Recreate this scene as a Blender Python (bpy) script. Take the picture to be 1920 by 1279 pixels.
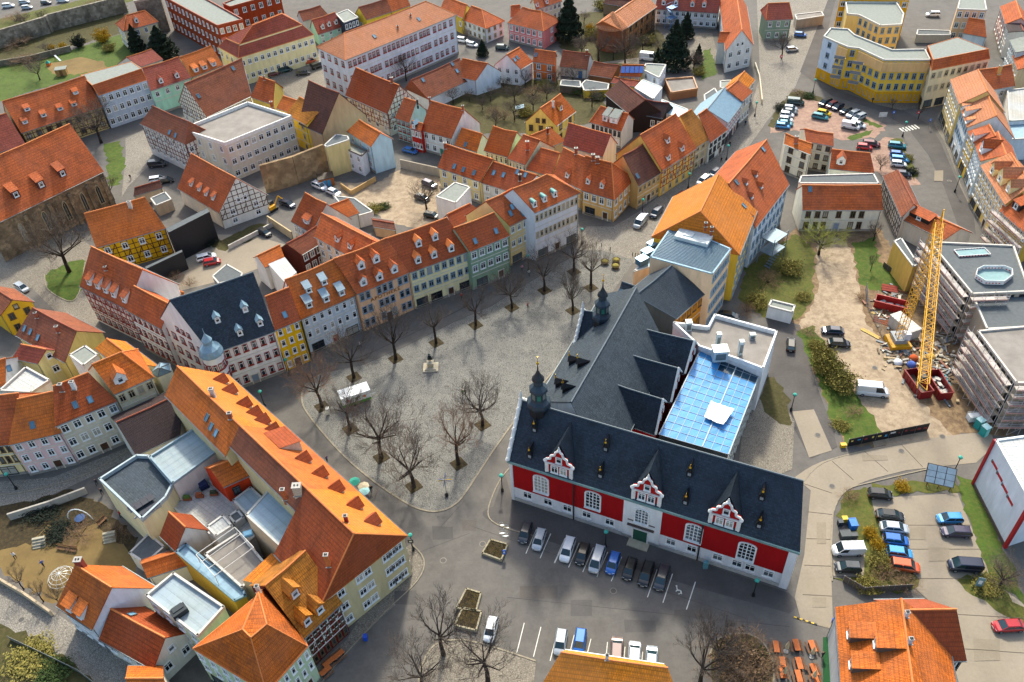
import bpy, math, random
from mathutils import Vector, Matrix
from mathutils.geometry import tessellate_polygon
random.seed(7)
PI=math.pi
for o in list(bpy.data.objects): bpy.data.objects.remove(o)
SC=bpy.context.scene
COL=SC.collection
# ---------------------------------------------------------------- camera
F=1600.;HC=118.;TH=math.radians(42.07);RO=math.radians(3.43)
_c,_s,_cr,_sr=math.cos(TH),math.sin(TH),math.cos(RO),math.sin(RO)
_w=Vector((0,_c,-_s));_u=Vector((0,_s,_c));_r=Vector((1,0,0))
CR=_r*_cr-_u*_sr;CU=_u*_cr+_r*_sr
cam=bpy.data.cameras.new('camera');cam.sensor_width=36;cam.lens=F/1920*36;cam.clip_start=1;cam.clip_end=3000
co=bpy.data.objects.new('camera',cam);COL.objects.link(co);SC.camera=co
co.matrix_world=Matrix(((CR.x,CU.x,-_w.x,0),(CR.y,CU.y,-_w.y,0),(CR.z,CU.z,-_w.z,HC),(0,0,0,1)))
# ---------------------------------------------------------------- sky and sun (sun beyond the town, shadows fall towards the viewer)
SUN_EL=math.radians(44);SUN_AZ=math.radians(6)      # azimuth measured from +Y towards +X
W=bpy.data.worlds.new('World');SC.world=W;W.use_nodes=True
nt=W.node_tree;bg=nt.nodes['Background']
sk=nt.nodes.new('ShaderNodeTexSky');sk.sky_type='NISHITA';sk.sun_disc=False
sk.sun_elevation=SUN_EL;sk.sun_rotation=SUN_AZ;sk.dust_density=3.0;sk.air_density=1.0;sk.ozone_density=1.0
nt.links.new(sk.outputs[0],bg.inputs[0]);bg.inputs[1].default_value=.14
sl=bpy.data.lights.new('sun','SUN');sl.energy=2.1;sl.angle=math.radians(5);sl.color=(1,.95,.87)
so=bpy.data.objects.new('sun',sl);COL.objects.link(so)
sd=Vector((math.sin(SUN_AZ)*math.cos(SUN_EL),math.cos(SUN_AZ)*math.cos(SUN_EL),math.sin(SUN_EL)))
so.rotation_euler=sd.to_track_quat('Z','Y').to_euler();so.location=(0,200,200)
vs=SC.view_settings;vs.view_transform='Standard';vs.look='None';vs.exposure=1.33;vs.gamma=1
vs.use_white_balance=True;vs.white_balance_temperature=6650;vs.white_balance_tint=4
# ---------------------------------------------------------------- pixel -> place
def ray(x,y): return _w+CR*((x-960)/F)-CU*((y-639.5)/F)
def G(p,z=0.):
    d=ray(*p);t=(z-HC)/d.z;return Vector((d.x*t,d.y*t,z))
def PX(p):
    q=Vector(p)-Vector((0,0,HC));dw=q.dot(_w);return (960+F*q.dot(CR)/dw,639.5-F*q.dot(CU)/dw)
def hgt(top,base,err=False):
    g=G(base);best=(1e9,0)
    for k in range(5,450):
        z=k*.1;p=PX((g.x,g.y,z));e=(p[0]-top[0])**2+(p[1]-top[1])**2
        if e<best[0]: best=(e,z)
    return best[1] if not err else best
# ---------------------------------------------------------------- materials
def lin(h):
    r=[int(h[i:i+2],16)/255 for i in (0,2,4)]
    return tuple((c/12.92 if c<=.04045 else ((c+.055)/1.055)**2.4) for c in r)
MC={}
def node(nt,t,**k):
    n=nt.nodes.new(t)
    for a,b in k.items(): setattr(n,a,b)
    return n
def base_mat(name):
    m=bpy.data.materials.new(name);m.use_nodes=True;return m,m.node_tree,m.node_tree.nodes['Principled BSDF']
def mixc(nt,fac,a,b,mode='MIX'):
    n=node(nt,'ShaderNodeMix',data_type='RGBA',blend_type=mode)
    for s,v in ((0,fac),(6,a),(7,b)):
        if hasattr(v,'is_linked') or hasattr(v,'links'): nt.links.new(v,n.inputs[s])
        else: n.inputs[s].default_value=v if s==0 else (*v,1)
    return n.outputs[2]
def noise(nt,vec,scale,detail=4,rough=.55):
    n=node(nt,'ShaderNodeTexNoise');n.inputs['Scale'].default_value=scale;n.inputs['Detail'].default_value=detail;n.inputs['Roughness'].default_value=rough
    nt.links.new(vec,n.inputs['Vector']);return n.outputs[0]
def ramp(nt,v,a,b,c0=(0,0,0),c1=(1,1,1)):
    r=node(nt,'ShaderNodeValToRGB');r.color_ramp.elements[0].position=a;r.color_ramp.elements[1].position=b
    r.color_ramp.elements[0].color=(*c0,1);r.color_ramp.elements[1].color=(*c1,1);nt.links.new(v,r.inputs[0]);return r.outputs[0]
def bump(nt,h,bs,strength=.4,dist=.05):
    b=node(nt,'ShaderNodeBump');b.inputs['Strength'].default_value=strength;b.inputs['Distance'].default_value=dist
    nt.links.new(h,b.inputs['Height']);nt.links.new(b.outputs[0],bs.inputs['Normal'])
def geo(nt):
    return node(nt,'ShaderNodeNewGeometry').outputs['Position']
def mul(c,f): return tuple(min(1,x*f) for x in c)
def plain(h,rough=.6,metal=0,var=.12,scale=1.5,spec=.4):
    k=('p',h,rough,metal,var)
    if k in MC: return MC[k]
    m,nt,bs=base_mat('paint_'+h);c=lin(h);P=geo(nt)
    n=ramp(nt,noise(nt,P,scale),.3,.7)
    nt.links.new(mixc(nt,n,mul(c,1-var),mul(c,1+var)),bs.inputs['Base Color'])
    bs.inputs['Roughness'].default_value=rough;bs.inputs['Metallic'].default_value=metal;bs.inputs['Specular IOR Level'].default_value=spec
    MC[k]=m;return m
def stucco(h):
    k=('s',h)
    if k in MC: return MC[k]
    m,nt,bs=base_mat('render_'+h);c=lin(h);P=geo(nt)
    mp=node(nt,'ShaderNodeMapping');mp.inputs['Scale'].default_value=(1,1,.22);nt.links.new(P,mp.inputs[0])
    a=mixc(nt,ramp(nt,noise(nt,mp.outputs[0],.9,6,.65),.35,.75),mul(c,1.05),mul(c,.74))
    a=mixc(nt,ramp(nt,noise(nt,P,.25,3),.45,.75),a,mul(c,.88))
    nt.links.new(a,bs.inputs['Base Color']);bs.inputs['Roughness'].default_value=.9;bs.inputs['Specular IOR Level'].default_value=.2
    bump(nt,noise(nt,P,14,4),bs,.25,.03);MC[k]=m;return m
def tiles(h,dirt='3a2a22',amt=.62,row=.5,wid=.32,mort=.55,rough=.8,var=.2,line=.5,drift=.32):
    k=('t',h,dirt,amt,row)
    if k in MC: return MC[k]
    m,nt,bs=base_mat('roof_tiles_'+h);c=lin(h)
    uv=node(nt,'ShaderNodeUVMap').outputs[0];P=geo(nt)
    br=node(nt,'ShaderNodeTexBrick');br.offset=.5
    for n_,v in (('Scale',1),('Mortar Size',.035),('Mortar Smooth',.6),('Bias',0),('Brick Width',wid),('Row Height',row)): br.inputs[n_].default_value=v
    br.inputs['Color1'].default_value=(*mul(c,1-var),1);br.inputs['Color2'].default_value=(*mul(c,1+var),1);br.inputs['Mortar'].default_value=(*mul(c,mort),1)
    nt.links.new(uv,br.inputs['Vector'])
    oi=node(nt,'ShaderNodeObjectInfo').outputs['Random']
    sp=node(nt,'ShaderNodeSeparateXYZ');nt.links.new(uv,sp.inputs[0])
    dv=node(nt,'ShaderNodeMath',operation='DIVIDE');nt.links.new(sp.outputs[1],dv.inputs[0]);dv.inputs[1].default_value=row*1.3
    fr=node(nt,'ShaderNodeMath',operation='FRACT');nt.links.new(dv.outputs[0],fr.inputs[0])
    course=ramp(nt,fr.outputs[0],.0,.34,(line,)*3,(1,1,1))
    a=node(nt,'ShaderNodeMix',data_type='RGBA',blend_type='MULTIPLY');a.inputs[0].default_value=1
    nt.links.new(br.outputs[0],a.inputs[6]);nt.links.new(ramp(nt,oi,0,1,(.84,.8,.76),(1.08,1.1,1.12)),a.inputs[7])
    a2=node(nt,'ShaderNodeMix',data_type='RGBA',blend_type='MULTIPLY');a2.inputs[0].default_value=1
    nt.links.new(a.outputs[2],a2.inputs[6]);nt.links.new(course,a2.inputs[7]);a=a2
    g_=sum(c)/3;brown=(c[0]*.62+g_*.1,c[1]*.72+g_*.1,c[2]*.9+g_*.14)
    fr2=node(nt,'ShaderNodeMath',operation='MULTIPLY');nt.links.new(oi,fr2.inputs[0]);fr2.inputs[1].default_value=37.7
    fr3=node(nt,'ShaderNodeMath',operation='FRACT');nt.links.new(fr2.outputs[0],fr3.inputs[0])
    dr=mixc(nt,ramp(nt,fr3.outputs[0],0,1,(0,0,0),(drift,)*3),a.outputs[2],brown)
    dr=mixc(nt,ramp(nt,noise(nt,P,.16,3,.5),.4,.66,(0,0,0),(.4,)*3),dr,mul(brown,1.12))
    dr=mixc(nt,ramp(nt,noise(nt,P,2.6,3,.7),.55,.75,(0,0,0),(.3,)*3),dr,mul(c,1.25))
    b=mixc(nt,ramp(nt,noise(nt,P,.35,6,.65),.46,.8,(0,0,0),(amt,)*3),dr,lin(dirt))
    mp=node(nt,'ShaderNodeMapping');mp.inputs['Scale'].default_value=(1.6,.18,1);nt.links.new(uv,mp.inputs[0])
    b=mixc(nt,ramp(nt,noise(nt,mp.outputs[0],1.2,5,.6),.5,.8,(0,0,0),(.45*amt+.1,)*3),b,mul(c,.5))
    nt.links.new(b,bs.inputs['Base Color']);bs.inputs['Roughness'].default_value=rough;bs.inputs['Specular IOR Level'].default_value=.25
    wv=node(nt,'ShaderNodeTexWave',wave_type='BANDS',bands_direction='X',wave_profile='SIN');wv.inputs['Scale'].default_value=1/(wid*2)*1.0
    nt.links.new(uv,wv.inputs['Vector'])
    ad=node(nt,'ShaderNodeMath',operation='SUBTRACT');nt.links.new(wv.outputs[1],ad.inputs[0]);nt.links.new(br.outputs[1],ad.inputs[1])
    bump(nt,ad.outputs[0],bs,.5,.06);MC[k]=m;return m
def ground(name,h,h2,scale=.4,fine=3.,rough=.92,cob=0,crack=0,h3=None):
    m,nt,bs=base_mat(name);c,c2=lin(h),lin(h2);P=geo(nt)
    a=mixc(nt,ramp(nt,noise(nt,P,scale*.35,6,.6),.35,.68),c,c2)
    a=mixc(nt,ramp(nt,noise(nt,P,fine,6,.7),.3,.75,(0,0,0),(.5,)*3),a,mul(c2,.72))
    if h3: a=mixc(nt,ramp(nt,noise(nt,P,scale*1.3,8,.75),.42,.72),a,lin(h3))
    if cob:
        v=node(nt,'ShaderNodeTexVoronoi',feature='DISTANCE_TO_EDGE');v.inputs['Scale'].default_value=cob;nt.links.new(P,v.inputs[0])
        v2=node(nt,'ShaderNodeTexVoronoi');v2.inputs['Scale'].default_value=cob;nt.links.new(P,v2.inputs[0])
        hs=node(nt,'ShaderNodeSeparateColor');nt.links.new(v2.outputs['Color'],hs.inputs[0])
        a=mixc(nt,ramp(nt,hs.outputs[0],0,1,(0,0,0),(.6,)*3),a,mul(c2,1.7))
        a=mixc(nt,ramp(nt,v.outputs[0],.02,.12,(.75,)*3,(0,0,0)),a,mul(c2,.4));bump(nt,v.outputs[0],bs,.5,.05)
    else: bump(nt,noise(nt,P,fine*4,4),bs,.35,.03)
    if crack:
        wv=node(nt,'ShaderNodeTexVoronoi',feature='DISTANCE_TO_EDGE');wv.inputs['Scale'].default_value=crack
        d=node(nt,'ShaderNodeVectorMath',operation='MULTIPLY_ADD');d.inputs[1].default_value=(1,1,1)
        nt.links.new(P,d.inputs[0]);nn=node(nt,'ShaderNodeTexNoise');nn.inputs['Scale'].default_value=.6;nt.links.new(P,nn.inputs[0]);nt.links.new(nn.outputs[1],d.inputs[2])
        nt.links.new(d.outputs[0],wv.inputs[0]);a=mixc(nt,ramp(nt,wv.outputs[0],.004,.014,(.7,)*3,(0,0,0)),a,mul(c2,.35))
    nt.links.new(a,bs.inputs['Base Color']);bs.inputs['Roughness'].default_value=rough;bs.inputs['Specular IOR Level'].default_value=.25;return m
def glassy(name,h,rough=.12,spec=.6,lo=.6,hi=1.6):
    k=('g',h,rough)
    if k in MC: return MC[k]
    m,nt,bs=base_mat(name);c=lin(h);oi=node(nt,'ShaderNodeObjectInfo').outputs['Random']
    nt.links.new(mixc(nt,oi,mul(c,lo),mul(c,hi)),bs.inputs['Base Color']);bs.inputs['Roughness'].default_value=rough;bs.inputs['Specular IOR Level'].default_value=spec
    MC[k]=m;return m
def stone(h,h2,scale=1.6):
    k=('st',h,h2)
    if k in MC: return MC[k]
    m,nt,bs=base_mat('rubble_stone_'+h);P=geo(nt);c,c2=lin(h),lin(h2)
    v=node(nt,'ShaderNodeTexVoronoi');v.inputs['Scale'].default_value=scale;nt.links.new(P,v.inputs[0])
    hs=node(nt,'ShaderNodeSeparateColor');nt.links.new(v.outputs['Color'],hs.inputs[0])
    a=mixc(nt,hs.outputs[0],c,c2);a=mixc(nt,ramp(nt,noise(nt,P,.3,5),.4,.7),a,mul(c2,.6))
    nt.links.new(a,bs.inputs['Base Color']);bs.inputs['Roughness'].default_value=.95
    bump(nt,v.outputs[0],bs,.6,.1);MC[k]=m;return m
RO_={'o':tiles('c8661a'),'y':tiles('cf7618','6a4020',.3),'r':tiles('be5c26'),'d':tiles('a64c1e','3c2418',.4),'b':tiles('915032','33241c',.6),
 'm':tiles('b8721e','3a2818',.9,.5,.45),'k':tiles('40302e','221a1a',.6),'n':tiles('6a4030','2a1d1a',.7),'p':tiles('cb8050','8a5a3c',.4),
 'v':tiles('a6523c','4a2a22',.5),'s':tiles('2a343d','12171b',.7,.34,.4,.6,.55,.42,.6),'t':tiles('3c4449','20282e',.6,.36,.42,.7,.65,.3,.72)}
GR=plain('7d8078',.9);GRD=plain('55595a',.9);ZN=plain('98a8ae',.6,.05,.14);ZB=plain('7a94a2',.55,.15);GRV=ground('gravel_roof','928a82','7c756d',1,6)
RO_.update({'g':GR,'z':tiles('98a6aa','76827f',.35,1.1,3.2,.8,.6,.05,.82,0),'zb':ZB,'gd':GRD,'gv':GRV,'w':tiles('b4b2aa','8a877e',.4,.7,.9,.6,.8,.06,.86,0)})
SLR=plain('46525a',.6)
def panemat():
    m,nt,bs=base_mat('window_glass');oi=node(nt,'ShaderNodeObjectInfo').outputs['Random']
    r=node(nt,'ShaderNodeValToRGB');r.color_ramp.interpolation='CONSTANT';e=r.color_ramp.elements
    for k,(p_,h) in enumerate(((0,'12161a'),(.3,'1e272e'),(.55,'2c3840'),(.74,'5a6266'),(.86,'a09c90'))):
        el=e[k] if k<2 else e.new(p_);el.position=p_;el.color=(*lin(h),1)
    nt.links.new(oi,r.inputs[0]);nt.links.new(r.outputs[0],bs.inputs['Base Color']);bs.inputs['Roughness'].default_value=.12;bs.inputs['Specular IOR Level'].default_value=.7;return m
GLASS=panemat();GLASSB=glassy('skylight_glass','5a7e92',.15);CARG=glassy('car_glass','1a2c32',.06,.7)
WHT=plain('dcdcd8',.6);DRK=plain('1e1c1c',.6);RIDGE=plain('c8743c',.8);GUT=plain('6e7678',.4,.5);BRK=plain('8a4a34',.9,0,.3,6);STEEL=plain('8a9094',.4,.7)
WOOD=plain('6a4a30',.8,0,.3,3);BARK=plain('2e241d',.95,0,.35,4);TWIG=plain('564a40',.95,0,.3,3)
# ---------------------------------------------------------------- mesh builder
class MB:
    def __init__(s): s.v=[];s.f=[];s.m=[]
    def poly(s,pts,m=0):
        i=len(s.v);s.v+= [tuple(p) for p in pts];s.f.append(tuple(range(i,i+len(pts))));s.m.append(m)
    def box(s,c,sz,ax=None,m=0):
        c=Vector(c);X,Y,Z=ax or (Vector((1,0,0)),Vector((0,1,0)),Vector((0,0,1)))
        i=len(s.v)
        for k in range(8):
            s.v.append(tuple(c+X*(sz[0]/2*(1 if k&1 else -1))+Y*(sz[1]/2*(1 if k&2 else -1))+Z*(sz[2]/2*(1 if k&4 else -1))))
        for q in ((0,2,3,1),(4,5,7,6),(0,1,5,4),(2,6,7,3),(0,4,6,2),(1,3,7,5)): s.f.append(tuple(i+a for a in q));s.m.append(m)
    def prism(s,pts,z0,z1,m=0,mt=None,cap=True,mb=None):
        n=len(pts);A=sum(pts[i][0]*pts[(i+1)%n][1]-pts[(i+1)%n][0]*pts[i][1] for i in range(n))
        if A<0: pts=pts[::-1]
        for i in range(n):
            a,b=pts[i],pts[(i+1)%n];s.poly([(a[0],a[1],z0),(b[0],b[1],z0),(b[0],b[1],z1),(a[0],a[1],z1)],m)
        if cap: s.cap([(p[0],p[1],z1) for p in pts],m if mt is None else mt)
    def cap(s,pts,m=0):
        for t in tessellate_polygon([[Vector(p) for p in pts]]):
            a,b,c=(Vector(pts[k]) for k in t)
            if (b-a).cross(c-a).z<0: b,c=c,b
            s.poly([a,b,c],m)
    def tube(s,a,b,r0,r1=None,n=6,m=0,cap=True):
        a=Vector(a);b=Vector(b);r1=r0 if r1 is None else r1;d=(b-a)
        if d.length<1e-6: return
        d.normalize();x=d.orthogonal().normalized();y=d.cross(x);i=len(s.v)
        for k in range(n):
            t=2*PI*k/n;o=x*math.cos(t)+y*math.sin(t);s.v.append(tuple(a+o*r0));s.v.append(tuple(b+o*r1))
        for k in range(n):
            j=(k+1)%n;s.f.append((i+2*k,i+2*j,i+2*j+1,i+2*k+1));s.m.append(m)
        if cap: s.f.append(tuple(i+2*k+1 for k in range(n)));s.m.append(m);s.f.append(tuple(i+2*k for k in range(n-1,-1,-1)));s.m.append(m)
    def lathe(s,c,prof,n=12,m=0,rot=0):
        c=Vector(c);i=len(s.v)
        for r,z in prof:
            for k in range(n): t=2*PI*k/n+rot;s.v.append((c.x+r*math.cos(t),c.y+r*math.sin(t),c.z+z))
        for q in range(len(prof)-1):
            for k in range(n): j=(k+1)%n;s.f.append((i+q*n+k,i+q*n+j,i+(q+1)*n+j,i+(q+1)*n+k));s.m.append(m)
        s.f.append(tuple(i+(len(prof)-1)*n+k for k in range(n)));s.m.append(m)
    def mesh(s,name,mats,uv=True,smooth=False):
        me=bpy.data.meshes.new(name);me.from_pydata(s.v,[],s.f)
        for m in mats: me.materials.append(m)
        me.polygons.foreach_set('material_index',s.m)
        if smooth: me.polygons.foreach_set('use_smooth',[True]*len(s.f))
        if uv:
            L=me.uv_layers.new(name='UVMap').data;Z=Vector((0,0,1));buf=[]
            for p in me.polygons:
                n=p.normal;u=Z.cross(n)
                if u.length<.02: u=Vector((1,0,0))
                u.normalize();v=n.cross(u)
                for k in p.vertices:
                    q=me.vertices[k].co;buf+=[q.dot(u),q.dot(v)]
            L.foreach_set('uv',buf)
        return me
def link(name,data,parent=None,loc=None,M=None,label=None,cat=None,group=None,kind=None):
    o=bpy.data.objects.new(name,data);COL.objects.link(o)
    if parent: o.parent=parent
    if M is not None: o.matrix_local=M
    elif loc is not None: o.location=loc
    if label: o['label']=label
    if cat: o['category']=cat
    if group: o['group']=group
    if kind: o['kind']=kind
    return o
def empty(name,loc,label,cat,group=None,rz=0):
    o=link(name,None,None,loc,None,label,cat,group);o.empty_display_size=.3;o.rotation_euler.z=rz;return o
def put(mb,name,mats,parent=None,smooth=False,**k): return link(name,mb.mesh(name,mats if isinstance(mats,(list,tuple)) else [mats],smooth=smooth),parent,**k)
def frame(xa,out): # local axes for a thing on a wall
    z=Vector((0,0,1));M=Matrix.Identity(4)
    for i,v in enumerate((xa,-out,z)):
        for r in range(3): M[r][i]=v[r]
    return M
# ---------------------------------------------------------------- windows
WC={};NPANE=[0]
def win_mesh(w,h,st):
    k=(round(w,1),round(h,1),st)
    if k in WC: return WC[k]
    w,h=k[:2];fr={'w':WHT,'r':plain('8c2a22'),'n':plain('5a4632'),'s':plain('3a3a38'),'b':plain('8296a4'),'t':plain('b8a888'),'k':plain('26282a')}[st[0]]
    t=.1 if st=='s' else .13 if st=='r' else .17;b=MB()
    for x in (-w/2,w/2): b.box((x,-.03,0),(t,.14,h+t))
    for z in (-h/2,h/2): b.box((0,-.03,z),(w-t,.135,t))
    n=max(1,round(w/.65)) if st!='s' else max(1,round(w/1.3))
    im=1 if st=='r' else 0
    for i in range(1,n): b.box((-w/2+w*i/n,-.02,0),(.1,.09,h-t),None,im)
    b.box((0,-.02,h*.2),(w-t,.085,.09),None,im)
    if im:
        for x in (-w/2+t*.8,w/2-t*.8): b.box((x,-.02,0),(.1,.1,h-t),None,1)
    b.box((0,-.09,-h/2-t*.8),(w+.3,.26,.08))
    if st=='r': b.box((0,-.025,-h/2-t*.8-.16),(w+.3,.11,.2))
    g=MB();g.box((0,-.005,0),(w-t*.9,.03,h-t*.9))
    WC[k]=(b.mesh('window',[fr,WHT]),g.mesh('pane',[GLASS]));return WC[k]
W2={}
def win_solid(w,h,st):
    k=(round(w,1),round(h,1),st)
    if k not in W2:
        a,g=win_mesh(w,h,st);me=a.copy();b=MB()
        for p in a.polygons: b.poly([a.vertices[i].co for i in p.vertices],p.material_index)
        b.box((0,-.005,0),(k[0]-.1,.03,k[1]-.1),None,2);W2[k]=b.mesh('window',[a.materials[0],WHT,GLASS])
    return W2[k]
def window(par,pos,xa,out,w,h,st='w',name='window',pane=True):
    a,g=win_mesh(w,h,st);M=frame(xa,out);M.translation=Vector(pos)+out*.012
    o=link(name,a,par,M=M)
    link('pane',g,o) if pane else link('pane',g,o)
    return o
DC={}
def door(par,pos,xa,out,w,h,h_col='4a3020',fr='c8c0b0'):
    k=(w,h,h_col,fr)
    if k not in DC:
        b=MB();b.box((0,-.03,h/2),(w,.1,h));l=MB()
        for x in (-w/2-.1,w/2+.1): l.box((x,-.05,h/2+.09),(.2,.2,h+.18))
        l.box((0,-.05,h+.1),(w,.19,.2));b.box((0,-.09,h/2),(.05,.06,h*.94));b.box((.12,-.1,1.05),(.04,.06,.2))
        DC[k]=(b.mesh('door',[plain(h_col)]),l.mesh('door_frame',[plain(fr)]))
    M=frame(xa,out);M.translation=Vector(pos);o=link('door',DC[k][0],par,M=M);link('door_frame',DC[k][1],o);return o
def facade(par,p,q,out,he,spec,st='w',O=Vector((0,0,0)),gf=None,dc='4a3020',gable=None):
    """p,q ground points left/right (local); spec=(cols,storeys)"""
    cols,nst=spec[:2];L=(q-p).length;xa=(q-p).normalized();sh=he/nst
    if not isinstance(cols,(list,tuple)): us=[L*(i+.5)/cols for i in range(cols)]
    else: us=[L*u for u in cols]
    wf=RR.uniform(.84,1.12);w=min(1.15,.55*L/max(1,len(us)))*wf;h=min(1.65,sh*.55)*RR.uniform(.88,1.06)
    for s in range(nst):
        z=sh*s+sh*.56
        if s==0 and gf:
            if gf=='shop':
                n=max(1,int(L/3.4));ww=min(2.6,L/n-.7)
                for i in range(n):
                    u=L*(i+.5)/n
                    if i==n//2 and n>1: door(par,p+xa*u,xa,out,1.2,2.3,dc)
                    else: window(par,p+xa*u+Vector((0,0,1.45)),xa,out,ww,2.0,'s')
                continue
            if gf=='door':
                k=len(us)//2
                for i,u in enumerate(us):
                    if i==k: door(par,p+xa*u,xa,out,1.25,2.3,dc)
                    else: window(par,p+xa*u+Vector((0,0,z)),xa,out,w,h,st)
                continue
            if gf=='none': continue
        for u in us: window(par,p+xa*u+Vector((0,0,z)),xa,out,w,h,st)
    if gable:
        n,zz=gable
        for i in range(n):
            u=L/2+(i-(n-1)/2)*1.7;window(par,p+xa*u+Vector((0,0,he+zz)),xa,out,.9,1.1,st)
def timber(par,p,q,out,he,col,hr=0,z0=0.,step=1.3):
    b=MB();xa=(q-p).normalized();L=(q-p).length;o=out*.02;Z=Vector((0,0,1));ax=(xa,out,Z)
    def top(u): return he if not hr else he+(hr-he)*(1-abs(u-L/2)/(L/2))-.15
    n=max(2,round(L/step))
    for i in range(n+1):
        u=min(L-.1,max(.1,L*i/n));t=top(u)
        if t-z0>.3: b.box(p+xa*u+o+Z*((z0+t)/2),(.17,.08,t-z0),ax)
    z=z0+.1
    while z<(hr or he)-.3:
        if z<=he: b.box(p+xa*L/2+o*1.2+Z*z,(L,.09,.17),ax)
        else:
            l=L*(1-(z-he)/(hr-he));b.box(p+xa*L/2+o*1.2+Z*z,(max(.3,l-.3),.09,.17),ax)
        z+=1.35
    rr=random.Random(int(L*100))
    for i in range(0,n,2):
        u0=L*i/n;u1=L*(i+1)/n
        if rr.random()<.3: u0,u1=u1,u0
        zz=z0+.1+1.35*rr.randint(0,max(0,int((he-z0)/1.35)-2));
        a=p+xa*u0+o*1.4+Z*zz;c=p+xa*u1+o*1.4+Z*min(zz+2.6,he-.1)
        d=(c-a);ln=d.length;d.normalize();b.box((a+c)/2,(ln,.085,.14),(d,out,d.cross(out)))
    put(b,'timber_frame',plain(col,.8),par,kind='stuff')
# ---------------------------------------------------------------- roof furniture
def dormer(par,p,up_in,xa,tanp,w,h,kind,wallm,roofm,st='w'):
    """p: point on the roof slope (local), up_in: horizontal unit vector going up the slope"""
    Z=Vector((0,0,1));out=-up_in;b=MB();r=MB()
    dep=h/max(.35,tanp)
    l,rr=p-xa*w/2,p+xa*w/2
    if kind=='g':
        gh=w*.55;top=[l+Z*h,rr+Z*h];ap=p+Z*(h+gh);apb=p+Z*(h+gh)+up_in*((h+gh)/tanp)
        b.poly([l-Z*.3,rr-Z*.3,top[1],ap,top[0]])
        lb=l+Z*h+up_in*dep;rb=rr+Z*h+up_in*dep
        b.poly([l-Z*.3,l+Z*h,lb]);b.poly([rr-Z*.3,rb,rr+Z*h])
        t=Z*.1
        for a,bk,sgn in ((top[0],lb,-1),(top[1],rb,1)):
            o=xa*sgn*.18-Z*.18*gh/(w/2);fo=out*.25
            q=[a+o+fo,ap+fo,apb,bk+o];r.poly([x+t for x in (q if sgn>0 else q[::-1])]);r.poly([x for x in (q[::-1] if sgn>0 else q)])
            r.poly([q[0],q[1],q[1]+t,q[0]+t]);r.poly([q[0],q[0]+t,q[3]+t,q[3]])
    elif kind=='s':
        tp2=tanp*.35;dp=h/(tanp-tp2);ft=[l+Z*h,rr+Z*h];bk=[l+Z*(h+dp*tp2)+up_in*dp,rr+Z*(h+dp*tp2)+up_in*dp]
        b.poly([l-Z*.3,rr-Z*.3,ft[1],ft[0]]);b.poly([l-Z*.3,ft[0],bk[0]]);b.poly([rr-Z*.3,bk[1],ft[1]])
        o=xa*.15;fo=out*.25-Z*.25*tp2;t=Z*.09
        q=[ft[0]-o+fo,ft[1]+o+fo,bk[1]+o,bk[0]-o];r.poly([x+t for x in q]);r.poly([q[1],q[0],q[0]+t,q[1]+t][::-1]);r.poly([q[0],q[3],q[3]+t,q[0]+t]);r.poly([q[2],q[1],q[1]+t,q[2]+t])
    elif kind=='b':
        n=8;fr=[];
        b.poly([l-Z*.3,rr-Z*.3,rr+Z*h*.7,l+Z*h*.7])
        prev=None
        for i in range(n+1):
            t=PI*i/n;x=-math.cos(t)*(w/2+.08);z=h*.7+math.sin(t)*w*.45;f=p+xa*x+Z*z+out*.15;k=f+up_in*(z/tanp+.3);fr.append(f-out*.12)
            if prev: r.poly([prev[0],f,k,prev[1]])
            prev=(f,k)
        b.poly(fr);b.poly([l-Z*.3,l+Z*h*.7,l+Z*h*.7+up_in*dep*.7]);b.poly([rr-Z*.3,rr+Z*h*.7+up_in*dep*.7,rr+Z*h*.7])
    d=put(b,'dormer',wallm,par);put(r,'dormer_roof',roofm,d)
    M=frame(xa,out);M.translation=p+Z*(h*.47)+out*.01
    link('window',win_solid(min(.95,w*.68),min(1.15,h*.8),st if st in('w','n','r','k') else 'w'),d,M=M)
    return d
SKM={}
def skylight(par,p,xa,slope,nrm,w=.8,h=1.25,blue=True,name='skylight'):
    k=(w,h,blue)
    if k not in SKM:
        b=MB();t=.1
        for x in (-w/2,w/2): b.box((x,0,.06),(t,h+t,.16))
        for y in (-h/2,h/2): b.box((0,y,.06),(w-t,t,.155))
        b.box((0,0,.05),(w-t,h-t,.06),m=1);SKM[k]=b.mesh(name,[GUT,GLASSB if blue else GLASS])
    M=Matrix.Identity(4)
    for i,v in enumerate((xa,slope,nrm)):
        for r in range(3): M[r][i]=v[r]
    M.translation=p;return link(name,SKM[k],par,M=M)
CHM={}
def chimney(par,p,hh=1.5,w=.7,col='8a4a34'):
    k=(hh,w,col)
    if k not in CHM:
        b=MB();b.box((0,0,hh/2-.6),(w,w*.8,hh+1.2),m=0);b.box((0,0,hh+.05),(w+.16,w*.8+.16,.12),m=1);b.box((-w*.2,0,hh+.14),(.2,.22,.2),m=2);b.box((w*.2,0,hh+.14),(.2,.22,.2),m=2)
        b.box((0,-w*.4-.1,-.05),(w+.3,.12,.12),m=1);CHM[k]=b.mesh('chimney',[plain(col,.9,0,.3,6),plain('9a948c'),DRK])
    return link('chimney',CHM[k],par,M=Matrix.Translation(p))
RR=random.Random(3)
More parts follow.
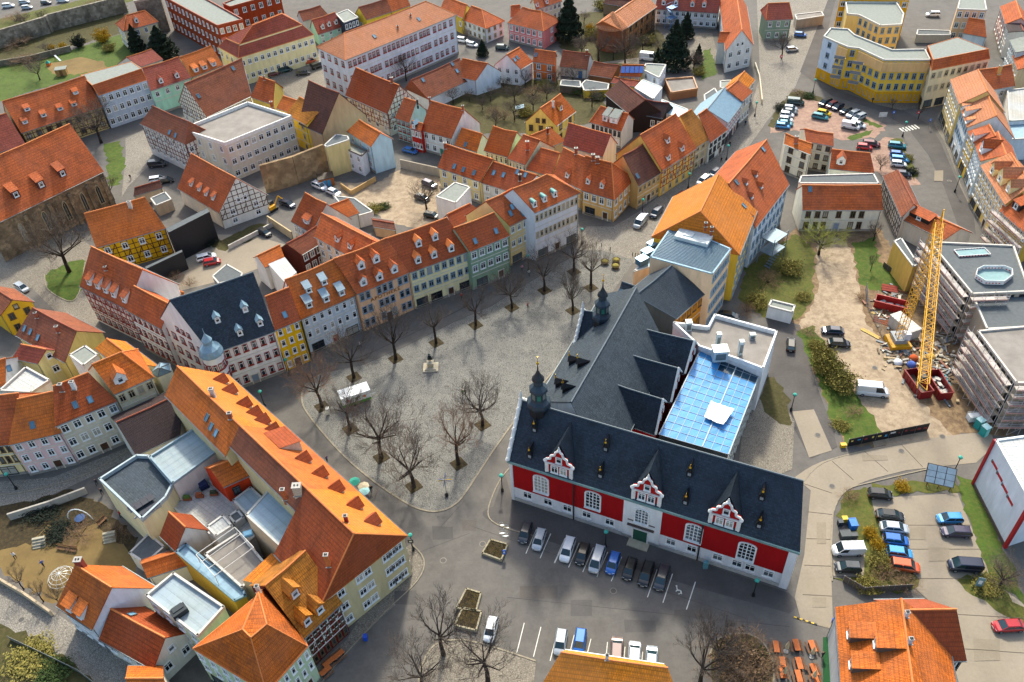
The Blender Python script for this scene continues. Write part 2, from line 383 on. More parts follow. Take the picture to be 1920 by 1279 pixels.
# ---------------------------------------------------------------- gabled / hipped house
def H(label,E1,E2,R1,R2,he,wall,roof,p=48,hip=(0,0),w=None,wa=None,wb=None,wr=None,st='w',gf=None,dm=(),dk='g',ds=(1.3,1.35),dw=None,dr=None,
      sk=(),ch=(),tf='',tc='3a241c',tz=2.6,name='house',cat='house',k=1.,ga=None,gb=None,dc='4a3020',group=None,hr=None,roofm=None,roofb=None,bands=True):
    if isinstance(he,tuple): he=min(hgt(E1,he,True),hgt(E2,he,True))[1]
    e1,e2=G(E1,he),G(E2,he);d=(e2-e1);d.z=0;L=d.length;d.normalize()
    def perp(h):
        r=(G(R1,h)+G(R2,h))/2-e1;r.z=0;return r-d*r.dot(d)
    if hr is None:
        best=(1e9,0)
        for i in range(8,240):
            h=he+i*.08;a=math.atan2(h-he,perp(h).length);er=abs(a-math.radians(p))
            if er<best[0]: best=(er,h)
            if a>math.radians(p): break
        hr=best[1]
    n=perp(hr);D=n.length;nn=n.normalized();tanp=(hr-he)/D
    r1,r2=G(R1,hr),G(R2,hr)
    def onr(r): t=(r-e1);return t.dot(d)
    t1,t2=onr(r1),onr(r2)
    lim=.62*D
    r1=e1+n+d*(t1 if hip[0] else max(-lim,min(lim,t1)));r2=e2+n+d*((t2-L) if hip[1] else max(-lim,min(lim,t2-L)))
    r1.z=r2.z=hr
    if hip[0]: b1=e1+n*(1+k)
    else: b1=r1+(r1-e1)*k;b1.z=he
    if hip[1]: b2=e2+n*(1+k)
    else: b2=r2+(r2-e2)*k;b2.z=he
    b1.z=b2.z=he-0 if k==1 else hr-(hr-he)*k
    O=(e1+e2+b1+b2)/4;O.z=0
    e1,e2,r1,r2,b1,b2=[v-O for v in (e1,e2,r1,r2,b1,b2)]
    root=empty(name,O,label,cat,group)
    Z=Vector((0,0,1));wm=stucco(wall) if isinstance(wall,str) else wall;rm=roofm or RO_[roof]
    # walls, set in under the eaves
    ins=.4
    dz=Z*(-.14);f1=e1+nn*ins;f2=e2+nn*ins;g1=b1-nn*ins;g2=b2-nn*ins
    if hip[0]: f1=f1+d*ins;g1=g1+d*ins
    else: f1=f1+d*.15;g1=g1+d*.15
    if hip[1]: f2=f2-d*ins;g2=g2-d*ins
    else: f2=f2-d*.15;g2=g2-d*.15
    def at(v,z): return Vector((v.x,v.y,z))
    b=MB();zt=he+ins*tanp-.22;zb=b1.z+ins*tanp-.22
    q1=r1+d*(0 if hip[0] else .15);q2=r2-d*(0 if hip[1] else .15)
    flip=(d.cross(nn)).z<0   # orientation
    def face(pts):
        b.poly(pts[::-1] if flip else pts)
    face([at(f1,-.3),at(f2,-.3),at(f2,zt),at(f1,zt)]);face([at(g2,-.3),at(g1,-.3),at(g1,zb),at(g2,zb)])
    face([at(g1,-.3),at(f1,-.3),at(f1,zt)]+([] if hip[0] else [at(q1,hr-.25)])+[at(g1,zb)])
    face([at(f2,-.3),at(g2,-.3),at(g2,zb)]+([] if hip[1] else [at(q2,hr-.25)])+[at(f2,zt)])
    put(b,'wall',wm,root)
    # roof slabs
    r=MB();th=Z*.2
    def slab(pts,mi=0):
        P_=pts[::-1] if flip else pts
        r.poly(P_,mi);r.poly([x-th for x in P_[::-1]])
        for i in range(len(P_)):
            a,c=P_[i],P_[(i+1)%len(P_)];r.poly([a,a-th,c-th,c])
    bm=1 if roofb else 0  # roofb darkens the back slopes, putting their shade into the tile colour
    sag=RR.uniform(.08,.3) if (r2-r1).length>7 else 0.;em=(e1+e2)/2-Z*sag*.3;rm_=(r1+r2)/2-Z*sag;bm_=(b1+b2)/2-Z*sag*.3
    slab([e1,em,rm_,r1]);slab([em,e2,r2,rm_]);slab([bm_,b1,r1,rm_],bm);slab([b2,bm_,rm_,r2],bm)
    if hip[0]: slab([b1,e1,r1],bm)
    if hip[1]: slab([e2,b2,r2],bm)
    ro=put(r,'roof',[rm,RO_[roofb]] if roofb else rm,root)
    # ridge and hip caps, gutter
    c=MB();rc=RIDGE if roof in 'oyrdmpv' else SLR if roof in 'st' else (GUT if roof in('z','zb','g') else BRK)
    c.tube(r1+Z*.02,rm_+Z*.02,.16,n=5);c.tube(rm_+Z*.02,r2+Z*.02,.16,n=5)
    for hp,rr_,cs in ((hip[0],r1,(e1,b1)),(hip[1],r2,(e2,b2))):
        if hp:
            for x in cs: c.tube(x,rr_,.13,n=5)
    put(c,'ridge_cap',rc,ro)
    for a_,c_,s_ in ((e1,e2,-1),(b1,b2,1)):
        g=MB();g.tube(a_+nn*.08*s_-Z*.1,c_+nn*.08*s_-Z*.1,.09,n=5);put(g,'gutter',GUT,ro)
    dp=MB();x=f2-d*.25-nn*.1;dp.tube(at(x,0),at(x,he-.1),.06,n=5);put(dp,'downpipe',GUT,root)
    # facades (left to right seen from outside)
    def side(p,q,out,spec,g_=None,gff=None,key='f',hrr=0):
        if flip: p,q=q,p
        p,q=at(p,0),at(q,0);o=Vector((q-p).cross(Z)).normalized()
        if spec: facade(root,p,q,o,he,spec,st,gf=gff,dc=dc,gable=g_)
        if key in tf: timber(root,p,q,o,he-.1,tc,hrr,tz)
    side(f1,f2,0,w,None,gf,'f');side(g1,f1,0,wa,ga,None,'a',0 if hip[0] else hr-.3);side(f2,g2,0,wb,gb,None,'b',0 if hip[1] else hr-.3);side(g2,g1,0,wr,None,None,'r')
    if bands and w and w[1]>=2 and not tf and L>6:
        bo=MB();xx=(f2-f1);xx.z=0;Lf=xx.length;xx.normalize();oo=-nn
        for s_ in range(1,w[1]): bo.box(at((f1+f2)/2,he/w[1]*s_+.05)+oo*.03,(Lf,.14,.16),(xx,oo,Z))
        bo.box(at((f1+f2)/2,he-.35)+oo*.05,(Lf,.2,.3),(xx,oo,Z));put(bo,'cornice_bands',plain('c8c2b4',.8),root)
        bo=MB();bo.box(at((f1+f2)/2,.3)+oo*.03,(Lf,.12,.7),(xx,oo,Z));put(bo,'plinth',plain('8c867c',.9),root)
    # things on the slopes, given by the pixel where they sit
    def hit(px):
        dr_=ray(*px);o_=Vector((0,0,HC))-O
        for (pt,up,sgn) in ((e1,nn,1),(b1,-nn,-1)):
            N=(Z-up*tanp*(1 if True else 1)).normalized()
            t=(pt-o_).dot(N)/dr_.dot(N);x=o_+dr_*t
            if sgn==1 and (x-e1).dot(nn)>D: continue
            if dr_.dot(N)>0: continue
            return x,up,N
        return x,up,N
    for i,px in enumerate(dm):
        x,up,N=hit(px[:2]);xa=Z.cross(-up).normalized() if True else d
        kk=px[2] if len(px)>2 else dk;sz=px[3] if len(px)>3 else ds
        dormer(root,x,up,xa,tanp,sz[0],sz[1],kk,dw or WHT,dr or (rm if kk!='b' else ZB))
    for px in sk:
        x,up,N=hit(px);skylight(root,x,Z.cross(-up).normalized(),(up+Z*tanp).normalized(),N)
    for px in ch:
        x,up,N=hit(px[:2]);chimney(ro,x,*(px[2:]))
    root['he']=he
    return root,dict(e1=e1,e2=e2,r1=r1,r2=r2,b1=b1,b2=b2,f1=f1,f2=f2,g1=g1,g2=g2,he=he,hr=hr,O=O,d=d,nn=nn,tanp=tanp,roof=ro,hit=hit,flip=flip)
# ---------------------------------------------------------------- flat or tapered block
def B(label,px,he,wall,roof='g',par=.4,wins=None,st='w',gf=None,top=None,hr=None,ecol=None,name='building',cat='building',over=0,pcol='b4b0a8',band=None,wz=None,topm=None):
    P_=[G(p,he) for p in px];n=len(P_)
    A=sum(P_[i].x*P_[(i+1)%n].y-P_[(i+1)%n].x*P_[i].y for i in range(n));idx=list(range(n))
    if A<0: P_=P_[::-1];idx=[(n-2-i)%n for i in range(n)]
    O=sum(P_,Vector())/n;O.z=0;P_=[q-O for q in P_]
    root=empty(name,O,label,cat);Z=Vector((0,0,1));wm=stucco(wall) if isinstance(wall,str) else wall
    ms=[wm];b=MB()
    for i in range(n):
        a,c=P_[i],P_[(i+1)%n];mi=0
        if ecol and idx[i] in ecol:
            ms.append(stucco(ecol[idx[i]]));mi=len(ms)-1
        b.poly([(a.x,a.y,-.3),(c.x,c.y,-.3),(c.x,c.y,he),(a.x,a.y,he)],mi)
    put(b,'wall',ms,root)
    if top is None:
        e_=max(((P_[(i+1)%n]-P_[i]) for i in range(n)),key=lambda v:v.length);an=math.atan2(e_.y,e_.x);ca,sa=math.cos(-an),math.sin(-an)
        r=MB();r.cap([(q.x*ca-q.y*sa,q.x*sa+q.y*ca,he-.02) for q in P_]);ro=put(r,'roof',RO_[roof],root);ro.rotation_euler.z=an
        if par:
            m=MB()
            for i in range(n):
                a,c=P_[i],P_[(i+1)%n];x=(c-a);L=x.length;x.normalize();o=x.cross(Z)
                m.box((a+c)/2-o*.1+Z*(par/2-.05),(L+.05,.34,par+.1),(x,o,Z))
            put(m,'parapet',plain(pcol),root)
    else:
        T=[G(p,hr)-O for p in top]
        if A<0: T=T[::-1]
        r=MB()
        if len(T)==n:
            for i in range(n): r.poly([P_[i],P_[(i+1)%n],T[(i+1)%n],T[i]])
            r.cap([tuple(t) for t in T],1)
        ro=put(r,'roof',[RO_[roof],RO_[topm or 'g']],root)
        c=MB()
        for i in range(n): c.tube(T[i],T[(i+1)%n],.13,n=5);c.tube(P_[i],T[i],.1,n=5);c.tube(P_[i],P_[(i+1)%n],.12,n=5)
        put(c,'ridge_cap',RIDGE if roof in 'oyrdmpv' else GUT,ro)
    for e,spec in (wins or {}).items():
        for i in range(n):
            if idx[i]==e:
                a,c=P_[i].copy(),P_[(i+1)%n].copy();a.z=c.z=0;o=(c-a).cross(Z).normalized();facade(root,a,c,o,he,spec,st,gf=gf)
    if band:
        m=MB()
        for i in range(n):
            a,c=P_[i].copy(),P_[(i+1)%n].copy();x=(c-a).normalized();o=x.cross(Z);L=(c-a).length
            m.box((a+c)/2*1+o*.06+Z*(band[0]-he if False else band[0]-(a.z)),(L+.1,.1,band[1]),(x,o,Z))
        put(m,'plinth_band',stucco(band[2]),root)
    return root,P_,O,ro

def absorb(root,child):
    """the pieces of a wing become parts of the building they belong to"""
    off=child.location-root.location
    for c in list(child.children):
        M=c.matrix_local.copy() if c.matrix_local else Matrix.Identity(4)
        loc=c.location.copy();rot=c.rotation_euler.copy();c.parent=root;c.location=loc+off
    bpy.data.objects.remove(child)
# ================================================================ THE SETTING
LV=[0]
NAT=[]
def sheet(name,px,mat,label=None,kind='structure',cat=None,z=None):
    LV[0]+=1;P_=[G(p) for p in px]
    if mat in NAT:      # natural surfaces have ragged edges
        rr=random.Random(LV[0]);Q=[];n=len(P_)
        for i in range(n):
            a,c=P_[i],P_[(i+1)%n];m=max(1,int((c-a).length/1.1))
            for k in range(m): t=k/m;Q.append(a.lerp(c,t)+Vector((rr.uniform(-.55,.55),rr.uniform(-.55,.55),0)))
        P_=Q
    O=sum(P_,Vector())/len(P_);O.z=0
    b=MB();zz=.001*LV[0] if z is None else z;b.cap([(q.x-O.x,q.y-O.y,zz) for q in P_])
    o=put(b,name,mat);o.location=O;o['kind']=kind
    if label: o['label']=label
    return o
def arc(pts,n=5):
    """Catmull-Rom through pixel points"""
    out=[];m=len(pts)
    for i in range(m-1):
        p0,p1,p2,p3=[Vector(pts[max(0,min(m-1,j))]) for j in (i-1,i,i+1,i+2)]
        for k in range(n):
            t=k/n;out.append(tuple(.5*((2*p1)+(p2-p0)*t+(2*p0-5*p1+4*p2-p3)*t*t+(3*p1-p0-3*p2+p3)*t*t*t)))
    return out+[tuple(pts[-1])]
def strip(name,px,w,h,mat,label=None,kind='structure',z0=0,parent=None,cat=None):
    b=MB();P_=[G(p) for p in px];Z=Vector((0,0,1))
    O=P_[len(P_)//2].copy();pts=[p-O for p in P_];n=len(pts);L=[];R_=[]
    for i in range(n):
        d=(pts[min(n-1,i+1)]-pts[max(0,i-1)]).normalized();s=Z.cross(d);L.append(pts[i]+s*w/2);R_.append(pts[i]-s*w/2)
    zt=Z*(z0+h);zb=Z*(z0-.05)
    for i in range(n-1):
        b.poly([R_[i]+zt,R_[i+1]+zt,L[i+1]+zt,L[i]+zt]);b.poly([L[i]+zt,L[i+1]+zt,L[i+1]+zb,L[i]+zb]);b.poly([R_[i+1]+zt,R_[i]+zt,R_[i]+zb,R_[i+1]+zb])
    b.poly([R_[0]+zt,L[0]+zt,L[0]+zb,R_[0]+zb]);b.poly([L[-1]+zt,R_[-1]+zt,R_[-1]+zb,L[-1]+zb])
    o=put(b,name,mat);o.location=O;o['kind']=kind
    if label: o['label']=label
    if cat: o['category']=cat
    return o
ASPH=ground('asphalt','67625d','5a5651',.3,2.2,h3='6a655f');ASPD=ground('old_asphalt','5e5955','4d4946',.5,2.5)
COB=ground('cobbles','7b7872','63615c',.35,2.,cob=3.2,h3='8a867c');PAVE=ground('pavement_slabs','8a8172','736b60',.5,3,cob=3.4)
CONC=ground('concrete','978b7b','837868',.25,2.,h3='8c806e');DIRT=ground('dirt','9e8a72','7e6c58',.5,1.6,h3='ae9c82');DIRTB=ground('site_soil','77614a','5c4937',.6,1.8,h3='947c5c')
GRASS=ground('lawn','486020','364a18',.8,3.,h3='5c5e28');GRASSB=ground('rough_grass','525a22','40461c',.9,2.5,h3='665c2e')
SAND=ground('play_sand','806a40','6a5634',.5,2.);RED=ground('reddish_gravel','99796a','806558',.5,2.5,h3='a88c78');COBL=ground('light_cobbles','8e877c','797268',.4,2.,cob=3.2)
SOIL=ground('planting_soil','3a3020','2a2418',1.2,3.,h3='524428');KERB=plain('867c6a',.9,0,.2,2);LINE=plain('d0ccc0',.8);GARDEN=ground('garden_ground','454420','363419',1.,2.,h3='574b30')
NAT+=[DIRT,DIRTB,GRASS,GRASSB,SAND,SOIL,GARDEN,RED]
gb=MB();gb.poly([(-1600,-400,0),(1600,-400,0),(1600,2400,0),(-1600,2400,0)]);o=put(gb,'ground',ASPH);o['kind']='structure'
SQ=lambda:sheet('market_square',arc([(604,700),(574,722),(566,748),(580,780),(640,850),(700,902),(765,945),(800,958),(826,958),(850,948),(872,925),(930,838),(1000,742),(1060,670),(1100,612),(1150,545),(1190,488)],4)+[(1130,470),(1090,470),(1000,525),(920,575),(850,605),(760,650),(680,685)],COB)
strip('kerb',arc([(604,700),(574,722),(566,748),(580,780),(640,850),(700,902),(765,945),(800,958),(826,958),(850,948),(872,925),(930,838),(1000,742),(1060,670)],5),.3,.1,KERB)
strip('drain_channel',[(585,712),(680,685),(760,650),(850,605),(920,575),(1000,525),(1090,470)],.35,.015,ASPD)
strip('drain_channel',[(590,697),(680,668),(760,632),(860,582),(1000,505)],.25,.012,ASPD)
sheet('hall_forecourt',arc([(925,950),(905,960),(915,975),(960,990)],3)+[(1100,1040),(1300,1100),(1480,1150),(1500,1135),(1480,1112),(1300,1050),(960,935),(945,880),(940,905)],ASPD)
strip('kerb',arc([(962,870),(935,905),(915,960),(935,985),(1000,1005)],5),.2,.1,KERB)
sheet('alley_pavement',[(745,1040),(770,1020),(795,1055),(770,1110),(700,1170),(630,1240),(600,1279),(560,1279),(650,1200)],PAVE)
strip('kerb',arc([(770,1018),(795,1050),(782,1090),(720,1150),(640,1235),(600,1285)],4),.2,.12,KERB)
sheet('left_street',[(-20,960),(-20,905),(100,895),(210,850),(250,835),(262,850),(180,890),(60,945)],COBL)
strip('kerb',arc([(-20,930),(60,920),(160,890),(240,845)],4),.25,.1,KERB)
sheet('left_lower_street',[(-20,1085),(60,1120),(180,1200),(300,1279),(330,1310),(180,1310),(90,1225),(-20,1180)],COBL)
sheet('playground_sand',[(-20,1010),(60,985),(130,930),(190,945),(240,1030),(262,1070),(150,1140),(100,1130),(-20,1060)],SAND)
sheet('playground_beds',[(-20,955),(60,940),(130,915),(195,950),(262,1010),(240,1030),(175,985),(140,1000),(90,985),(60,1020),(-20,1035)],SOIL)
sheet('lower_garden',[(-20,1160),(60,1190),(150,1250),(200,1300),(-20,1300)],GARDEN)
sheet('churchyard_path',[(235,260),(285,235),(290,300),(240,350),(228,370),(236,290)],COBL)
sheet('churchyard_street',[(-10,480),(120,420),(180,470),(170,560),(200,640),(120,600),(60,540),(-10,545)],PAVE)
sheet('churchyard_lawn',arc([(84,515),(88,540),(110,557),(135,565),(150,545),(160,492),(130,490),(84,515)],3),GRASS)
strip('kerb',arc([(84,515),(88,540),(110,557),(135,565),(150,545),(160,492)],4),.22,.14,KERB)
sheet('street_lawn',[(195,270),(225,265),(235,300),(225,345),(205,350),(200,300)],GRASS)
sheet('nursery_lawn',[(-20,125),(130,95),(240,60),(255,100),(230,130),(160,140),(0,190),(-20,200)],GRASS)
sheet('nursery_sandpit',[(85,120),(150,108),(190,115),(205,128),(140,140),(100,140)],SAND)
sheet('town_wall_bank',[(-20,75),(240,10),(240,60),(100,95),(-20,120)],GARDEN)
sheet('bank_meadow',[(-20,40),(130,5),(260,-30),(260,0),(100,35),(-20,68)],GRASSB)
sheet('school_yard',[(500,150),(600,100),(640,175),(560,190)],PAVE)
sheet('yard_dirt',[(620,340),(700,345),(760,315),(825,330),(830,400),(800,430),(740,420),(700,400),(640,375)],DIRT)
sheet('back_court',[(290,500),(380,440),(470,440),(540,460),(520,490),(440,520),(340,545)],CONC)
sheet('bank_strip',[(395,460),(480,420),(510,420),(470,450),(420,470)],GARDEN)
sheet('gardens',[(830,170),(960,150),(1060,150),(1130,175),(1140,230),(1080,235),(1000,250),(900,250),(870,225)],GARDEN)
sheet('villa_park',[(1050,30),(1130,20),(1240,60),(1260,110),(1170,125),(1090,110),(1050,90)],GARDEN)
sheet('villa_drive',[(1290,62),(1335,62),(1345,100),(1320,135),(1220,120),(1120,118),(1200,108),(1285,110)],PAVE)
sheet('villa_lawn',[(1318,95),(1332,90),(1345,138),(1315,150)],GRASS)
sheet('main_street',[(1418,-20),(1560,-20),(1548,60),(1505,130),(1490,165),(1440,225),(1400,280),(1350,330),(1262,410),(1225,450),(1195,495),(1120,480),(1075,465),(1100,425),(1150,425),(1200,396),(1300,318),(1370,262),(1410,195),(1425,140)],COBL)
SQ()
sheet('ring_road',[(1560,-20),(1500,135),(1560,180),(1640,205),(1700,238),(1740,290),(1770,350),(1795,420),(1830,440),(1825,400),(1790,330),(1765,270),(1745,235),(1690,205),(1600,180),(1555,160),(1530,140),(1572,-20)],ASPD)
sheet('corner_pavement',[(1535,140),(1560,160),(1640,195),(1690,207),(1745,198),(1745,190),(1630,190),(1540,150)],PAVE)
sheet('row_pavement',[(1765,205),(1750,232),(1770,265),(1795,330),(1825,400),(1860,470),(1870,460),(1840,430),(1800,350),(1778,265)],PAVE)
sheet('upper_car_park',[(1478,180),(1500,176),(1560,188),(1665,238),(1640,258),(1580,262),(1490,245),(1440,250),(1470,205)],RED)
sheet('upper_hedge_bed',[(1480,175),(1500,170),(1545,186),(1540,192),(1500,186),(1450,240),(1438,236)],GARDEN)
sheet('verge',[(1622,222),(1655,236),(1645,240),(1618,228)],GRASS)
sheet('verge',[(1590,258),(1635,242),(1638,248),(1600,262)],GRASS)
sheet('lower_car_park',[(1600,285),(1660,258),(1692,262),(1722,345),(1700,352),(1640,320)],RED)
sheet('verge',[(1670,262),(1688,260),(1722,330),(1712,340)],GRASSB)
for i in range(6):
    x0,y0=1685+i*5.6,241-i*1.3;sheet('crossing_stripe',[(x0,y0),(x0+2.6,y0-.6),(x0+12,y0+6.2),(x0+9.4,y0+7)],LINE)
sheet('site_ground',[(1395,560),(1440,470),(1500,425),(1650,430),(1700,500),(1790,620),(1890,770),(1895,815),(1800,815),(1745,828),(1640,838),(1590,838),(1540,740),(1500,640),(1440,600)],DIRTB)
sheet('site_track',arc([(1540,445),(1590,455),(1605,520),(1625,600),(1680,690),(1740,770),(1790,820),(1745,832),(1640,835),(1600,770),(1560,700),(1505,650),(1500,600),(1530,560),(1530,480)],3),DIRT)
sheet('site_soil',[(1630,545),(1700,520),(1790,640),(1860,760),(1900,800),(1870,815),(1795,805),(1740,740),(1690,660),(1625,610)],DIRTB)
sheet('site_lawn',[(1598,455),(1640,445),(1650,490),(1680,520),(1700,545),(1630,545),(1612,530)],GRASS)
sheet('garden_rough',[(1400,500),(1490,440),(1530,470),(1525,560),(1500,600),(1440,600),(1380,560)],GRASSB)
sheet('back_yard',[(1440,590),(1500,610),(1530,720),(1560,800),(1570,838),(1520,860),(1470,770),(1440,700)],ASPD)
sheet('concrete_pad',[(1485,772),(1526,768),(1560,845),(1517,858)],CONC)
sheet('bank_grass',[(1492,620),(1520,608),(1560,660),(1600,730),(1650,800),(1652,820),(1590,838),(1565,800),(1530,700)],GRASS)
sheet('terrace_setts',[(1395,775),(1440,715),(1490,790),(1485,880),(1440,900),(1385,870)],PAVE)
sheet('planting_bed',arc([(1440,705),(1460,715),(1478,750),(1482,790),(1476,800),(1430,770),(1425,745)],3),GARDEN)
sheet('hall_road',arc([(1490,895),(1540,866),(1640,840),(1745,822),(1850,812),(1862,838)],4)+[(1830,868),(1790,872)]+arc([(1700,882),(1625,902),(1582,925),(1563,960)],4)+[(1558,1060),(1562,1180),(1502,1165),(1490,1120),(1508,1040),(1520,920)],CONC)
sheet('lot_paving',[(1632,935),(1795,925),(1830,1010),(1860,1090),(1930,1140),(1930,1290),(1800,1290),(1775,1200),(1740,1125),(1712,1100),(1690,1060),(1648,985)],CONC)
sheet('lot_verge',[(1585,925),(1640,910),(1790,895),(1800,920),(1640,930),(1640,960),(1665,1010),(1690,1060),(1725,1085),(1708,1112),(1620,1110),(1562,1085),(1562,1080),(1615,1080),(1618,1030),(1600,1000),(1566,960)],GRASSB)
sheet('lot_bays',[(1563,1025),(1622,1022),(1620,1082),(1562,1080)],CONC)
sheet('lot_bank',[(1800,895),(1830,905),(1930,1140),(1860,1090),(1830,1010),(1795,925)],GRASS)
sheet('south_verge',[(1788,1088),(1850,1075),(1930,1150),(1930,1180),(1860,1138)],GRASSB)
strip('kerb',arc([(1505,905),(1545,867),(1640,842),(1745,824)],4),.2,.1,KERB)
strip('kerb',arc([(1560,1090),(1558,1000),(1566,950),(1590,918),(1640,903),(1760,875)],4),.2,.12,KERB)
sheet('green_carpet',[(1543,1195),(1562,1195),(1563,1290),(1543,1290)],plain('1c4a26',.95))
sheet('round_bed_paving',arc([(785,1290),(790,1250),(815,1210),(860,1200),(905,1208),(960,1225),(1005,1240)],4)+[(1000,1290)],PAVE)
strip('kerb',arc([(785,1290),(790,1250),(815,1210),(860,1200),(905,1208),(960,1225),(1005,1240)],4),.25,.14,KERB)
sheet('round_bed',arc([(1330,1300),(1330,1230),(1345,1200),(1385,1188),(1425,1200),(1448,1240),(1450,1300)],4),GARDEN)
strip('kerb',arc([(1330,1230),(1345,1200),(1385,1188),(1425,1200),(1448,1240),(1450,1290)],4),.25,.14,KERB)
# painted bay lines
def lines(a,b,n,dx,dy):
    for i in range(n):
        t=i/(n-1) if n>1 else 0;x=a[0]+(b[0]-a[0])*t;y=a[1]+(b[1]-a[1])*t
        strip('bay_line',[(x,y),(x+dx,y+dy)],.12,.004,LINE,z0=.012)
lines((1006,992),(1166,1044),7,-20,46);lines((1062,1010),(1062,1010),1,-22,46)
strip('bay_line',[(1261,1076),(1243,1130)],.14,.004,LINE,z0=.012);strip('bay_line',[(1304,1091),(1287,1143)],.14,.004,LINE,z0=.012);strip('bay_line',[(1232,1068),(1214,1120)],.12,.004,LINE,z0=.012)
lines((983,1168),(1108,1198),5,-14,56);lines((1139,1204),(1205,1222),3,-3,34)
# wheelchair symbol painted on the bay
b=MB();c0=G((1272,1110));
for i in range(14):
    t0,t1=2*PI*i/18-1.9,2*PI*(i+1)/18-1.9;b.poly([(.42*math.cos(t0),.42*math.sin(t0),0),(.42*math.cos(t1),.42*math.sin(t1),0),(.3*math.cos(t1),.3*math.sin(t1),0),(.3*math.cos(t0),.3*math.sin(t0),0)][::-1])
b.box((-.1,.55,0),(.14,.75,.004));b.box((.12,.25,0),(.5,.13,.004));b.box((.42,-.1,0),(.13,.6,.004));b.box((-.1,1.05,0),(.24,.24,.004))
o=put(b,'bay_symbol',LINE);o.location=c0+Vector((0,0,.02));o['kind']='structure';o['label']='white wheelchair symbol painted on the empty bay'
b=MB()
for i in range(8): b.box((i*.42,0,.06),(.42,.22,.12),m=i%2)
P0,P1=G((1491,1158)),G((1518,1167));o=put(b,'stop_bump',[plain('c8a020'),DRK],label='yellow and black striped bump on the asphalt edge',cat='bump');o.location=P0;o.rotation_euler.z=math.atan2(P1.y-P0.y,P1.x-P0.x)

# patches and covers in the paving
r=random.Random(21)
for i,(x,y,w_,h_) in enumerate([(830,1000,40,24),(885,1060,60,18),(1010,1110,70,24),(1090,1140,40,30),(1180,1130,60,20),(1300,1150,70,18),(760,1120,40,26),(700,985,30,16),(880,985,26,20),(1200,1175,60,22),(640,880,20,20),(1540,1000,18,40),(1536,1130,26,18),(1640,860,50,10),(1720,1000,30,24),(1760,1040,40,26),(1850,1220,50,40),(560,735,40,14),(1130,520,26,10),(1240,420,24,10),(1760,330,16,20),(700,930,24,20)]):
    m=(ground('patch_a','605b57','53504c',.6,3),ground('patch_b','6d6862','5d5853',.6,3),ground('patch_c','666059','59534d',.6,3))[i%3] if y<1280 and x<1500 else ground('patch_d','8e8271','7f7463',.5,3)
    k=r.uniform(-.2,.2)*w_;sheet('asphalt_patch',[(x-w_/2,y-h_/2+k*.3),(x+w_/2+k*.2,y-h_/2),(x+w_/2,y+h_/2+k*.2),(x-w_/2-k*.3,y+h_/2)],m,z=.006+.0005*i if x<1500 else .085+.0005*i)
for x,y in ((831,1051),(1533,816),(1690,846),(1767,819),(1150,1108),(905,1020),(1640,690),(40,1162),(985,470),(1780,340),(1560,912),(700,870)):
    b=MB();b.lathe((0,0,0),[(.42,0),(.42,.01),(.3,.012)],14);b.lathe((0,0,.0),[(.56,-.02),(.56,.004)],14,m=1);o=put(b,'manhole_cover',[plain('4a4642',.7),plain('7a7368',.9)]);o.location=G((x,y))+Vector((0,0,.008 if x<1500 else .09));o['kind']='structure'

JT=plain('6a5f50',.95)
for a,c in (((1500,905),(1560,925)),((1560,865),(1600,900)),((1620,846),(1665,885)),((1690,834),(1730,876)),((1515,960),(1560,965)),((1512,1010),(1558,1012)),((1508,1060),(1558,1062)),((1505,1115),(1560,1118)),((1645,985),(1820,985)),((1665,1030),(1838,1030)),((1700,1085),(1860,1085)),((1760,1150),(1925,1160)),((1780,1215),(1925,1225))):
    strip('road_joint',[a,c],.07,.003,JT,z0=.09)
for a,c in (((880,985),(1010,1030)),((1010,1030),(1400,1160)),((870,940),(815,1000)),((720,1060),(880,1000)),((950,1120),(1480,1175))):
    strip('asphalt_seam',[a,c],.06,.002,ASPD,z0=.014)
# ================================================================ HOUSES
# --- the row along the market square
SLQ=H('slate-roofed white corner house with red window frames and round bay',(396,664),(516,621),(319,567),(473,507),(543,697),'e2ddd8','s',p=50,w=(7,3),wa=(6,3),ga=(3,1.2),st='r',gf='door',dm=[(461,584),(409,604),(451,628),(489,610)],dk='g',ds=(1.1,1.2),dr=ZB,dw=plain('93a2aa'),dc='7a8898')
H('narrow bright yellow house between the slate-roofed corner house and the pale blue house',(515,620),(564,600),(496,555),(543,540),(543,697),'e6b414','d',p=48,w=(3,4),gf='door',sk=[(534,590)])
H('pale blue house with five grey box dormers and red doorway',(565,599),(667,554),(534,525),(626,486),(583,668),'c6d0d8','o',p=49,w=(7,3),gf='shop',dc='8c2420',dm=[(581,576,'s',(1.35,1.35)),(613,565,'s',(1.35,1.35)),(642,553,'s',(1.35,1.35)),(580,548,'s',(1.25,1.2)),(609,533,'s',(1.25,1.2))],dr=plain('7e909a',.7),dw=plain('8e9ca4'))
apo,AP=H('peach house with golden APOTHEKE lettering and five gabled dormers',(669,552),(770,510),(626,486),(724,446),(680,624),'e6b890','r',p=49,w=([.08,.19,.4,.51,.62,.8,.91],3),gf='door',dm=[(683,535),(713,525),(741,511),(679,504),(707,492)],ds=(1.5,1.6),st='b',bands=False)
H('cream house with five arched dormers above a long shop window',(769,511),(882,470),(724,446),(839,409),(780,582),'e4d9a8','d',p=49,w=(8,3),gf='shop',dm=[(785,493,'g'),(815,483,'g'),(847,471,'g'),(786,462,'g'),(817,450,'g')],ds=(1.3,1.5),st='b',dr=plain('c87038'))
H('sage green house with two skylights beside the cream shop',(881,472),(956,442),(852,429),(925,397),(890,546),'8aa488','d',p=48,w=(5,3),gf='shop',sk=[(891,452),(930,433)])
H('yellow-beige house with skylights next to the white corner block',(956,424),(1004,400),(910,377),(961,354),(968,500),'dcc48c','r',p=46,w=(4,3),gf='shop',sk=[(960,388),(980,400),(957,400)])
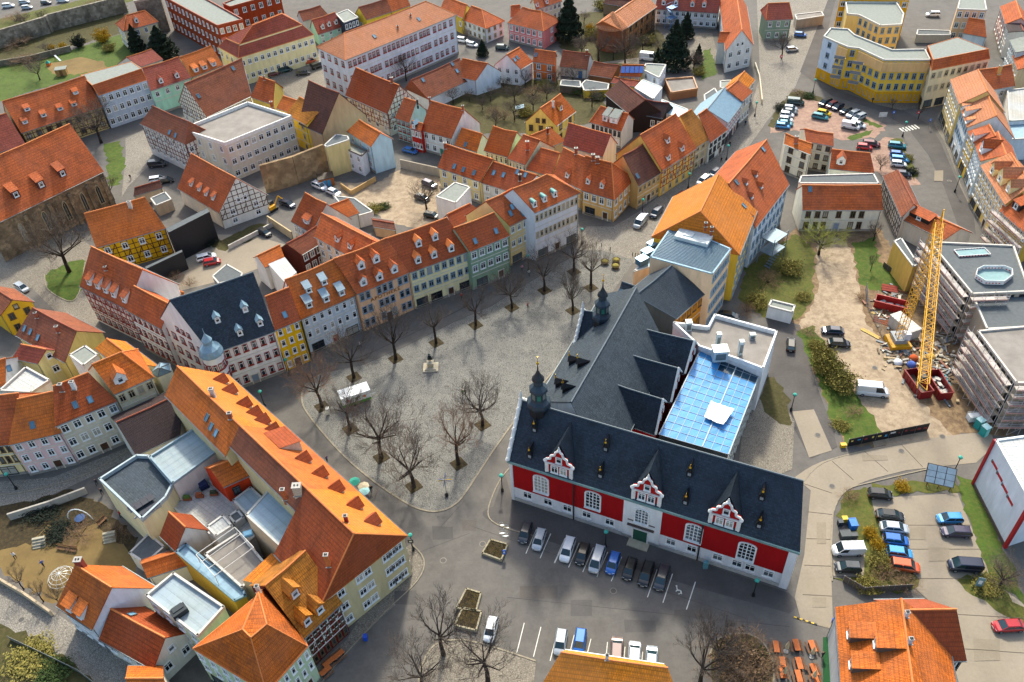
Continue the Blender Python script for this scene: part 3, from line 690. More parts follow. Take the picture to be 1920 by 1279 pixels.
H('long white stucco house with three green barrel dormers at the square corner',(1003,399),(1089,361),(961,354),(1026,327),(1009,490),'d6d8dc','r',p=46,w=(10,3),gf='shop',hip=(0,1),wb=(3,3),st='t',dm=[(1003,388,'b'),(1022,378,'b'),(1041,369,'b')],ds=(1.1,1.5),dr=plain('4a7a78',.5,.2))
cs1=H('ochre-and-white corner shop with hipped roof and small white dormers',(1090,357),(1152,375),(1098,291),(1146,306),(1098,402),'d0a868','r',p=48,hip=(0,1),w=(4,2),wb=(4,2),gf='shop',dm=[(1102,344),(1128,352)],ds=(1.0,1.2),ch=[(1120,305),(1112,300)])
cs2=H('red-roofed rear part of the corner shop behind the white house',(1036,330),(1090,356),(1052,279),(1100,292),6.3,'d0a868','r',p=48,w=(2,2),dm=[(1063,332)],ds=(1.0,1.2),ch=[(1080,288)])
H('ochre house with brown mossy roof beside the corner shop',(1198,349),(1242,322),(1169,292),(1207,268),(1200,395),'c8a468','n',p=48,w=(5,2),gf='door',sk=[(1195,330)],st='t')
H('yellow and red timbered house with tall orange roof and three dormers',(1242,320),(1307,278),(1200,253),(1268,213),(1234,370),'e0b860','r',p=48,w=(5,3),st='t',tf='f',tc='8a2018',tz=2.4,dm=[(1253,267),(1280,282),(1254,299)],ds=(1.2,1.2))
H('narrow beige house under a mottled yellow-orange roof',(1305,277),(1338,257),(1273,217),(1299,206),(1300,322),'c8b48c','m',p=48,w=(3,3),gf='door',st='t')
H('white house with green shutters and shopfront under dark red roof',(1332,268),(1365,243),(1305,213),(1330,205),(1326,310),'d8d8d0','d',p=46,w=(4,3),gf='shop',st='k')
H('long pink timbered house with pale blue metal roof on the main street',(1365,230),(1396,188),(1325,205),(1350,175),(1359,278),'cfa8a4','zb',p=40,w=(8,3),gf='shop',tf='f',tc='b07068',tz=2.6,st='w',sk=[])
H('orange-roofed house beyond the blue metal roof on the main street',(1392,190),(1412,172),(1362,168),(1385,150),8,'d8c8a8','r',p=42,w=(4,2))
H('yellow house with bright orange roof at the far street bend',(1400,170),(1416,150),(1382,150),(1396,133),6,'e0b848','y',p=42,w=(3,2))
# --- behind the row
H('low brown-roofed workshop behind the pale blue house',(566,478),(604,455),(534,455),(597,425),6,'5a2a20','b',p=40,w=(3,2),st='w')
H('orange-roofed annex with white glazed court roof behind the yellow house',(497,502),(534,484),(482,480),(525,459),6.5,'d8d4cc','o',p=35)
B('flat white glazed court roof behind the yellow house',[(503,495),(534,482),(556,510),(534,530)],7,'d8d4cc','w',0,name='court_roof',cat='roof')
H('peach back wing with two dormers behind the chemist house',(589,444),(668,488),(602,400),(700,450),8.5,'e2c4a4','r',p=42,w=(5,3),dm=[(632,452),(656,465)],ds=(1.2,1.2))
H('steep brown-red gabled shed house with shed dormer by the gravel yard',(545,415),(583,436),(572,361),(612,382),4.5,'d0ccc4','r',p=52,w=(5,1),dm=[(574,418,'s',(2.2,1.2))])
H('small orange-roofed cottage backing onto the dirt yard',(640,412),(674,399),(602,394),(652,371),4.5,'d8d8d4','o',p=35)
B('low pitched grey felt roof shed beside the dirt yard',[(625,367),(665,372),(700,397),(672,405),(640,385)],3.5,'d4d4d0','gd',.15,name='shed',cat='shed')
H('low brown lean-to roof on the edge of the dirt yard',(700,425),(742,432),(690,412),(730,416),3,'b8a088','n',p=20)
H('dark brown roof block between green house and white annex',(848,428),(905,400),(835,400),(875,388),7.5,'c8b8b0','d',p=42)
B('white annex with grey-green felt roof behind the sage house',[(817,369),(853,342),(882,351),(855,381)],7.5,'dcdcd8','g',.15,wins={},name='annex',cat='annex')
H('pale yellow back house with three blue skylights',(820,314),(900,341),(838,270),(924,299),(827,357),'dcc890','d',p=44,w=(4,2),sk=[(852,312),(869,318),(889,324)],ch=[(835,278)])
H('grey-white back house with white skylights next to the pale yellow one',(902,342),(975,366),(925,300),(1004,330),6.5,'d0d0c8','d',p=42,w=(4,2),sk=[(926,324),(944,328),(970,322),(985,328)],ch=[(975,338,1.6,.6,'2a2826')])
H('small pale green house with steep bright orange roof among back yards',(907,282),(952,294),(925,236),(969,248),7,'ccd8ac','o',p=50,w=(5,2),gb=(1,1))
H('lower bright orange house behind the pale yellow back house',(852,272),(894,285),(865,240),(905,251),5,'d0ccc0','o',p=48,sk=[(873,271)])
H('tall narrow orange-roofed back house with big chimney',(951,297),(985,309),(980,253),(1014,262),7,'d8dcb8','r',p=40,w=(5,2),ch=[(989,280,2.2,.8,'b05a38')])
H('lower orange back roof beside the tall narrow back house',(986,317),(1034,331),(1014,277),(1049,287),6,'d0c0a0','r',p=40)
H('small orange-roofed back building below the yellow garden house',(1022,280),(1061,264),(999,256),(1029,237),5,'c8b088','o',p=38,ch=[(1027,250,1.5,.5,'6a2a20')])
H('yellow garden house with orange roof and single dormer',(1044,236),(1080,209),(1014,203),(1050,175),6.2,'e4cc6c','o',p=48,wa=(3,2),ga=(2,1),w=(2,2),dm=[(1052,206)],ds=(1.3,1.3),dw=plain('d8b850'),st='n',ch=[(1037,200,1.5,.6,'d8d4cc')])
H('large plain red roof with white gable behind the corner shop',(1055,272),(1130,294),(1065,231),(1146,252),5.5,'dcd4d0','v',p=48,gb=(2,.8))
H('white house with arched loggia windows and twin box dormers',(1105,229),(1165,246),(1125,200),(1180,212),5.5,'dcdcd4','r',p=42,hip=(1,0),w=(7,2),gf='none',st='k',dm=[(1134,227,'s',(1.4,1.7)),(1150,231,'s',(2.4,1.7))],dr=GR)
H('dark brown barn roof behind the twin-dormer house',(1192,213),(1243,222),(1200,180),(1252,197),5,'3a302c','k',p=40,w=(4,1),st='w')
H('black timber barn with half orange half brown roof',(1134,176),(1177,212),(1168,148),(1206,188),6,'2e2624','n',p=42,tf='a',tc='5a3a2a',tz=.2)
B('blue-grey standing seam metal roof on white annex',[(1190,165),(1205,149),(1242,164),(1225,186)],6,'d4d8d8','zb',.1,name='annex',cat='annex')
B('pale metal roofed link building below the blue-grey seam roof',[(1240,186),(1290,205),(1285,222),(1240,212)],5,'c8ccd0','zb',.1,name='annex',cat='annex')
B('white flat-roofed house with grey felt top near the park',[(1204,131),(1211,120),(1249,122),(1236,147)],6,'dfe2e4','g',.25,wins={3:(2,2),2:(2,2)})
r_,Q=H('yellow house with a row of blue solar panels on its roof',(1160,143),(1202,144),(1167,120),(1208,123),5,'e4cc74','r',p=40,w=(3,2))
for i in range(5):
    x,up,N=Q['hit']((1168+i*8.6,131));b=MB();b.box((0,0,.12),(1.15,2.0,.08));M=Matrix.Identity(4)
    for j,v in enumerate((Vector((0,0,1)).cross(-up).normalized(),(up+Vector((0,0,Q['tanp']))).normalized(),N)):
        for q in range(3): M[q][j]=v[q]
    M.translation=x;put(b,'solar_panel',plain('5a78b8',.25),r_,M=M)
H('low red-roofed porch house below the solar panels',(1145,155),(1195,163),(1150,146),(1200,150),3.5,'d8b060','v',p=30)
H('brown-roofed white cottage with blue door beside the park',(1049,125),(1101,131),(1055,95),(1107,100),(1050,143),'dadad2','b',p=42,w=(2,1),gf='door',dc='2a6aa0',ch=[(1100,103)])
H('long brown shed roof between cottage and yellow solar house',(1103,140),(1147,147),(1112,116),(1162,121),3,'6a5040','b',p=38)
B('yellow walled open shed with dark interior in the gardens',[(1090,158),(1098,150),(1142,157),(1140,168),(1095,170)],2.4,'d8b840','gd',.1,name='shed',cat='shed')
H('orange-rendered narrow house with red roof in the garden row',(998,116),(1040,122),(1002,93),(1043,97),6,'d8733a','r',p=42,w=(2,2),sk=[(1005,103)])
H('white garden-row house with red roof and skylights',(977,130),(1000,116),(952,103),(972,88),5.5,'dfe0e0','r',p=42,wa=(3,2),sk=[(970,108),(965,112)])
B('beige flat block between villa lawn and the street bend',[(1350,152),(1392,150),(1396,160),(1350,166)],4.5,'c4b8a0','g',.2,name='annex',cat='annex')
B('tan blank gable block beside the blue metal roof',[(1320,178),(1340,165),(1348,178),(1322,200)],6.5,'b0a084','gd',.1,name='annex',cat='annex')
B('roofless brick ruin with pale rubble floor in the yards',[(1246,150),(1300,146),(1308,168),(1258,176)],2.2,'9a6a4a','gv',.5,name='ruin',cat='ruin',pcol='a87850')
B('low dark shed roof beside the park wall',[(1052,150),(1088,152),(1090,164),(1050,160)],2.4,'5a5048','gd',.1,name='shed',cat='shed')
H('little red-roofed summer house in the back gardens',(845,212),(868,216),(850,204),(870,207),2.6,'b8a890','v',p=34)
B('long concrete retaining wall block by the top street',[(1490,28),(1540,22),(1545,30),(1494,38)],3,'a89c90','gv',.2,name='retaining_block',cat='wall')
B('walled yard block behind the yellow apartments',[(1720,56),(1782,58),(1782,66),(1718,66)],2.5,'b0a898','gd',.2,name='yard_wall',cat='wall')
H('dark tiled long shed behind the convent drive',(1130,6),(1180,14),(1138,-6),(1186,0),4,'8a7a60','n',p=36)
# --- around the school
H('long white school with pale orange hipped roof and grey pilasters',(647,113),(857,27),(644,61),(800,3),13,'cfd3da','p',p=30,hip=(1,1),w=([.03,.07,.11,.15,.2,.235,.27,.33,.37,.41,.45,.49,.53,.57,.61,.66,.695,.73,.79,.84,.89,.95],3),wa=(4,3),st='r',sk=[(702,68),(785,36)],ch=[(746,52,.6,.5),(770,30,.6,.5)])
H('yellow mansard house roof behind the school',(687,37),(735,22),(675,15),(722,-4),6,'e4c040','b',p=46,w=(5,1),wa=(1,1))
H('small yellow-walled house continuing behind the school roof',(735,22),(770,10),(722,-4),(755,-18),6,'e4c040','r',p=46)
H('mint green house with three white round dormers',(596,65),(644,49),(582,36),(630,24),(603,86),'a4d4be','v',p=46,w=(3,2),dm=[(606,54),(618,49),(631,45)],ds=(1.2,1.3))
B('navy boarded house with grey flat roof beyond the mint house',[(645,43),(672,33),(652,18),(630,27)],7,'2e3848','g',.2,wins={0:(4,2)})
H('small dark brown gabled roof behind the mint house',(568,40),(615,27),(560,22),(600,10),5,'c8c8c4','b',p=42)
m_,Pm,Om,rm_=B('cream mansard house with two rows of white dormers',[(447,109),(588,65),(545,38),(409,88)],9,'e6d8a4','v',0,wins={0:(12,2),3:(4,2)},top=[(449,83),(566,46),(532,26),(424,72)],hr=12.6,topm='v')
atc=B('upper red hipped attic of the cream mansard house',[(449,83),(566,46),(532,26),(424,72)],12.65,'e6d8a4','v',0,top=[(474,47),(528,26),(527,25),(473,46)],hr=17,name='attic_roof',cat='roof',topm='v')
for i,(x,y,hz) in enumerate([(490,78,9.9),(512,71,9.9),(533,64,9.9),(553,58,9.9),(420,82,9.9),(430,86,9.9),(470,84,9.9)]):
    p0=G((x,y+3),hz)-Om;xa=(Pm[1]-Pm[0]) if True else 0
    ed=[(Pm[k],Pm[(k+1)%4]) for k in range(4)];a,c=min(ed,key=lambda e:(abs(((e[1]-e[0]).normalized().cross(Vector((0,0,1)))).dot(p0-e[0]))))
    xa=(c-a);xa.z=0;xa.normalize();out=xa.cross(Vector((0,0,1)));dormer(m_,p0,-out,xa,1.6,1.3,1.6,'g',WHT,RO_['v'])
H('white timbered barn-red house with hipped brown roof by the lane',(262,232),(347,271),(292,200),(352,229),(284,290),'dcd4cc','b',p=46,hip=(0,1),w=(7,2),wb=(3,2),tf='fb',tc='5a221c',tz=2.6,sk=[(318,248),(329,254)])
B('beige office block with white parapets and grey flat roof',[(341,247),(423,273),(548,222),(466,196)],10.5,'d6ccb8','gv',.9,wins={0:(4,3),1:(9,3)},st='w',pcol='d8d4cc')
H('white-gabled timbered house with long brown-orange roof',(388,220),(472,180),(340,155),(460,111),6,'dcd8c8','b',p=46,wa=(4,2),w=(3,2),tf='a',tc='4a2420',tz=2.8,sk=[(372,180),(437,128)])
H('cream cross wing with little orange roof on the timbered house',(398,186),(416,196),(400,160),(424,170),6,'e4dcb4','o',p=42,wb=(2,2),gb=(1,.8))
H('orange gabled roof cluster with chimney beside the beige office',(470,182),(512,196),(484,145),(518,152),6,'e0c468','r',p=44,ch=[(496,150,1.2,.5)])
H('small yellow house with orange roof tucked behind the beige office',(518,203),(548,213),(530,180),(558,188),8,'e4c030','o',p=40,w=(1,2),ch=[(510,200,1.5,.7)])
H('yellow house with mottled orange roof patched by lichen',(535,214),(573,234),(562,181),(612,207),9.5,'e4c040','m',p=40,w=(2,3),st='t')
H('tall tan gable house with dark brown tiled roof',(560,232),(604,252),(578,151),(636,174),8.5,'c2a47c','n',p=52)
B('blank pale yellow gable extension below the tan gable',[(608,272),(630,252),(652,255),(655,262),(612,276)],9,'d8c488','gd',.1,name='extension',cat='extension')
H('pale blue gabled house with orange roof above the dirt yard',(650,246),(695,275),(667,227),(720,246),(701,328),'b8d4de','o',p=42,gb=(4,1.2),w=(3,2))
B('white flat-roofed annex with grey parapet on the pale blue house',[(636,275),(652,267),(688,284),(678,293)],6,'d8dade','g',.35,wins={3:(3,2)},pcol='6a645e',name='annex',cat='annex')
H('half-timbered gable house with large rust-red roof in the centre back',(647,179),(726,214),(665,127),(750,159),7,'d8d0c0','d',p=50,tf='fb',tc='6a2a20',tz=2.2,w=(5,2),wb=(3,2),gb=(2,1),ch=[(735,155)])
H('narrow teal house with orange roof in the middle lane',(740,221),(767,230),(757,183),(781,190),(748,262),'a0c0b8','r',p=48,w=(3,3),st='r',ch=[(783,196,1.5,.5,'2a2826')])
H('narrow bright red house next to the teal house',(768,240),(789,246),(772,226),(794,232),7,'b02a20','r',p=40,w=(3,2),dm=[(776,240)],ds=(1.2,1.2),dr=ZB,dw=DRK)
H('white house with big orange roof and green door in the middle lane',(789,244),(846,260),(807,189),(871,205),(793,284),'d4d8d8','r',p=50,w=(4,2),gf='door',dc='3a7a68',gb=(2,1),ch=[(806,192,1.4,.5),(868,206,1.2,.5)])
H('low white barn with rust-brown roof behind the school',(803,186),(889,146),(772,151),(860,109),4,'dce0e0','b',p=42,hip=(1,0),sk=[(793,150),(848,120),(857,133)])
H('white gabled barn end with orange roof by the gardens',(848,142),(892,151),(868,109),(914,119),5,'d4e0e8','r',p=44)
H('white and pink corner house with orange hipped roof beyond the school',(866,37),(911,54),(880,12),(907,16),(915,82),'d8dcd8','r',p=40,hip=(0,1),w=(5,2),wb=(3,2),st='t')
H('yellow-walled red-roofed house left of the white and pink corner house',(826,15),(868,34),(833,-8),(878,8),6,'d8b848','r',p=42,w=(3,1))
H('salmon pink house with orange hipped roof',(951,43),(1019,59),(978,14),(1016,20),(1020,94),'d8807c','r',p=36,hip=(0,1),w=(6,2),wb=(1,2))
H('pale blue and yellow house with orange roof behind the pink house',(1005,18),(1054,2),(1000,-3),(1042,-18),6,'d8d8b8','r',p=42,w=(6,2),dm=[(1008,12),(1026,6)],ds=(1.1,1.2))
H('little orange gable left of the pink house',(957,32),(975,30),(958,12),(975,8),4,'d8d8d4','r',p=40)
tth=H('long tan timbered hall with round rust-coloured apse',(1167,58),(1232,12),(1146,43),(1192,-16),(1166,98),'a8794e','p',p=36,hip=(1,0),w=(6,2),st='n',tf='f',tc='7a5232',tz=.3)
b=MB();c0=G((1147,88));b.lathe((0,0,-.3),[(4.6,0),(4.6,7.6)],12);apse=rt=empty('apse',c0,'round rust-red brick apse with fanned tile roof','apse');put(b,'wall',stucco('8a5236'),rt)
b=MB();b.lathe((0,0,7.2),[(5.2,0),(3.6,1.6),(.2,4.4)],12);put(b,'roof',RO_['p'],rt)
H('long white convent house with red roof and blue outside stair',(1229,17),(1347,25),(1232,-12),(1352,-8),(1229,47),'d6dade','v',p=48,w=(10,2),gf='door',dm=[(1244,9),(1267,9),(1298,12),(1320,13)],ds=(1.3,1.3))
tw=H('tall white gabled house with steep orange roof by the wide street',(1349,0),(1360,96),(1378,-14),(1394,56),(1360,138),'dad8d2','r',p=52,w=(4,2),wb=(3,2),gb=(2,1.2))
lw=H('low orange-roofed wing on the tall white gabled house',(1345,80),(1382,80),(1350,60),(1384,60),7,'d8d6d0','r',p=35)
# --- top left
H('long timbered barn with six hatch dormers in its red roof',(40,250),(192,200),(4,190),(159,142),7,'c8b078','r',p=46,w=(8,2),tf='f',tc='3a2a20',tz=.4,st='n',dm=[(52,207,'s'),(83,218,'s'),(114,206,'s'),(140,198,'s'),(48,231,'s'),(143,176,'s')],ds=(1.5,.9))
H('red roof at the frame edge in front of the timbered barn',(-20,292),(48,270),(-30,225),(12,212),5,'6a4838','v',p=44)
B('pale grey-blue town house with red mansard and three white dormers',[(185,179),(275,150),(250,122),(158,148)],(10.5),'b8c2ce','r',0,wins={0:(7,3)},top=[(173,160),(265,129),(246,116),(152,141)],hr=13.2,name='house',cat='house')
H('mint green house with arched gateway under a red roof',(282,170),(359,145),(266,127),(335,107),8,'aadcc0','v',p=44,w=(4,2),gf='none',dm=[(303,155),(333,145)],ds=(1.2,1.2))
H('cream house with orange roof and three shed dormers',(360,145),(419,122),(335,107),(397,86),7.5,'d8cca0','o',p=44,dm=[(369,134,'s'),(385,129,'s'),(402,123,'s')],ds=(1.6,1.2))
H('small red roof beside the dark yew trees',(265,125),(306,111),(236,107),(285,92),4,'d0c8b8','v',p=34)
H('cream house with orange hipped roof at the town wall',(231,59),(297,41),(236,28),(272,20),(248,97),'e2d0a4','r',p=36,hip=(1,1),w=(4,2),wa=(4,2),dm=[(257,42)],ds=(1.2,1.3),sk=[(235,27)])
B('stone gate tower at the town wall',[(252,5),(300,-5),(298,-20),(248,-12)],12,stone('8a8070','6a6256'),'g',.6,name='gate_tower',cat='tower',pcol='9a9080')
B('red brick school with rows of white windows and flat grey roof',[(308,-4),(408,50),(456,38),(352,-20)],11.5,stucco('94401e'),'g',.5,wins={0:(13,3),1:(4,3)},pcol='8a3c20')
B('red brick chapel block with arched windows at the top edge',[(418,8),(432,14),(525,-12),(500,-25)],9,stucco('9a3e1c'),'g',.4,wins={1:(6,2)},pcol='8a3c20')
# --- church on the left
c_,Q=H('stone church nave with tall orange roof and lancet windows',(-24,428),(195,322),(-24,294),(137,235),10,stone('a08868','6e5c46'),'r',p=50,name='church',cat='church',dm=[(33,371,'s',(1.8,2.)),(80,352,'s',(1.8,2.)),(120,331,'s',(1.8,2.))],dw=plain('5a2c26'))
for u in (.22,.42,.6,.76,.9):
    p=Q['f1']+(Q['f2']-Q['f1'])*u;p.z=0;o_=-Q['nn'];xa=Vector((0,0,1)).cross(o_);M=frame(xa,o_);M.translation=p+Vector((0,0,4.8))
    b=MB();pts=[(-.6,-2.6),(.6,-2.6),(.6,1.6),(.35,2.4),(0,2.8),(-.35,2.4),(-.6,1.6)];b.poly([(x,-.05,z) for x,z in pts])
    for i in range(7): a,c=pts[i],pts[(i+1)%7];b.tube((a[0],-.06,a[1]),(c[0],-.06,c[1]),.12,n=4,m=1)
    b.tube((0,-.07,-2.6),(0,-.07,2.6),.05,n=4,m=1);put(b,'lancet_window',[GLASS,plain('a89878')],c_,M=M)
    b=MB();b.box((1.9,-.45,-.6),(.9,.9,8.2));b.box((1.9,-.3,3.7),(.9,.6,.6));put(b,'buttress',stone('a08868','6e5c46'),c_,M=M)
H('yellow timber-framed house with mossy orange roof by the church',(180,465),(311,428),(158,404),(271,367),(190,520),'d0a018','o',p=46,tf='f',tc='4a1c14',tz=.3,w=(4,2),ch=[(245,388,1.4,.8,'c8b8a8')])
B('tall black-clad firewall with flat top beside the yellow timbered house',[(311,428),(389,390),(393,397),(316,436)],8.5,plain('14161c',.5),'gd',0,name='firewall',cat='wall')
B('lower black-clad boundary wall below the yellow timbered house',[(272,500),(341,468),(342,472),(274,504)],5,plain('16181e',.5),'gd',0,name='firewall',cat='wall')
H('white timbered gable barn with orange roof and four small dormers',(332,353),(410,399),(357,288),(443,333),5,'dcd8cc','r',p=50,tf='b',tc='4a3020',tz=2.4,gb=(2,1.5),wb=(2,2),dm=[(358,348,'s'),(373,357,'s'),(386,366,'s'),(399,374,'s')],ds=(1.1,1.))
H('small brown-roofed outbuilding by the church lane',(250,368),(305,352),(262,350),(300,338),3.2,'c0b098','n',p=36)
B('open mossy flat-roofed shed beside the black firewall',[(282,372),(310,360),(322,374),(292,386)],3.2,'b8ac98','gd',.15,name='shed',cat='shed')
B('small dark metal-roofed garage in the back court',[(398,518),(425,495),(455,512),(452,522),(410,532)],3,'8a8c8e','gd',.1,name='garage',cat='garage')
# --- white town house wing on the left
H('long white timber-framed wing with five white-cheeked dormers',(149,537),(238,580),(172,461),(265,506),(185,602),'dedad6','r',p=52,w=(8,3),tf='f',tc='a85a4c',tz=3.2,st='r',dm=[(168,534,'s'),(184,541,'s'),(199,549,'s'),(214,557,'s'),(234,567,'s')],ds=(1.4,1.6),ch=[(199,506,.8,.5)])
H('lower white wing with red window frames joining the slate corner house',(237,582),(302,617),(252,535),(317,571),(268,658),'e0dcda','r',p=50,w=(6,3),st='r')
H('lit orange back roof with white gable behind the long white wing',(345,555),(302,535),(325,542),(285,518),7.5,'e0dcda','y',p=34)
H('yellow house with brown roof at the left frame edge',(-45,560),(0,592),(-20,535),(25,561),6,'e0b030','b',p=36,wb=(2,2),gb=(1,.6),st='n')
H('brown-tiled house with three skylights facing the lane',(29,629),(121,680),(57,579),(147,618),7,'d8c074','b',p=42,sk=[(46,616),(57,622),(71,633)],ch=[(70,595,1.2,.5),(110,622,1.4,.6)])
H('small red roof over yellow gable in the left block',(22,672),(70,682),(40,645),(86,656),7,'e0d090','v',p=40,wb=(1,1),gb=(1,.3))
H('orange roof with white gable at the left frame edge',(-30,735),(10,722),(-35,690),(10,668),7,'dcdcd8','o',p=40,sk=[(17,691)])
B('white roof terrace with furniture between the left houses',[(0,735),(50,690),(95,715),(60,738)],7.6,'dcdcda','w',.5,name='terrace_block',cat='terrace')
B('grey-roofed white block with air-conditioning unit',[(130,666),(160,648),(184,665),(156,686)],9.5,'d8d8d4','g',.15)
H('cream house with bright hipped roof and one large white dormer',(214,740),(289,707),(168,676),(232,668),(237,835),'e0d8b8','o',p=42,hip=(0,1),w=(4,3),wb=(2,3),st='t',dm=[(228,717,'g',(2.2,1.4))],dr=RO_['o'])
H('lit orange roof with two dormers behind the cream house',(300,688),(235,640),(262,668),(165,620),9,'d8ceb0','y',p=36)
B('little blue-grey zinc turret roof at the end of the cream house',[(281,700),(296,707),(321,697),(318,682),(300,680)],9.7,'e0d8b8','zb',0,top=[(297,690),(299,691),(301,690),(300,689),(298,689)],hr=11.6,name='turret',cat='turret',topm='zb')
H('grey stucco house with dark red roof and twelve white windows',(103,800),(220,752),(99,724),(166,699),(150,870),'c8c0ac','d',p=44,w=(5,3),gf='door',sk=[(141,759),(169,749)],ch=[(140,728,1.6,.7,'d0d0cc'),(118,732)])
H('pink house with wide orange roof on the left street',(15,835),(115,812),(33,744),(98,739),(59,892),'d8b8b4','o',p=46,w=(4,3),gf='door',sk=[(61,797)])
H('cream house with turquoise shop sign at the left frame edge',(-50,842),(17,834),(-30,742),(34,740),8.3,'e4cc94','r',p=46,w=(5,3),gf='shop',st='n')
# --- big block bottom left
LA,_=H('far bright orange roof of the long row with triangular dormers',(428,702),(547,809),(332,686),(450,797),10.5,'c8b88c','y',p=46,k=.5,roofb='o',w=(7,3),dm=[(424,716,'g'),(441,735,'g'),(468,760,'g'),(487,777,'g'),(502,791,'g'),(521,808,'g')],ds=(2.1,1.0),dw=plain('c4bca8'),dr=RO_['d'],sk=[(388,783),(396,800),(405,812)],ch=[(400,742,1.6,.7,'b8b0a8'),(433,784,1.2,.6)])
LB,_=H('middle weathered orange roof of the long row with big shed dormer',(547,809),(673,922),(450,797),(575,916),10.5,'c8b88c','o',p=46,k=.34,roofb='b',w=(7,3),dm=[(578,862,'g'),(609,890,'g'),(639,917,'g'),(553,832,'s',(4.5,2.4))],ds=(2.1,1.0),dw=plain('c4bca8'),dr=RO_['d'],ch=[(535,935,2.2,.6,'a85a2c'),(560,925,1.8,1.2,'b8a890')])
LC,_=H('near hipped end of the long row with beige facade and back slope coloured rust-red as in shade',(673,922),(764,1004),(575,916),(664,1000),10.5,'c8b88c','y',p=46,hip=(0,1),roofb='d',w=(5,3),wb=([.1,.2,.42,.52,.75,.83,.91],3),gf='shop',dm=[(674,948,'g'),(707,978,'g')],ds=(2.1,1.0),dw=plain('c4bca8'),dr=RO_['d'],ch=[(617,1060,2.6,.6,'b86a34'),(650,978,1.4,.5,'8a2a20')])  # back and hip slopes tiled darker to stand for the side away from sun
H('dark brown moss-stained roof wing with red patch',(255,855),(338,815),(218,794),(342,733),8,'d8d4c8','k',p=30)
B('white sheet-metal flat roof with blue upstand edge',[(281,858),(372,801),(411,845),(325,908)],10,'c8c4bc','z',.4,pcol='84959c',name='roof_block',cat='building')
B('blue-grey flat roof with solar panels and cream walls',[(188,902),(258,857),(281,858),(326,911),(313,936),(268,978)],9,'dccfa4','t',.7,pcol='9aa6a8',name='roof_block',cat='building')
B('white-tiled roof terrace with plants and railings',[(314,945),(386,893),(425,935),(500,990),(440,1040),(390,1000),(356,978)],5.5,'d8d4cc','w',.4,name='terrace_block',cat='terrace')
H('small steep rust-red roof house on the terrace',(299,1005),(329,1034),(317,959),(347,989),6,'dcdad6','d',p=52)
B('dark grey flat-roofed annex over the playground',[(242,1037),(279,1000),(309,1025),(272,1057)],4,'c8c0ac','gd',.1,name='annex',cat='annex')
H('low orange roof between the annex and the white gable house',(351,1060),(276,1084),(320,1026),(265,1070),4.5,'d0c8b8','o',p=36)
H('orange ribbed roof wing over red wall by the terrace',(419,914),(492,881),(392,876),(481,842),10.2,'b83a18','o',p=38,w=(2,2),st='k')
B('smooth pale zinc roof leaning on the long orange roof',[(461,966),(508,914),(575,974),(531,1030)],11.2,'c8b090','z',.1,name='roof_block',cat='building')
B('small wrinkled zinc roof beside the ribbed orange wing',[(437,938),(470,913),(492,933),(463,965)],8,'c8c0b0','z',.1,name='roof_block',cat='building')
B('yellow-walled courtyard range with blue metal coping',[(330,1036),(349,1020),(458,1108),(462,1118),(440,1128)],6.5,'b8923a','zb',.3,pcol='64808e',name='courtyard_range',cat='building')
B('white pergola terrace with tan floor and roof frame',[(385,1042),(450,1000),(500,1060),(455,1105)],6.8,'dcd8d0',.0 and 'g' or 'gv',.5,name='terrace_block',cat='terrace')
H('timbered red house with mottled orange roof and three pointed dormers',(570,1198),(642,1131),(497,1099),(572,1031),(590,1254),'6a1c18','m',p=46,w=(6,3),tf='f',tc='d8d4cc',tz=2.6,st='n',dm=[(555,1118),(602,1148),(578,1170)],ds=(1.7,1.5),dw=RO_['y'],ch=[(485,1108,1.2,.5,'c8b8a8')])
B('mint green house with orange mansard-hipped roof and white dormers',[(577,1212),(500,1300),(362,1216),(506,1098)],9,'b8c8a4','o',0,wins={0:(6,3),1:(6,3)},top=[(500,1170),(470,1195),(455,1180),(484,1110)],hr=16,gf='shop',name='house',cat='house',topm='o')
B('white-metal roofed house with sunken roof terrace and green walls',[(275,1119),(327,1076),(422,1140),(372,1195)],9,'c8d0b0','z',.5,wins={3:(4,3)},name='house',cat='house')
H('white gabled house with orange roof and two shed dormers by the playground',(105,1136),(172,1181),(140,1059),(210,1101),7,'dcdde2','o',p=50,gb=(1,2),w=(3,2),dm=[(130,1145,'s'),(150,1158,'s')],ds=(1.7,1.4),ch=[(153,1061,1.6,1.,'8a3c2c')])
H('low rust-roofed house with painted mural gable',(185,1199),(287,1256),(210,1138),(307,1199),5,'d8d2c0','d',p=46,w=(4,1),wb=(2,1),gb=(1,.6),sk=[(247,1152)])
H('orange hipped roof corner at the bottom frame edge',(255,1330),(330,1330),(235,1272),(262,1272),5,'d0c8b8','o',p=40)
# --- bottom right
H('big orange pavilion roof at the bottom edge beside the parked cars',(985,1335),(1300,1385),(1067,1217),(1232,1258),5.5,'d8d0c0','y',p=40,k=.12,roofm=tiles('e8861a','a85a18',.15),ch=[(1138,1235,.9,.4,'c8c8c8')])
H('orange-roofed house with three hatch dormers by the car park',(1578,1310),(1566,1138),(1714,1300),(1690,1122),7.5,'d0d0cc','o',p=38,dm=[(1590,1192,'s'),(1640,1210,'s'),(1594,1248,'s')],ds=(2.2,1.6),dw=plain('5a5048'),ch=[(1705,1205,1.,.5,'b0b4b8'),(1698,1155,1.,.5,'c8c8c8')])
H('dark-walled side wing with striped orange roof on the car park house',(1738,1240),(1813,1239),(1705,1143),(1794,1143),7,'22262e','d',p=48,w=(2,2),wb=(2,2))
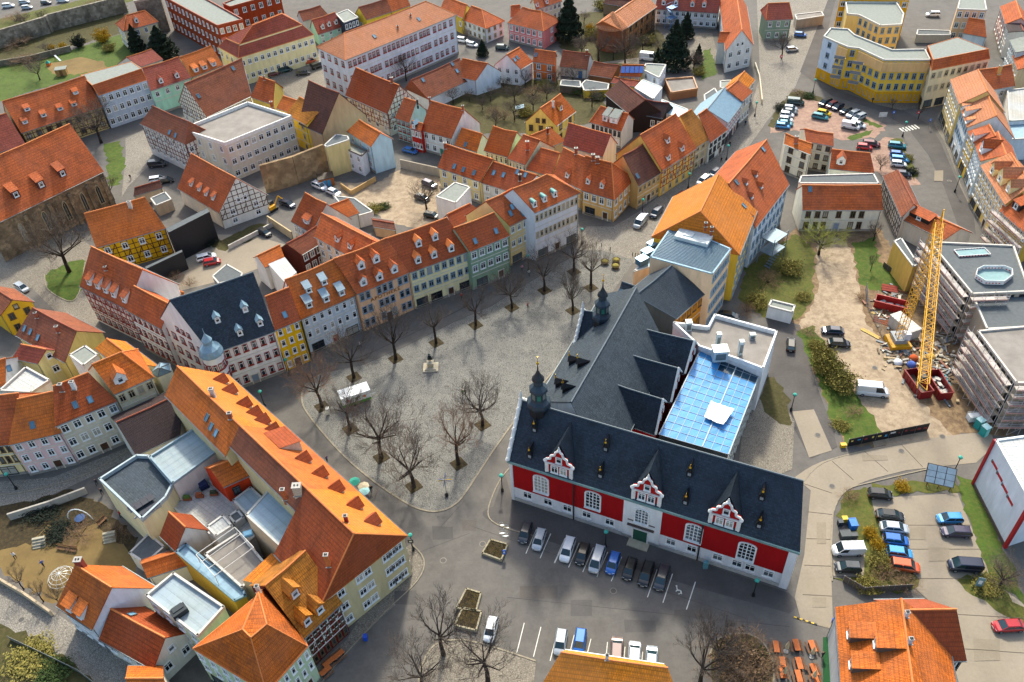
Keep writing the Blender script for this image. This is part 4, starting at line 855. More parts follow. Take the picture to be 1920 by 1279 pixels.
# --- big yellow houses right of the street
yh=H('bright orange-roofed yellow house with hipped cross gable by the hall',(1387,478),(1420,395),(1306,395),(1354,327),12.6,'e2b840','y',p=39,hip=(1,0),w=(6,4),st='b',wa=(0,1),sk=[(1395,386)],ch=[(1323,424,.8,.5),(1334,432,.8,.5)])
H('long yellow house with orange-red roof and pointed skylights',(1417,428),(1480,346),(1367,345),(1436,261),11,'d4dce4','r',p=42,w=(8,3),st='b',dm=[(1400,345,'g'),(1418,330,'g'),(1410,371,'g'),(1428,352,'g')],ds=(.9,.7),dw=ZB,dr=RO_['r'],sk=[(1381,342),(1431,280)])
xg=H('hipped cross gable with orange tiles on the yellow house',(1385,420),(1413,404),(1342,384),(1400,392),13,'e2b840','y',p=30,hip=(1,1))
pch=B('peach apartment house with silver standing-seam roof',[(1219,482),(1336,514),(1371,467),(1262,420)],14.8,'e4c29c','z',.12,wins={1:([.08,.2,.32,.46,.6,.74,.88],4)},st='b',pcol='7c9cac')
pfl=B('lower flank of the peach apartments with blue solar boxes',[(1188,510),(1221,500),(1262,430),(1250,427)],9.5,'e4c29c','zb',.1,name='flank',cat='building')
for i in range(5):
    t=i/4;p=G((1203+t*42,494-t*58),9.6);b=MB();b.box((0,0,.7),(2.2,1.6,1.4));b.box((0,0,1.45),(2.4,1.8,.08),m=1);o=put(b,'roof_box',[plain('4a6474'),plain('6a90ac',.3,.3)],label='%s blue-grey roof box from the front on the peach flank'%('first','second','third','fourth','fifth')[i],cat='roof box',group='roof boxes on the peach flank');o.location=p;o.rotation_euler.z=.6
GHQ=H('grey felt gabled hall roof with solar boxes beside the peach apartments',(1268,598),(1323,549),(1203,560),(1247,492),9.5,'565c5e','t',p=38,k=.55,hip=(1,0),w=(5,2),st='n',sk=[])
# --- right middle
H('white house with red roof and row of small windows by the site track',(1505,394),(1656,394),(1504,347),(1652,347),(1500,436),'e0d8c4','r',p=42,w=([.08,.2,.3,.47,.65,.76],2),gf='door',dc='8a96a8',sk=[(1519,355)],st='n')
B('grey flat roof strip behind the white house with red roof',[(1497,344),(1502,330),(1638,326),(1648,345)],6.6,'e0d8c4','gd',.2,name='annex',cat='annex')
H('timbered barn with mossy brown roof beside the white house',(1690,408),(1655,330),(1725,372),(1668,318),6,'d4ccc0','b',p=42,tf='f',tc='4a3428',tz=.3)
H('red-roofed barn with white stone wall next to the building site',(1690,410),(1770,450),(1715,382),(1800,430),5,'d0c8b8','r',p=32,dm=[(1722,412,'s',(5,1))],dw=DRK)
H('cream house with orange lean roofs beside the upper car park',(1470,270),(1520,290),(1460,248),(1512,262),8,'e2d8c0','o',p=34,wb=(2,3),w=(2,3),st='n',ch=[(1492,268,1.8,.8,'a05a3c')])
H('flat red roof strip of the cream house by the car park',(1512,265),(1563,274),(1508,242),(1563,250),8,'e2d8c0','r',p=34,wb=(1,2),w=(3,3),st='n')
H('white cottage with orange roof and small gable below the car park',(1555,316),(1640,325),(1560,279),(1632,288),5.5,'d8dcd0','r',p=42,w=(3,1),dm=[(1576,308,'g',(2,1.4))],dw=plain('d0d8d0'))
H('mint house with red hipped roof at the top of the wide street',(1436,38),(1487,36),(1440,6),(1480,5),7,'8aa08c','v',p=42,hip=(1,1),w=(3,2))
# --- modern blocks and row top right
yab=B('modern yellow apartment block with curved front and white roof edge',[(1544,70),(1571,82),(1590,90),(1610,92),(1657,114),(1744,114),(1734,94),(1672,95),(1602,67),(1590,56),(1557,54)],12.5,'e6bc48','g',.4,wins={0:(1,4),1:(2,4),2:(1,4),3:(4,4),4:(6,4)},st='b',ecol={0:'c8d4e0',10:'3a88c8'},band=(1.6,3.4,'d89c1c'))
B('cream and orange apartment block with blue balconies behind',[(1588,28),(1610,30),(1650,50),(1690,48),(1694,28),(1680,6),(1585,6)],12,'e0c078','g',.5,wins={1:(4,4),2:(3,4)},st='b')
B('orange-yellow far apartment block at the top edge',[(1575,-2),(1705,0),(1700,-20),(1580,-20)],13,'e8a820','g',.4,wins={0:(9,4)})
B('ornate cream corner house with red mansard and grey felt roof',[(1747,132),(1856,110),(1815,78),(1738,97)],11.5,'e4d4b0','r',0,wins={0:(9,3),3:(2,3)},gf='shop',st='t',top=[(1750,112),(1853,92),(1795,70),(1740,86)],hr=14,name='house',cat='house')
H('yellow stucco end house of the right-hand street row',(1798,195),(1781,149),(1851,171),(1835,131),11.5,'e4c47c','p',p=42,w=(6,3),gf='shop')
H('white house with blue windows second in the right-hand row',(1813,239),(1798,195),(1868,217),(1851,171),10.5,'d8dcdc','p',p=42,w=(6,3),gf='shop',st='b',dm=[(1803,204,'s',(1.4,1.2)),(1808,217,'s',(1.8,1.8)),(1812,230,'s',(1.2,1))])
H('narrow yellow house third in the right-hand row',(1826,268),(1814,246),(1868,256),(1856,236),10,'e0b44c','r',p=42,w=(3,4),gf='shop',dm=[(1822,262,'s',(2.4,1.8))])
H('blue-white ornate house with gabled dormer in the right-hand row',(1838,302),(1827,267),(1890,290),(1868,246),10,'b8ccd8','r',p=40,w=(5,4),gf='shop',dm=[(1838,285,'g',(2.6,2))],dw=plain('c8d4dc'))
H('long yellow house with three gabled dormers in the right-hand row',(1884,384),(1838,310),(1935,345),(1895,286),10.5,'e0bc68','p',p=40,w=(9,4),gf='shop',dm=[(1858,326,'g',(2.2,2)),(1872,342,'g',(3,2.2)),(1888,360,'g',(2.2,2))],dw=plain('e0cc94'))
H('scaffolded yellow house at the end of the right-hand row',(1925,440),(1874,395),(1960,400),(1905,352),9,'c8a040','r',p=40,w=(8,3),dm=[(1903,392,'s',(2.4,1.6))],dw=DRK)
H('red back wing with chimney behind the right-hand row',(1862,168),(1904,161),(1838,131),(1897,121),8,'d4d8dc','r',p=40,w=(3,2),ch=[(1872,138,2.2,.8,'c89858')])
B('white flat-roofed hall with pale sheeting behind the row',[(1888,170),(1935,165),(1940,225),(1892,228)],7,'dcdcdc','w',.3)
B('light blue flat roof link behind the right-hand row',[(1880,225),(1935,230),(1935,260),(1895,262)],6,'d4d8dc','zb',.2,name='annex',cat='annex')
H('orange-roofed house with pale blue gable in the far right lane',(1806,62),(1850,70),(1815,35),(1845,36),6,'b8ccd8','r',p=40)
B('pale green roofed far block at the top right',[(1795,18),(1850,20),(1845,-5),(1800,-5)],10,'d8b890','g',.3,wins={0:(4,3)})
H('pink house with orange roof across the far lane',(1885,45),(1875,12),(1920,40),(1905,8),8,'d0a8a0','r',p=42,w=(4,2))
H('pale blue house with grey roof at the right frame edge',(1905,98),(1893,75),(1945,92),(1930,66),9,'b8ccd4','g',p=25,w=(5,3))
H('orange-roofed cottage at the right frame edge below the grey roof',(1908,131),(1898,104),(1945,128),(1935,100),7,'c8b490','r',p=40,w=(3,2))
H('dark-topped house in the far right lane',(1890,60),(1884,45),(1920,58),(1912,42),8,'d0c8bc','k',p=20,w=(2,2))
# red and white block bottom right
W_,Pw,Ow,_=B('white hall with red trim and slit windows at the right edge',[(1866,826),(1932,945),(2010,920),(1945,815)],11.2,'d8dade','w',.25,pcol='d0d2d2')
a,c=G((1866,826),11.2)-Ow,G((1932,945),11.2)-Ow;xa=(c-a).normalized();out=xa.cross(Vector((0,0,1)))
if out.x>0: out=-out
for i in range(4):
    u=.2+.17*i;p=a+(c-a)*u;p.z=8-1.0*i*.3;b=MB();b.box((0,0,0),(1.7,.16,.5));b.box((-.95,-.05,0),(.3,.2,.55),m=1);M=frame(xa,out);M.translation=p;put(b,'window',[plain('a81c1c'),GUT],W_,M=M)
b=MB();b.box((a.x,a.y,5.5),(.5,.5,11.6));b.box((c.x,c.y,5.5),(.5,.5,11.6));put(b,'corner_trim',plain('a41820'),W_)
b=MB();x=(a+c)/2;b.box((x.x+out.x*.05,x.y+out.y*.05,.3),((c-a).length,.2,.7),(xa,out,Vector((0,0,1))));put(b,'plinth',plain('5a4a44'),W_)

Z=Vector((0,0,1))
# standing seams on the peach apartments' roof
c4=[G(p,14.85)-pch[2] for p in ((1219,482),(1336,514),(1371,467),(1262,420))];b=MB()
for k in range(1,26):
    t=k/26;b.tube(c4[0].lerp(c4[3],t)+Z*.03,c4[1].lerp(c4[2],t)+Z*.03,.07,n=4)
put(b,'standing_seams',plain('5c7684',.6),pch[0],kind='stuff')
b=MB();q=G((1300,448),14.9)-pch[2];x_=(c4[1]-c4[0]).normalized();b.box(q+Z*.4,(7,3.4,.8),(x_,x_.cross(Z),Z));b.box(q+Z*.85-x_*1,(2.,1.6,.3),(x_,x_.cross(Z),Z));put(b,'roof_plant_box',plain('c8ccc8'),pch[0])

for px in ((1578,96),(1612,106)):
    for l in range(3):
        z=10.6-l*2.9;p=G(px,12.5)-yab[2];b=MB();p.z=z;x_=Vector((.86,-.5,0));o_=x_.cross(Z)
        b.box(p+o_*.5,(3.,1.2,.15),(x_,o_,Z));b.box(p+o_*1.1+Z*.5,(3.,.06,.9),(x_,o_,Z),1);put(b,'balcony',[plain('c8a850'),plain('6a7076',.4)],yab[0])
for a,c in (((1571,84),(1590,92)),((1610,94),(1657,116)),((1657,116),(1744,116))):
    A,C=G(a,12.5)-yab[2],G(c,12.5)-yab[2];A.z=C.z=10.9;x_=(C-A);Lx=x_.length;x_.normalize();o_=x_.cross(Z);b=MB();b.box((A+C)/2+o_*.05,(Lx,.12,2.7),(x_,o_,Z));put(b,'upper_wall',stucco('d8b078'),yab[0])

q=GHQ[1];a_,c_=q['f1'].copy(),q['f2'].copy();a_.z=c_.z=0;x_=(c_-a_).normalized();o_=-q['nn'];b=MB();b.box((a_+c_)/2+Z*4.6+o_*.03,((c_-a_).length,.05,9.2),(x_,o_,Z));put(b,'ochre_wall',stucco('c88428'),GHQ[0])



bpy.context.view_layer.update()
for a_,c_ in ((m_,atc[0]),(yh[0],xg[0]),(tw[0],lw[0]),(cs1[0],cs2[0]),(pch[0],pfl[0]),(tth[0],apse)): absorb(a_,c_)
B('ribbed yellow-orange lean roof beside the mottled dormer roof',[(509,1037),(545,1052),(497,1098),(455,1088)],8.6,'c8b090','y',.0,name='roof_block',cat='building')
B('white stair penthouse on the tiled terrace',[(388,988),(418,966),(436,986),(405,1006)],7.6,'d4d2cc','w',.2,wins={0:(2,2),1:(2,2)},name='penthouse',cat='building')
B('small grey lift housing beside the white stair penthouse',[(428,968),(446,956),(458,970),(440,982)],7,'b8b4ac','gd',.15,name='penthouse',cat='building')
# ================================================================ THE RED HALL
Z=Vector((0,0,1))
REDW='9c0c10';SL=RO_['s']
hall,HQ=H('long slate-roofed red and white hall with scrolled gables facing the car park',(952,864),(1500,1036),(978,748),(1506,905),10.3,'d8d8d8','s',p=50,name='town_hall',cat='hall')
f1,f2=HQ['f1'].copy(),HQ['f2'].copy();f1.z=f2.z=0;fx=(f2-f1).normalized();fo=fx.cross(Z);FL=(f2-f1).length
def onf(px):   # pixel on the front wall -> (u,z)
    dr=ray(*px);o=Vector((0,0,HC))-HQ['O'];t=(f1-o).dot(fo)/dr.dot(fo);x=o+dr*t;return (x-f1).dot(fx),x.z
def fpos(u,z,o=0): return f1+fx*u+Z*z+fo*o
b=MB();he=10.2
ua,ub=onf((1168,975))[0],onf((1238,998))[0];u_end=onf((1478,1070))[0]
zb=3.4
ph=he-zb-.1
b=MB();b.box(fpos((.5+ua)/2,zb+ph/2,.03),(ua-.5,.06,ph),(fx,fo,Z));put(b,'red_wall_panel',stucco(REDW),hall)
b=MB();b.box(fpos((ub+u_end)/2,zb+ph/2,.03),(u_end-ub,.06,ph),(fx,fo,Z));put(b,'red_wall_panel',stucco(REDW),hall)
b=MB();b.box(fpos((ua+ub)/2,he/2,.1),(ub-ua,.2,he),(fx,fo,Z));put(b,'centre_bay',stucco('d8d8d6'),hall)
for u in (FL-.7,.25):
    b=MB();b.box(fpos(u,he/2,.12),(1.2 if u>1 else .5,.24,he+.2),(fx,fo,Z));put(b,'corner_pilaster',stucco('dadada'),hall)
b=MB();b.box(fpos(FL/2,he-.1,.3),(FL+.4,.6,.4),(fx,fo,Z));put(b,'cornice',plain('6e8a86',.6),hall)
for px in (1076,1316,):
    u=onf((px,1000))[0];b=MB();b.tube(fpos(u,0,.22),fpos(u,he-.3,.22),.12,n=6);put(b,'downpipe',DRK,hall)
b=MB();b.box(fpos(FL/2,.35,.14),(FL,.12,.7),(fx,fo,Z));put(b,'plinth',plain('a8a49c',.9),hall)
def arch_window(par,u,z,w=2.3,h=4.0,o=.06):
    b=MB();n=8;pts=[(-w/2,-h/2),(w/2,-h/2)]+[(w/2*math.cos(PI*i/n),h/2-w*.28+w*.28*math.sin(PI*i/n)) for i in range(n+1)]
    k=len(pts)
    for i in range(k):
        a,c=pts[i],pts[(i+1)%k]
        b.poly([(a[0]*1.22,-.16,a[1]*1.09),(c[0]*1.22,-.16,c[1]*1.09),(c[0],-.16,c[1]),(a[0],-.16,a[1])]);b.poly([(a[0],-.16,a[1]),(c[0],-.16,c[1]),(c[0],0,c[1]),(a[0],0,a[1])])
        b.poly([(c[0]*1.22,-.16,c[1]*1.09),(a[0]*1.22,-.16,a[1]*1.09),(a[0]*1.22,.05,a[1]*1.09),(c[0]*1.22,.05,c[1]*1.09)])
    for i in (-1,0,1): b.box((i*w/4,-.06,0),(.1 if i else .16,.1,h-.15))
    for i in range(1,5): b.box((0,-.055,-h/2+h*i/5),(w,.09,.08))
    b.box((0,-.2,-h/2-.12),(w+.5,.4,.14))
    M=frame(fx,fo);M.translation=fpos(u,z,o);wd=put(b,'arched_window',WHT,par,M=M)
    g=MB();g.poly([(x,-.02,zz) for x,zz in pts]);put(g,'pane',GLASS,wd)
for px in ((1015,907),(1112,937),(1301,998),(1400,1033)):
    u,z=onf(px);arch_window(hall,u,z)
u,z=onf((1204,966));arch_window(hall,u,z,2.0,3.4,.2)
for px in ((990,938),(1028,950),(1064,962),(1100,973),(1143,985),(1257,1023),(1296,1035),(1344,1052),(1380,1064),(1404,1073),(1438,1086)):
    u,z=onf(px);window(hall,fpos(u,2.3),fx,fo,1.5,1.5,'w')
u,z=onf((1200,1010));door(hall,fpos(u,0,.2),fx,fo,2.3,3.,'1c4a3a','c8c8c4')
b=MB();b.box(fpos(u,3.9,.35),(4.4,.5,.2),(fx,fo,Z));b.box(fpos(u,4.9,.15),(4.5,.12,.3),(fx,fo,Z));put(b,'door_canopy',plain('4a3c38'),hall)
b=MB();b.box(fpos(u,.1,.9),(3.4,1.8,.2),(fx,fo,Z));put(b,'door_step',plain('a89c84',.9),hall)
# three scrolled gables
def scroll_gable(px,apx):
    x,up,N=HQ['hit'](px);u=(x-f1).dot(fx);d=(x-f1).dot(-fo);zb=he-.15 if d<1.2 else x.z
    W_=4.4;H1=2.6;c=fpos(u,zb,-max(0.05,d-.0)+.1)
    g=MB();prof=[(W_/2,0),(W_/2,H1),(W_/2+.25,H1+.3),(W_/2-.1,H1+.9),(W_/2-.75,H1+1.1),(W_/2-.85,H1+1.9),(.75,H1+2.2),(.55,H1+3.0),(.25,H1+3.3),(0,H1+3.7)]
    pts=[c+fx*a+Z*z for a,z in prof]+[c-fx*a+Z*z for a,z in prof[-2::-1]]
    bk=[p-fo*.35 for p in pts];g.poly(pts);n=len(pts)
    for i in range(n): a,q=pts[i],pts[(i+1)%n];g.poly([q,a,bk[i],bk[(i+1)%n]])
    gb=put(g,'scrolled_gable',stucco('a81410'),hall)
    t=MB()
    for i in range(n-1): t.tube(pts[i]+fo*.08,pts[i+1]+fo*.08,.2,n=6)
    for s in (-1,1):
        t.box(c+fx*s*(W_/2-.2)+Z*(H1/2)+fo*.1,(.5,.2,H1),(fx,fo,Z));t.lathe(c+fx*s*(W_/2+.1)+Z*(H1+.5)+fo*.1,[(.1,-.35),(.35,0),(.1,.35)],8)
    t.box(c+Z*(H1+.05)+fo*.1,(W_+.4,.24,.25),(fx,fo,Z));t.box(c+Z*.1+fo*.1,(W_+.4,.24,.22),(fx,fo,Z));t.lathe(c+Z*(H1+3.6)+fo*.05,[(.35,0),(.15,.2),(.2,.4),(.05,.9)],8)
    put(t,'gable_trim',plain('d4d2cc'),gb)
    for s in (-1,1):
        window_m=win_solid(1.1,1.5,'w');M=frame(fx,fo);M.translation=c+fx*s*.75+Z*1.4+fo*.06;link('window',window_m,gb,M=M)
    M=frame(fx,fo);M.translation=c+Z*(H1+1.3)+fo*.06;link('window',win_solid(.9,1.2,'w'),gb,M=M);
    # slate saddle roof behind the gable
    ah=H1+4.6;tp=HQ['tanp'];
    r=MB();hw=W_/2+.2;l,q=c-fx*hw+Z*(H1*.75)-fo*.3,c+fx*hw+Z*(H1*.75)-fo*.3;ap=c+Z*ah-fo*.3
    base=lambda p:(p,p-fo*((p.z-zb)/tp+.1+(0 if d>=1.2 else .2)))
    ab=base(ap)[1];lb=base(l)[1];qb=base(q)[1]
    r.poly([q,ap,ab,qb]);r.poly([ap,l,lb,ab]);r.poly([l-Z*2,l,lb]);r.poly([q,q-Z*2,qb]);put(r,'gable_roof',SL,gb)
for px in ((1047,893),(1211,941),(1357,985)): scroll_gable(px,None)
def hatch(par,Q,px):
    x,up,N=Q['hit'](px);xa=Z.cross(-up);b=MB();w=.85
    l,r,t=x-xa*w/2,x+xa*w/2,x+Z*2.2;bk=x+up*(2.3/Q['tanp'])+Z*2.3
    b.poly([l-Z*.2,r-Z*.2,r+Z*1.1,t-Z*.4,l+Z*1.1]);b.poly([r-Z*.2,bk,r+Z*1.1]);b.poly([l+Z*1.1,bk,l-Z*.2])
    b.poly([r+Z*1.0+xa*.2-up*.2,t-up*.2,bk]);b.poly([t-up*.2,l+Z*1.0-xa*.2-up*.2,bk])
    h=put(b,'hatch_dormer',plain('14161a',.5),par)
    g=MB();g.lathe(t-up*.1-Z*.1,[(.02,-.2),(.17,0),(.2,.18),(.1,.34),(.02,.9)],8);put(g,'gilded_finial',plain('c89828',.3,.8),h)
    q=MB();q.box(x+Z*.55-up*.03,(.5,.06,.6),(xa,up,Z));put(q,'hatch_door',plain('8a8e90'),h)
for px in ((1002,811),(993,860),(1135,847),(1125,897),(1292,894),(1284,947),(1427,939),(1422,991)): hatch(hall,HQ,px)
# side gable with white volutes facing the square
def volute(par,Q,end):
    e,r,bb=(Q['e1'],Q['r1'],Q['b1']) if end==0 else (Q['e2'],Q['r2'],Q['b2'])
    t=MB();pts=[e+(r-e)*k/6 for k in range(7)]+[r+(bb-r)*k/6 for k in range(1,7)]
    for i in range(len(pts)-1):
        t.tube(pts[i]+Z*.25,pts[i+1]+Z*.25,.32,n=6);t.lathe(pts[i]+Z*.35,[(.15,-.3),(.42,0),(.15,.4)],8)
    t.lathe(r,[(.3,0),(.2,.8),(.3,1.0),(.05,2.2)],8);put(t,'volute_edge',plain('d6d4ce'),par)
volute(hall,HQ,0)
# turret
def turret(label,px,base_z,sc=1.):
    c=G(px,base_z);rt=empty('roof_turret',c,label,'turret');S=lambda pr:[(a*sc,z*sc) for a,z in pr]
    b=MB();b.lathe((0,0,0),S([(1.65,-2.5),(1.65,2.2)]),8,rot=PI/8);put(b,'drum',plain('15181c',.55),rt)
    b=MB();b.lathe((0,0,0),S([(1.65,2.2),(2.0,2.3),(2.05,2.7),(1.9,3.2),(1.4,3.6),(1.25,3.9),(1.25,5.5)]),8,rot=PI/8);put(b,'lower_onion',plain('22303a',.5),rt)
    b=MB();b.lathe((0,0,0),S([(1.3,5.5),(1.55,5.6),(1.5,6.1),(1.0,6.6),(.8,6.8),(.8,7.8)]),8,rot=PI/8);put(b,'upper_onion',plain('2a3842',.5),rt)
    b=MB();b.lathe((0,0,0),S([(.85,7.8),(1.05,7.9),(.9,8.3),(.5,8.9),(.15,9.8),(.06,11.2)]),8,rot=PI/8);put(b,'spire',plain('1a2026',.5),rt)
    b=MB();b.lathe((0,0,11.1*sc),[(.05,0),(.24,.15),(.24,.35),(.05,.5),(.03,1.6)],8);put(b,'gilded_ball',plain('d0a030',.25,.9),rt)
    for i in range(8):
        t=2*PI*i/8;o=Vector((math.cos(t),math.sin(t),0));b=MB();b.box(o*1.18*sc+Z*4.7*sc,(.08,.6*sc,1.1*sc),(o,Z.cross(o),Z));put(b,'louvre',plain('6a6e68') if i%2 else plain('2a6a5a'),rt)
    return rt
zt=HQ['hr']-2.0
T1=turret('slate roof turret with gold ball on the front corner of the hall',(1011,776),zt)
# wings behind
wing,WQ=H('slate wing of the hall along the market square',(1006,752),(1128,552),(1052,768),(1187,566),10,'d8d8d6','t',p=44,name='hall_wing',cat='hall',w=(10,2))
for px in ((1068,683),(1084,688),(1043,725),(1056,735)): hatch(wing,WQ,px)
WINGS=[]
for lb,E1,E2,R1,R2 in (('transverse slate wing with red end gable nearest the front roof',(1112,775),(1229,816),(1112,710),(1245,746)),
   ('transverse slate wing with red end gable in the middle',(1150,722),(1258,755),(1150,659),(1274,688)),
   ('transverse slate wing with red end gable furthest back',(1170,672),(1284,702),(1170,610),(1303,637))):
    r_,q=H(lb,E1,E2,R1,R2,9.5,REDW,'s',p=50,name='hall_wing',cat='hall');WINGS.append(r_)
    t=MB();e,r,bb=q['e2'],q['r2'],q['b2']
    for a,c in ((e,r),(r,bb)): t.tube(a+Z*.15,c+Z*.15,.2,n=5)
    o=(bb-e).cross(Z).normalized()
    if o.dot(q['d'])<0: o=-o
    put(t,'gable_coping',plain('d0ccc4'),r_)
    m=(e+bb)/2
    for k,(s,zz) in enumerate(((-.25,1.4),(.25,1.4),(0,3.4))):
        t=MB()
        c0=m+(bb-e)*s*.5+Z*zz+o*.1
        for i in range(10): a0,a1=2*PI*i/10,2*PI*(i+1)/10;ax=(bb-e).normalized();t.tube(c0+ax*.45*math.cos(a0)+Z*.7*math.sin(a0),c0+ax*.45*math.cos(a1)+Z*.7*math.sin(a1),.1,n=4)
        put(t,'scroll_ornament',plain('d4d0c8'),r_)
rear,RQ=H('rear slate wing of the hall with white volute gable and turret',(1078,645),(1190,660),(1094,578),(1196,600),10,'d8d8d6','s',p=50,name='hall_wing',cat='hall')
volute(rear,RQ,0)
T2=turret('slate roof turret with gold weather vane on the rear wing of the hall',(1128,612),RQ['hr']-2.,.95)
H('small dark slate roof with two skylights beside the grey hall',(1154,565),(1190,578),(1164,530),(1208,540),9,'dcdad4','s',p=42,sk=[(1163,548),(1160,560)])
# glazed courtyard roof
gl=empty('glass_roof',G((1320,750)),'blue glass courtyard roof of framed panes beside the hall','glass roof');go=gl.location.copy()
zg=9.;c00,c10,c11,c01=[G(p,z)-go for p,z in (((1236,815),zg+.8),((1366,852),zg-.3),((1426,697),zg-.3),((1313,657),zg+.8))]
NX,NY=8,13
BL=glassy('blue_glass_pane','3c84bc',.45,.3,.9,1.12);BLW=glassy('dark_glass_pane','143040',.1,.6)
fr=MB()
def bil(u,v): return (c00*(1-u)+c10*u)*(1-v)+(c01*(1-u)+c11*u)*v
for i in range(NX):
    for j in range(NY):
        b=MB();a,c,d_,e=[bil((i+x)/NX,(j+y)/NY) for x,y in ((.03,.03),(.97,.03),(.97,.97),(.03,.97))];t=Z*random.uniform(-.015,.015)
        b.poly([a+t,c-t,d_+t,e-t]);b.poly([x-Z*.05 for x in (e,d_,c,a)]);put(b,'pane',BLW if j>=NY-2 and i>2 else BL,gl)
for i in range(NX+1): b=MB();b.tube(bil(i/NX,0)+Z*.03,bil(i/NX,1)+Z*.03,.14 if i in(0,5,8) else .05,n=4);put(b,'glazing_bar',plain('9aa4a8',.5),gl)
for j in range(NY+1): b=MB();b.tube(bil(0,j/NY)+Z*.03,bil(1,j/NY)+Z*.03,.05,n=4);put(b,'glazing_bar',plain('8a949a',.5),gl)
b=MB();g1=[bil(0,0),bil(1,0),bil(1,1),bil(0,1)]
for i in range(4):
    a,c=g1[i]-Z*.12,g1[(i+1)%4]-Z*.12;b.poly([a,c,Vector((c.x,c.y,0)),Vector((a.x,a.y,0))])
put(b,'glass_wall',glassy('tinted_wall_glass','2a3034'),gl)
b=MB()
for k in range(11): p=bil(1,k/10);b.tube(Vector((p.x,p.y,0)),p,.09,n=4)
for k in range(1,5): a,c=bil(1,0),bil(1,1);b.tube(Vector((a.x,a.y,k*1.8)),Vector((c.x,c.y,k*1.8)),.06,n=4)
put(b,'mullion_grid',plain('b0b4b0'),gl,kind='stuff')
b=MB();N=8
cs=[G(p,zg+.75) for p in ((1320,782),(1333,751),(1377,767),(1356,797))];o0=sum(cs,Vector())/4
rr=random.Random(5);gp={}
for i in range(N+1):
    for j in range(N+1):
        u,v=i/N,j/N;p=(cs[0]*(1-u)+cs[3]*u)*(1-v)+(cs[1]*(1-u)+cs[2]*u)*v;gp[i,j]=p-o0+Z*(rr.uniform(-.12,.18)-.02)
for i in range(N):
    for j in range(N): b.poly([gp[i,j],gp[i+1,j],gp[i+1,j+1],gp[i,j+1]])
o=put(b,'tarpaulin',plain('d8d8d4',.8),smooth=True,label='crumpled white tarpaulin lying on the blue glass roof',cat='tarpaulin');o.location=o0
# modern white block with gravel roof
mb_,Pb,Ob,_=B('white modern block with gravel roof and white parapet behind the glass roof',[(1262,610),(1327,618),(1339,595),(1456,627),(1430,697),(1385,680),(1310,655)],10.2,'dadada','gv',.9,pcol='dededc',name='building')
for px,sz in (((1348,672),(2.6,2.,2.4)),((1345,650),(.8,.8,3.2)),((1387,664),(.8,.8,3.2)),((1290,618),(1.1,1.1,2.)),((1410,634),(1.,.8,1.)),((1355,652),(.7,.6,.6))):
    p=G(px,10.2);b=MB();b.box((0,0,sz[2]/2),sz);b.box((0,0,sz[2]+.05),(sz[0]*1.1,sz[1]*1.1,.1),m=1);b.box((0,-sz[1]/2-.02,sz[2]*.5),(sz[0]*.7,.05,sz[2]*.6),m=1)
    q=put(b,'roof_vent_unit',[plain('b8c4c8',.5,.3),GUT],mb_);q.location=p-Ob
B('low white porch with flat grey top by the back yard',[(1440,575),(1446,563),(1491,574),(1486,587)],3.,'dcdcdc','g',.3,name='porch',cat='porch')
# APOTHEKE lettering on the peach house
cu=bpy.data.curves.new('lettering','FONT');cu.body='APOTHEKE';cu.size=1.25;cu.extrude=.04;cu.align_x='CENTER';cu.align_y='CENTER';cu.space_character=1.15
tmp=bpy.data.objects.new('lettering',cu);COL.objects.link(tmp);dg=bpy.context.evaluated_depsgraph_get();me=bpy.data.meshes.new_from_object(tmp.evaluated_get(dg));bpy.data.objects.remove(tmp)
me.materials.clear();me.materials.append(plain('9a5c10',.5,0))
p=(AP['f1']+AP['f2'])/2+AP['d']*.0;p.z=AP['he']*.69;o_=-AP['nn'];xa=Z.cross(o_)
M=Matrix.Identity(4)
for i,v in enumerate((xa,Z,o_)):
    for r in range(3): M[r][i]=v[r]
M.translation=p+o_*.06;link('lettering',me,apo,M=M,label='golden capital letters APOTHEKE on the peach wall')
# turquoise shop sign text strip on the left street
# round corner bay on the slate corner house
c0=SLQ[1]['O']+SLQ[1]['f1'];c0.z=0;bt=empty('corner_bay',c0,'round white corner bay with zinc onion cap on the slate house','bay');b=MB();b.lathe((0,0,0),[(1.2,2.6),(2.0,3.6),(2.0,11.2)],12);put(b,'wall',stucco('e0dcda'),bt)
b=MB();b.lathe((0,0,11.1),[(2.3,0),(2.3,.3),(1.9,1.4),(1.0,2.2),(.85,2.5),(1.0,3.2),(.5,4.0),(.08,4.8),(.04,6)],12);put(b,'zinc_cap',ZB,bt)
for i in range(12):
    t=2*PI*i/12+PI/12;o_=Vector((math.cos(t),math.sin(t),0))
    if o_.y<.3:
        for z in (5.5,8.7): window(bt,o_*1.96+Z*z,Z.cross(o_),o_,.7,1.4,'r')

bpy.context.view_layer.update()
for c_ in [wing,rear,T1,T2]+WINGS: absorb(hall,c_)
absorb(SLQ[0],bt)
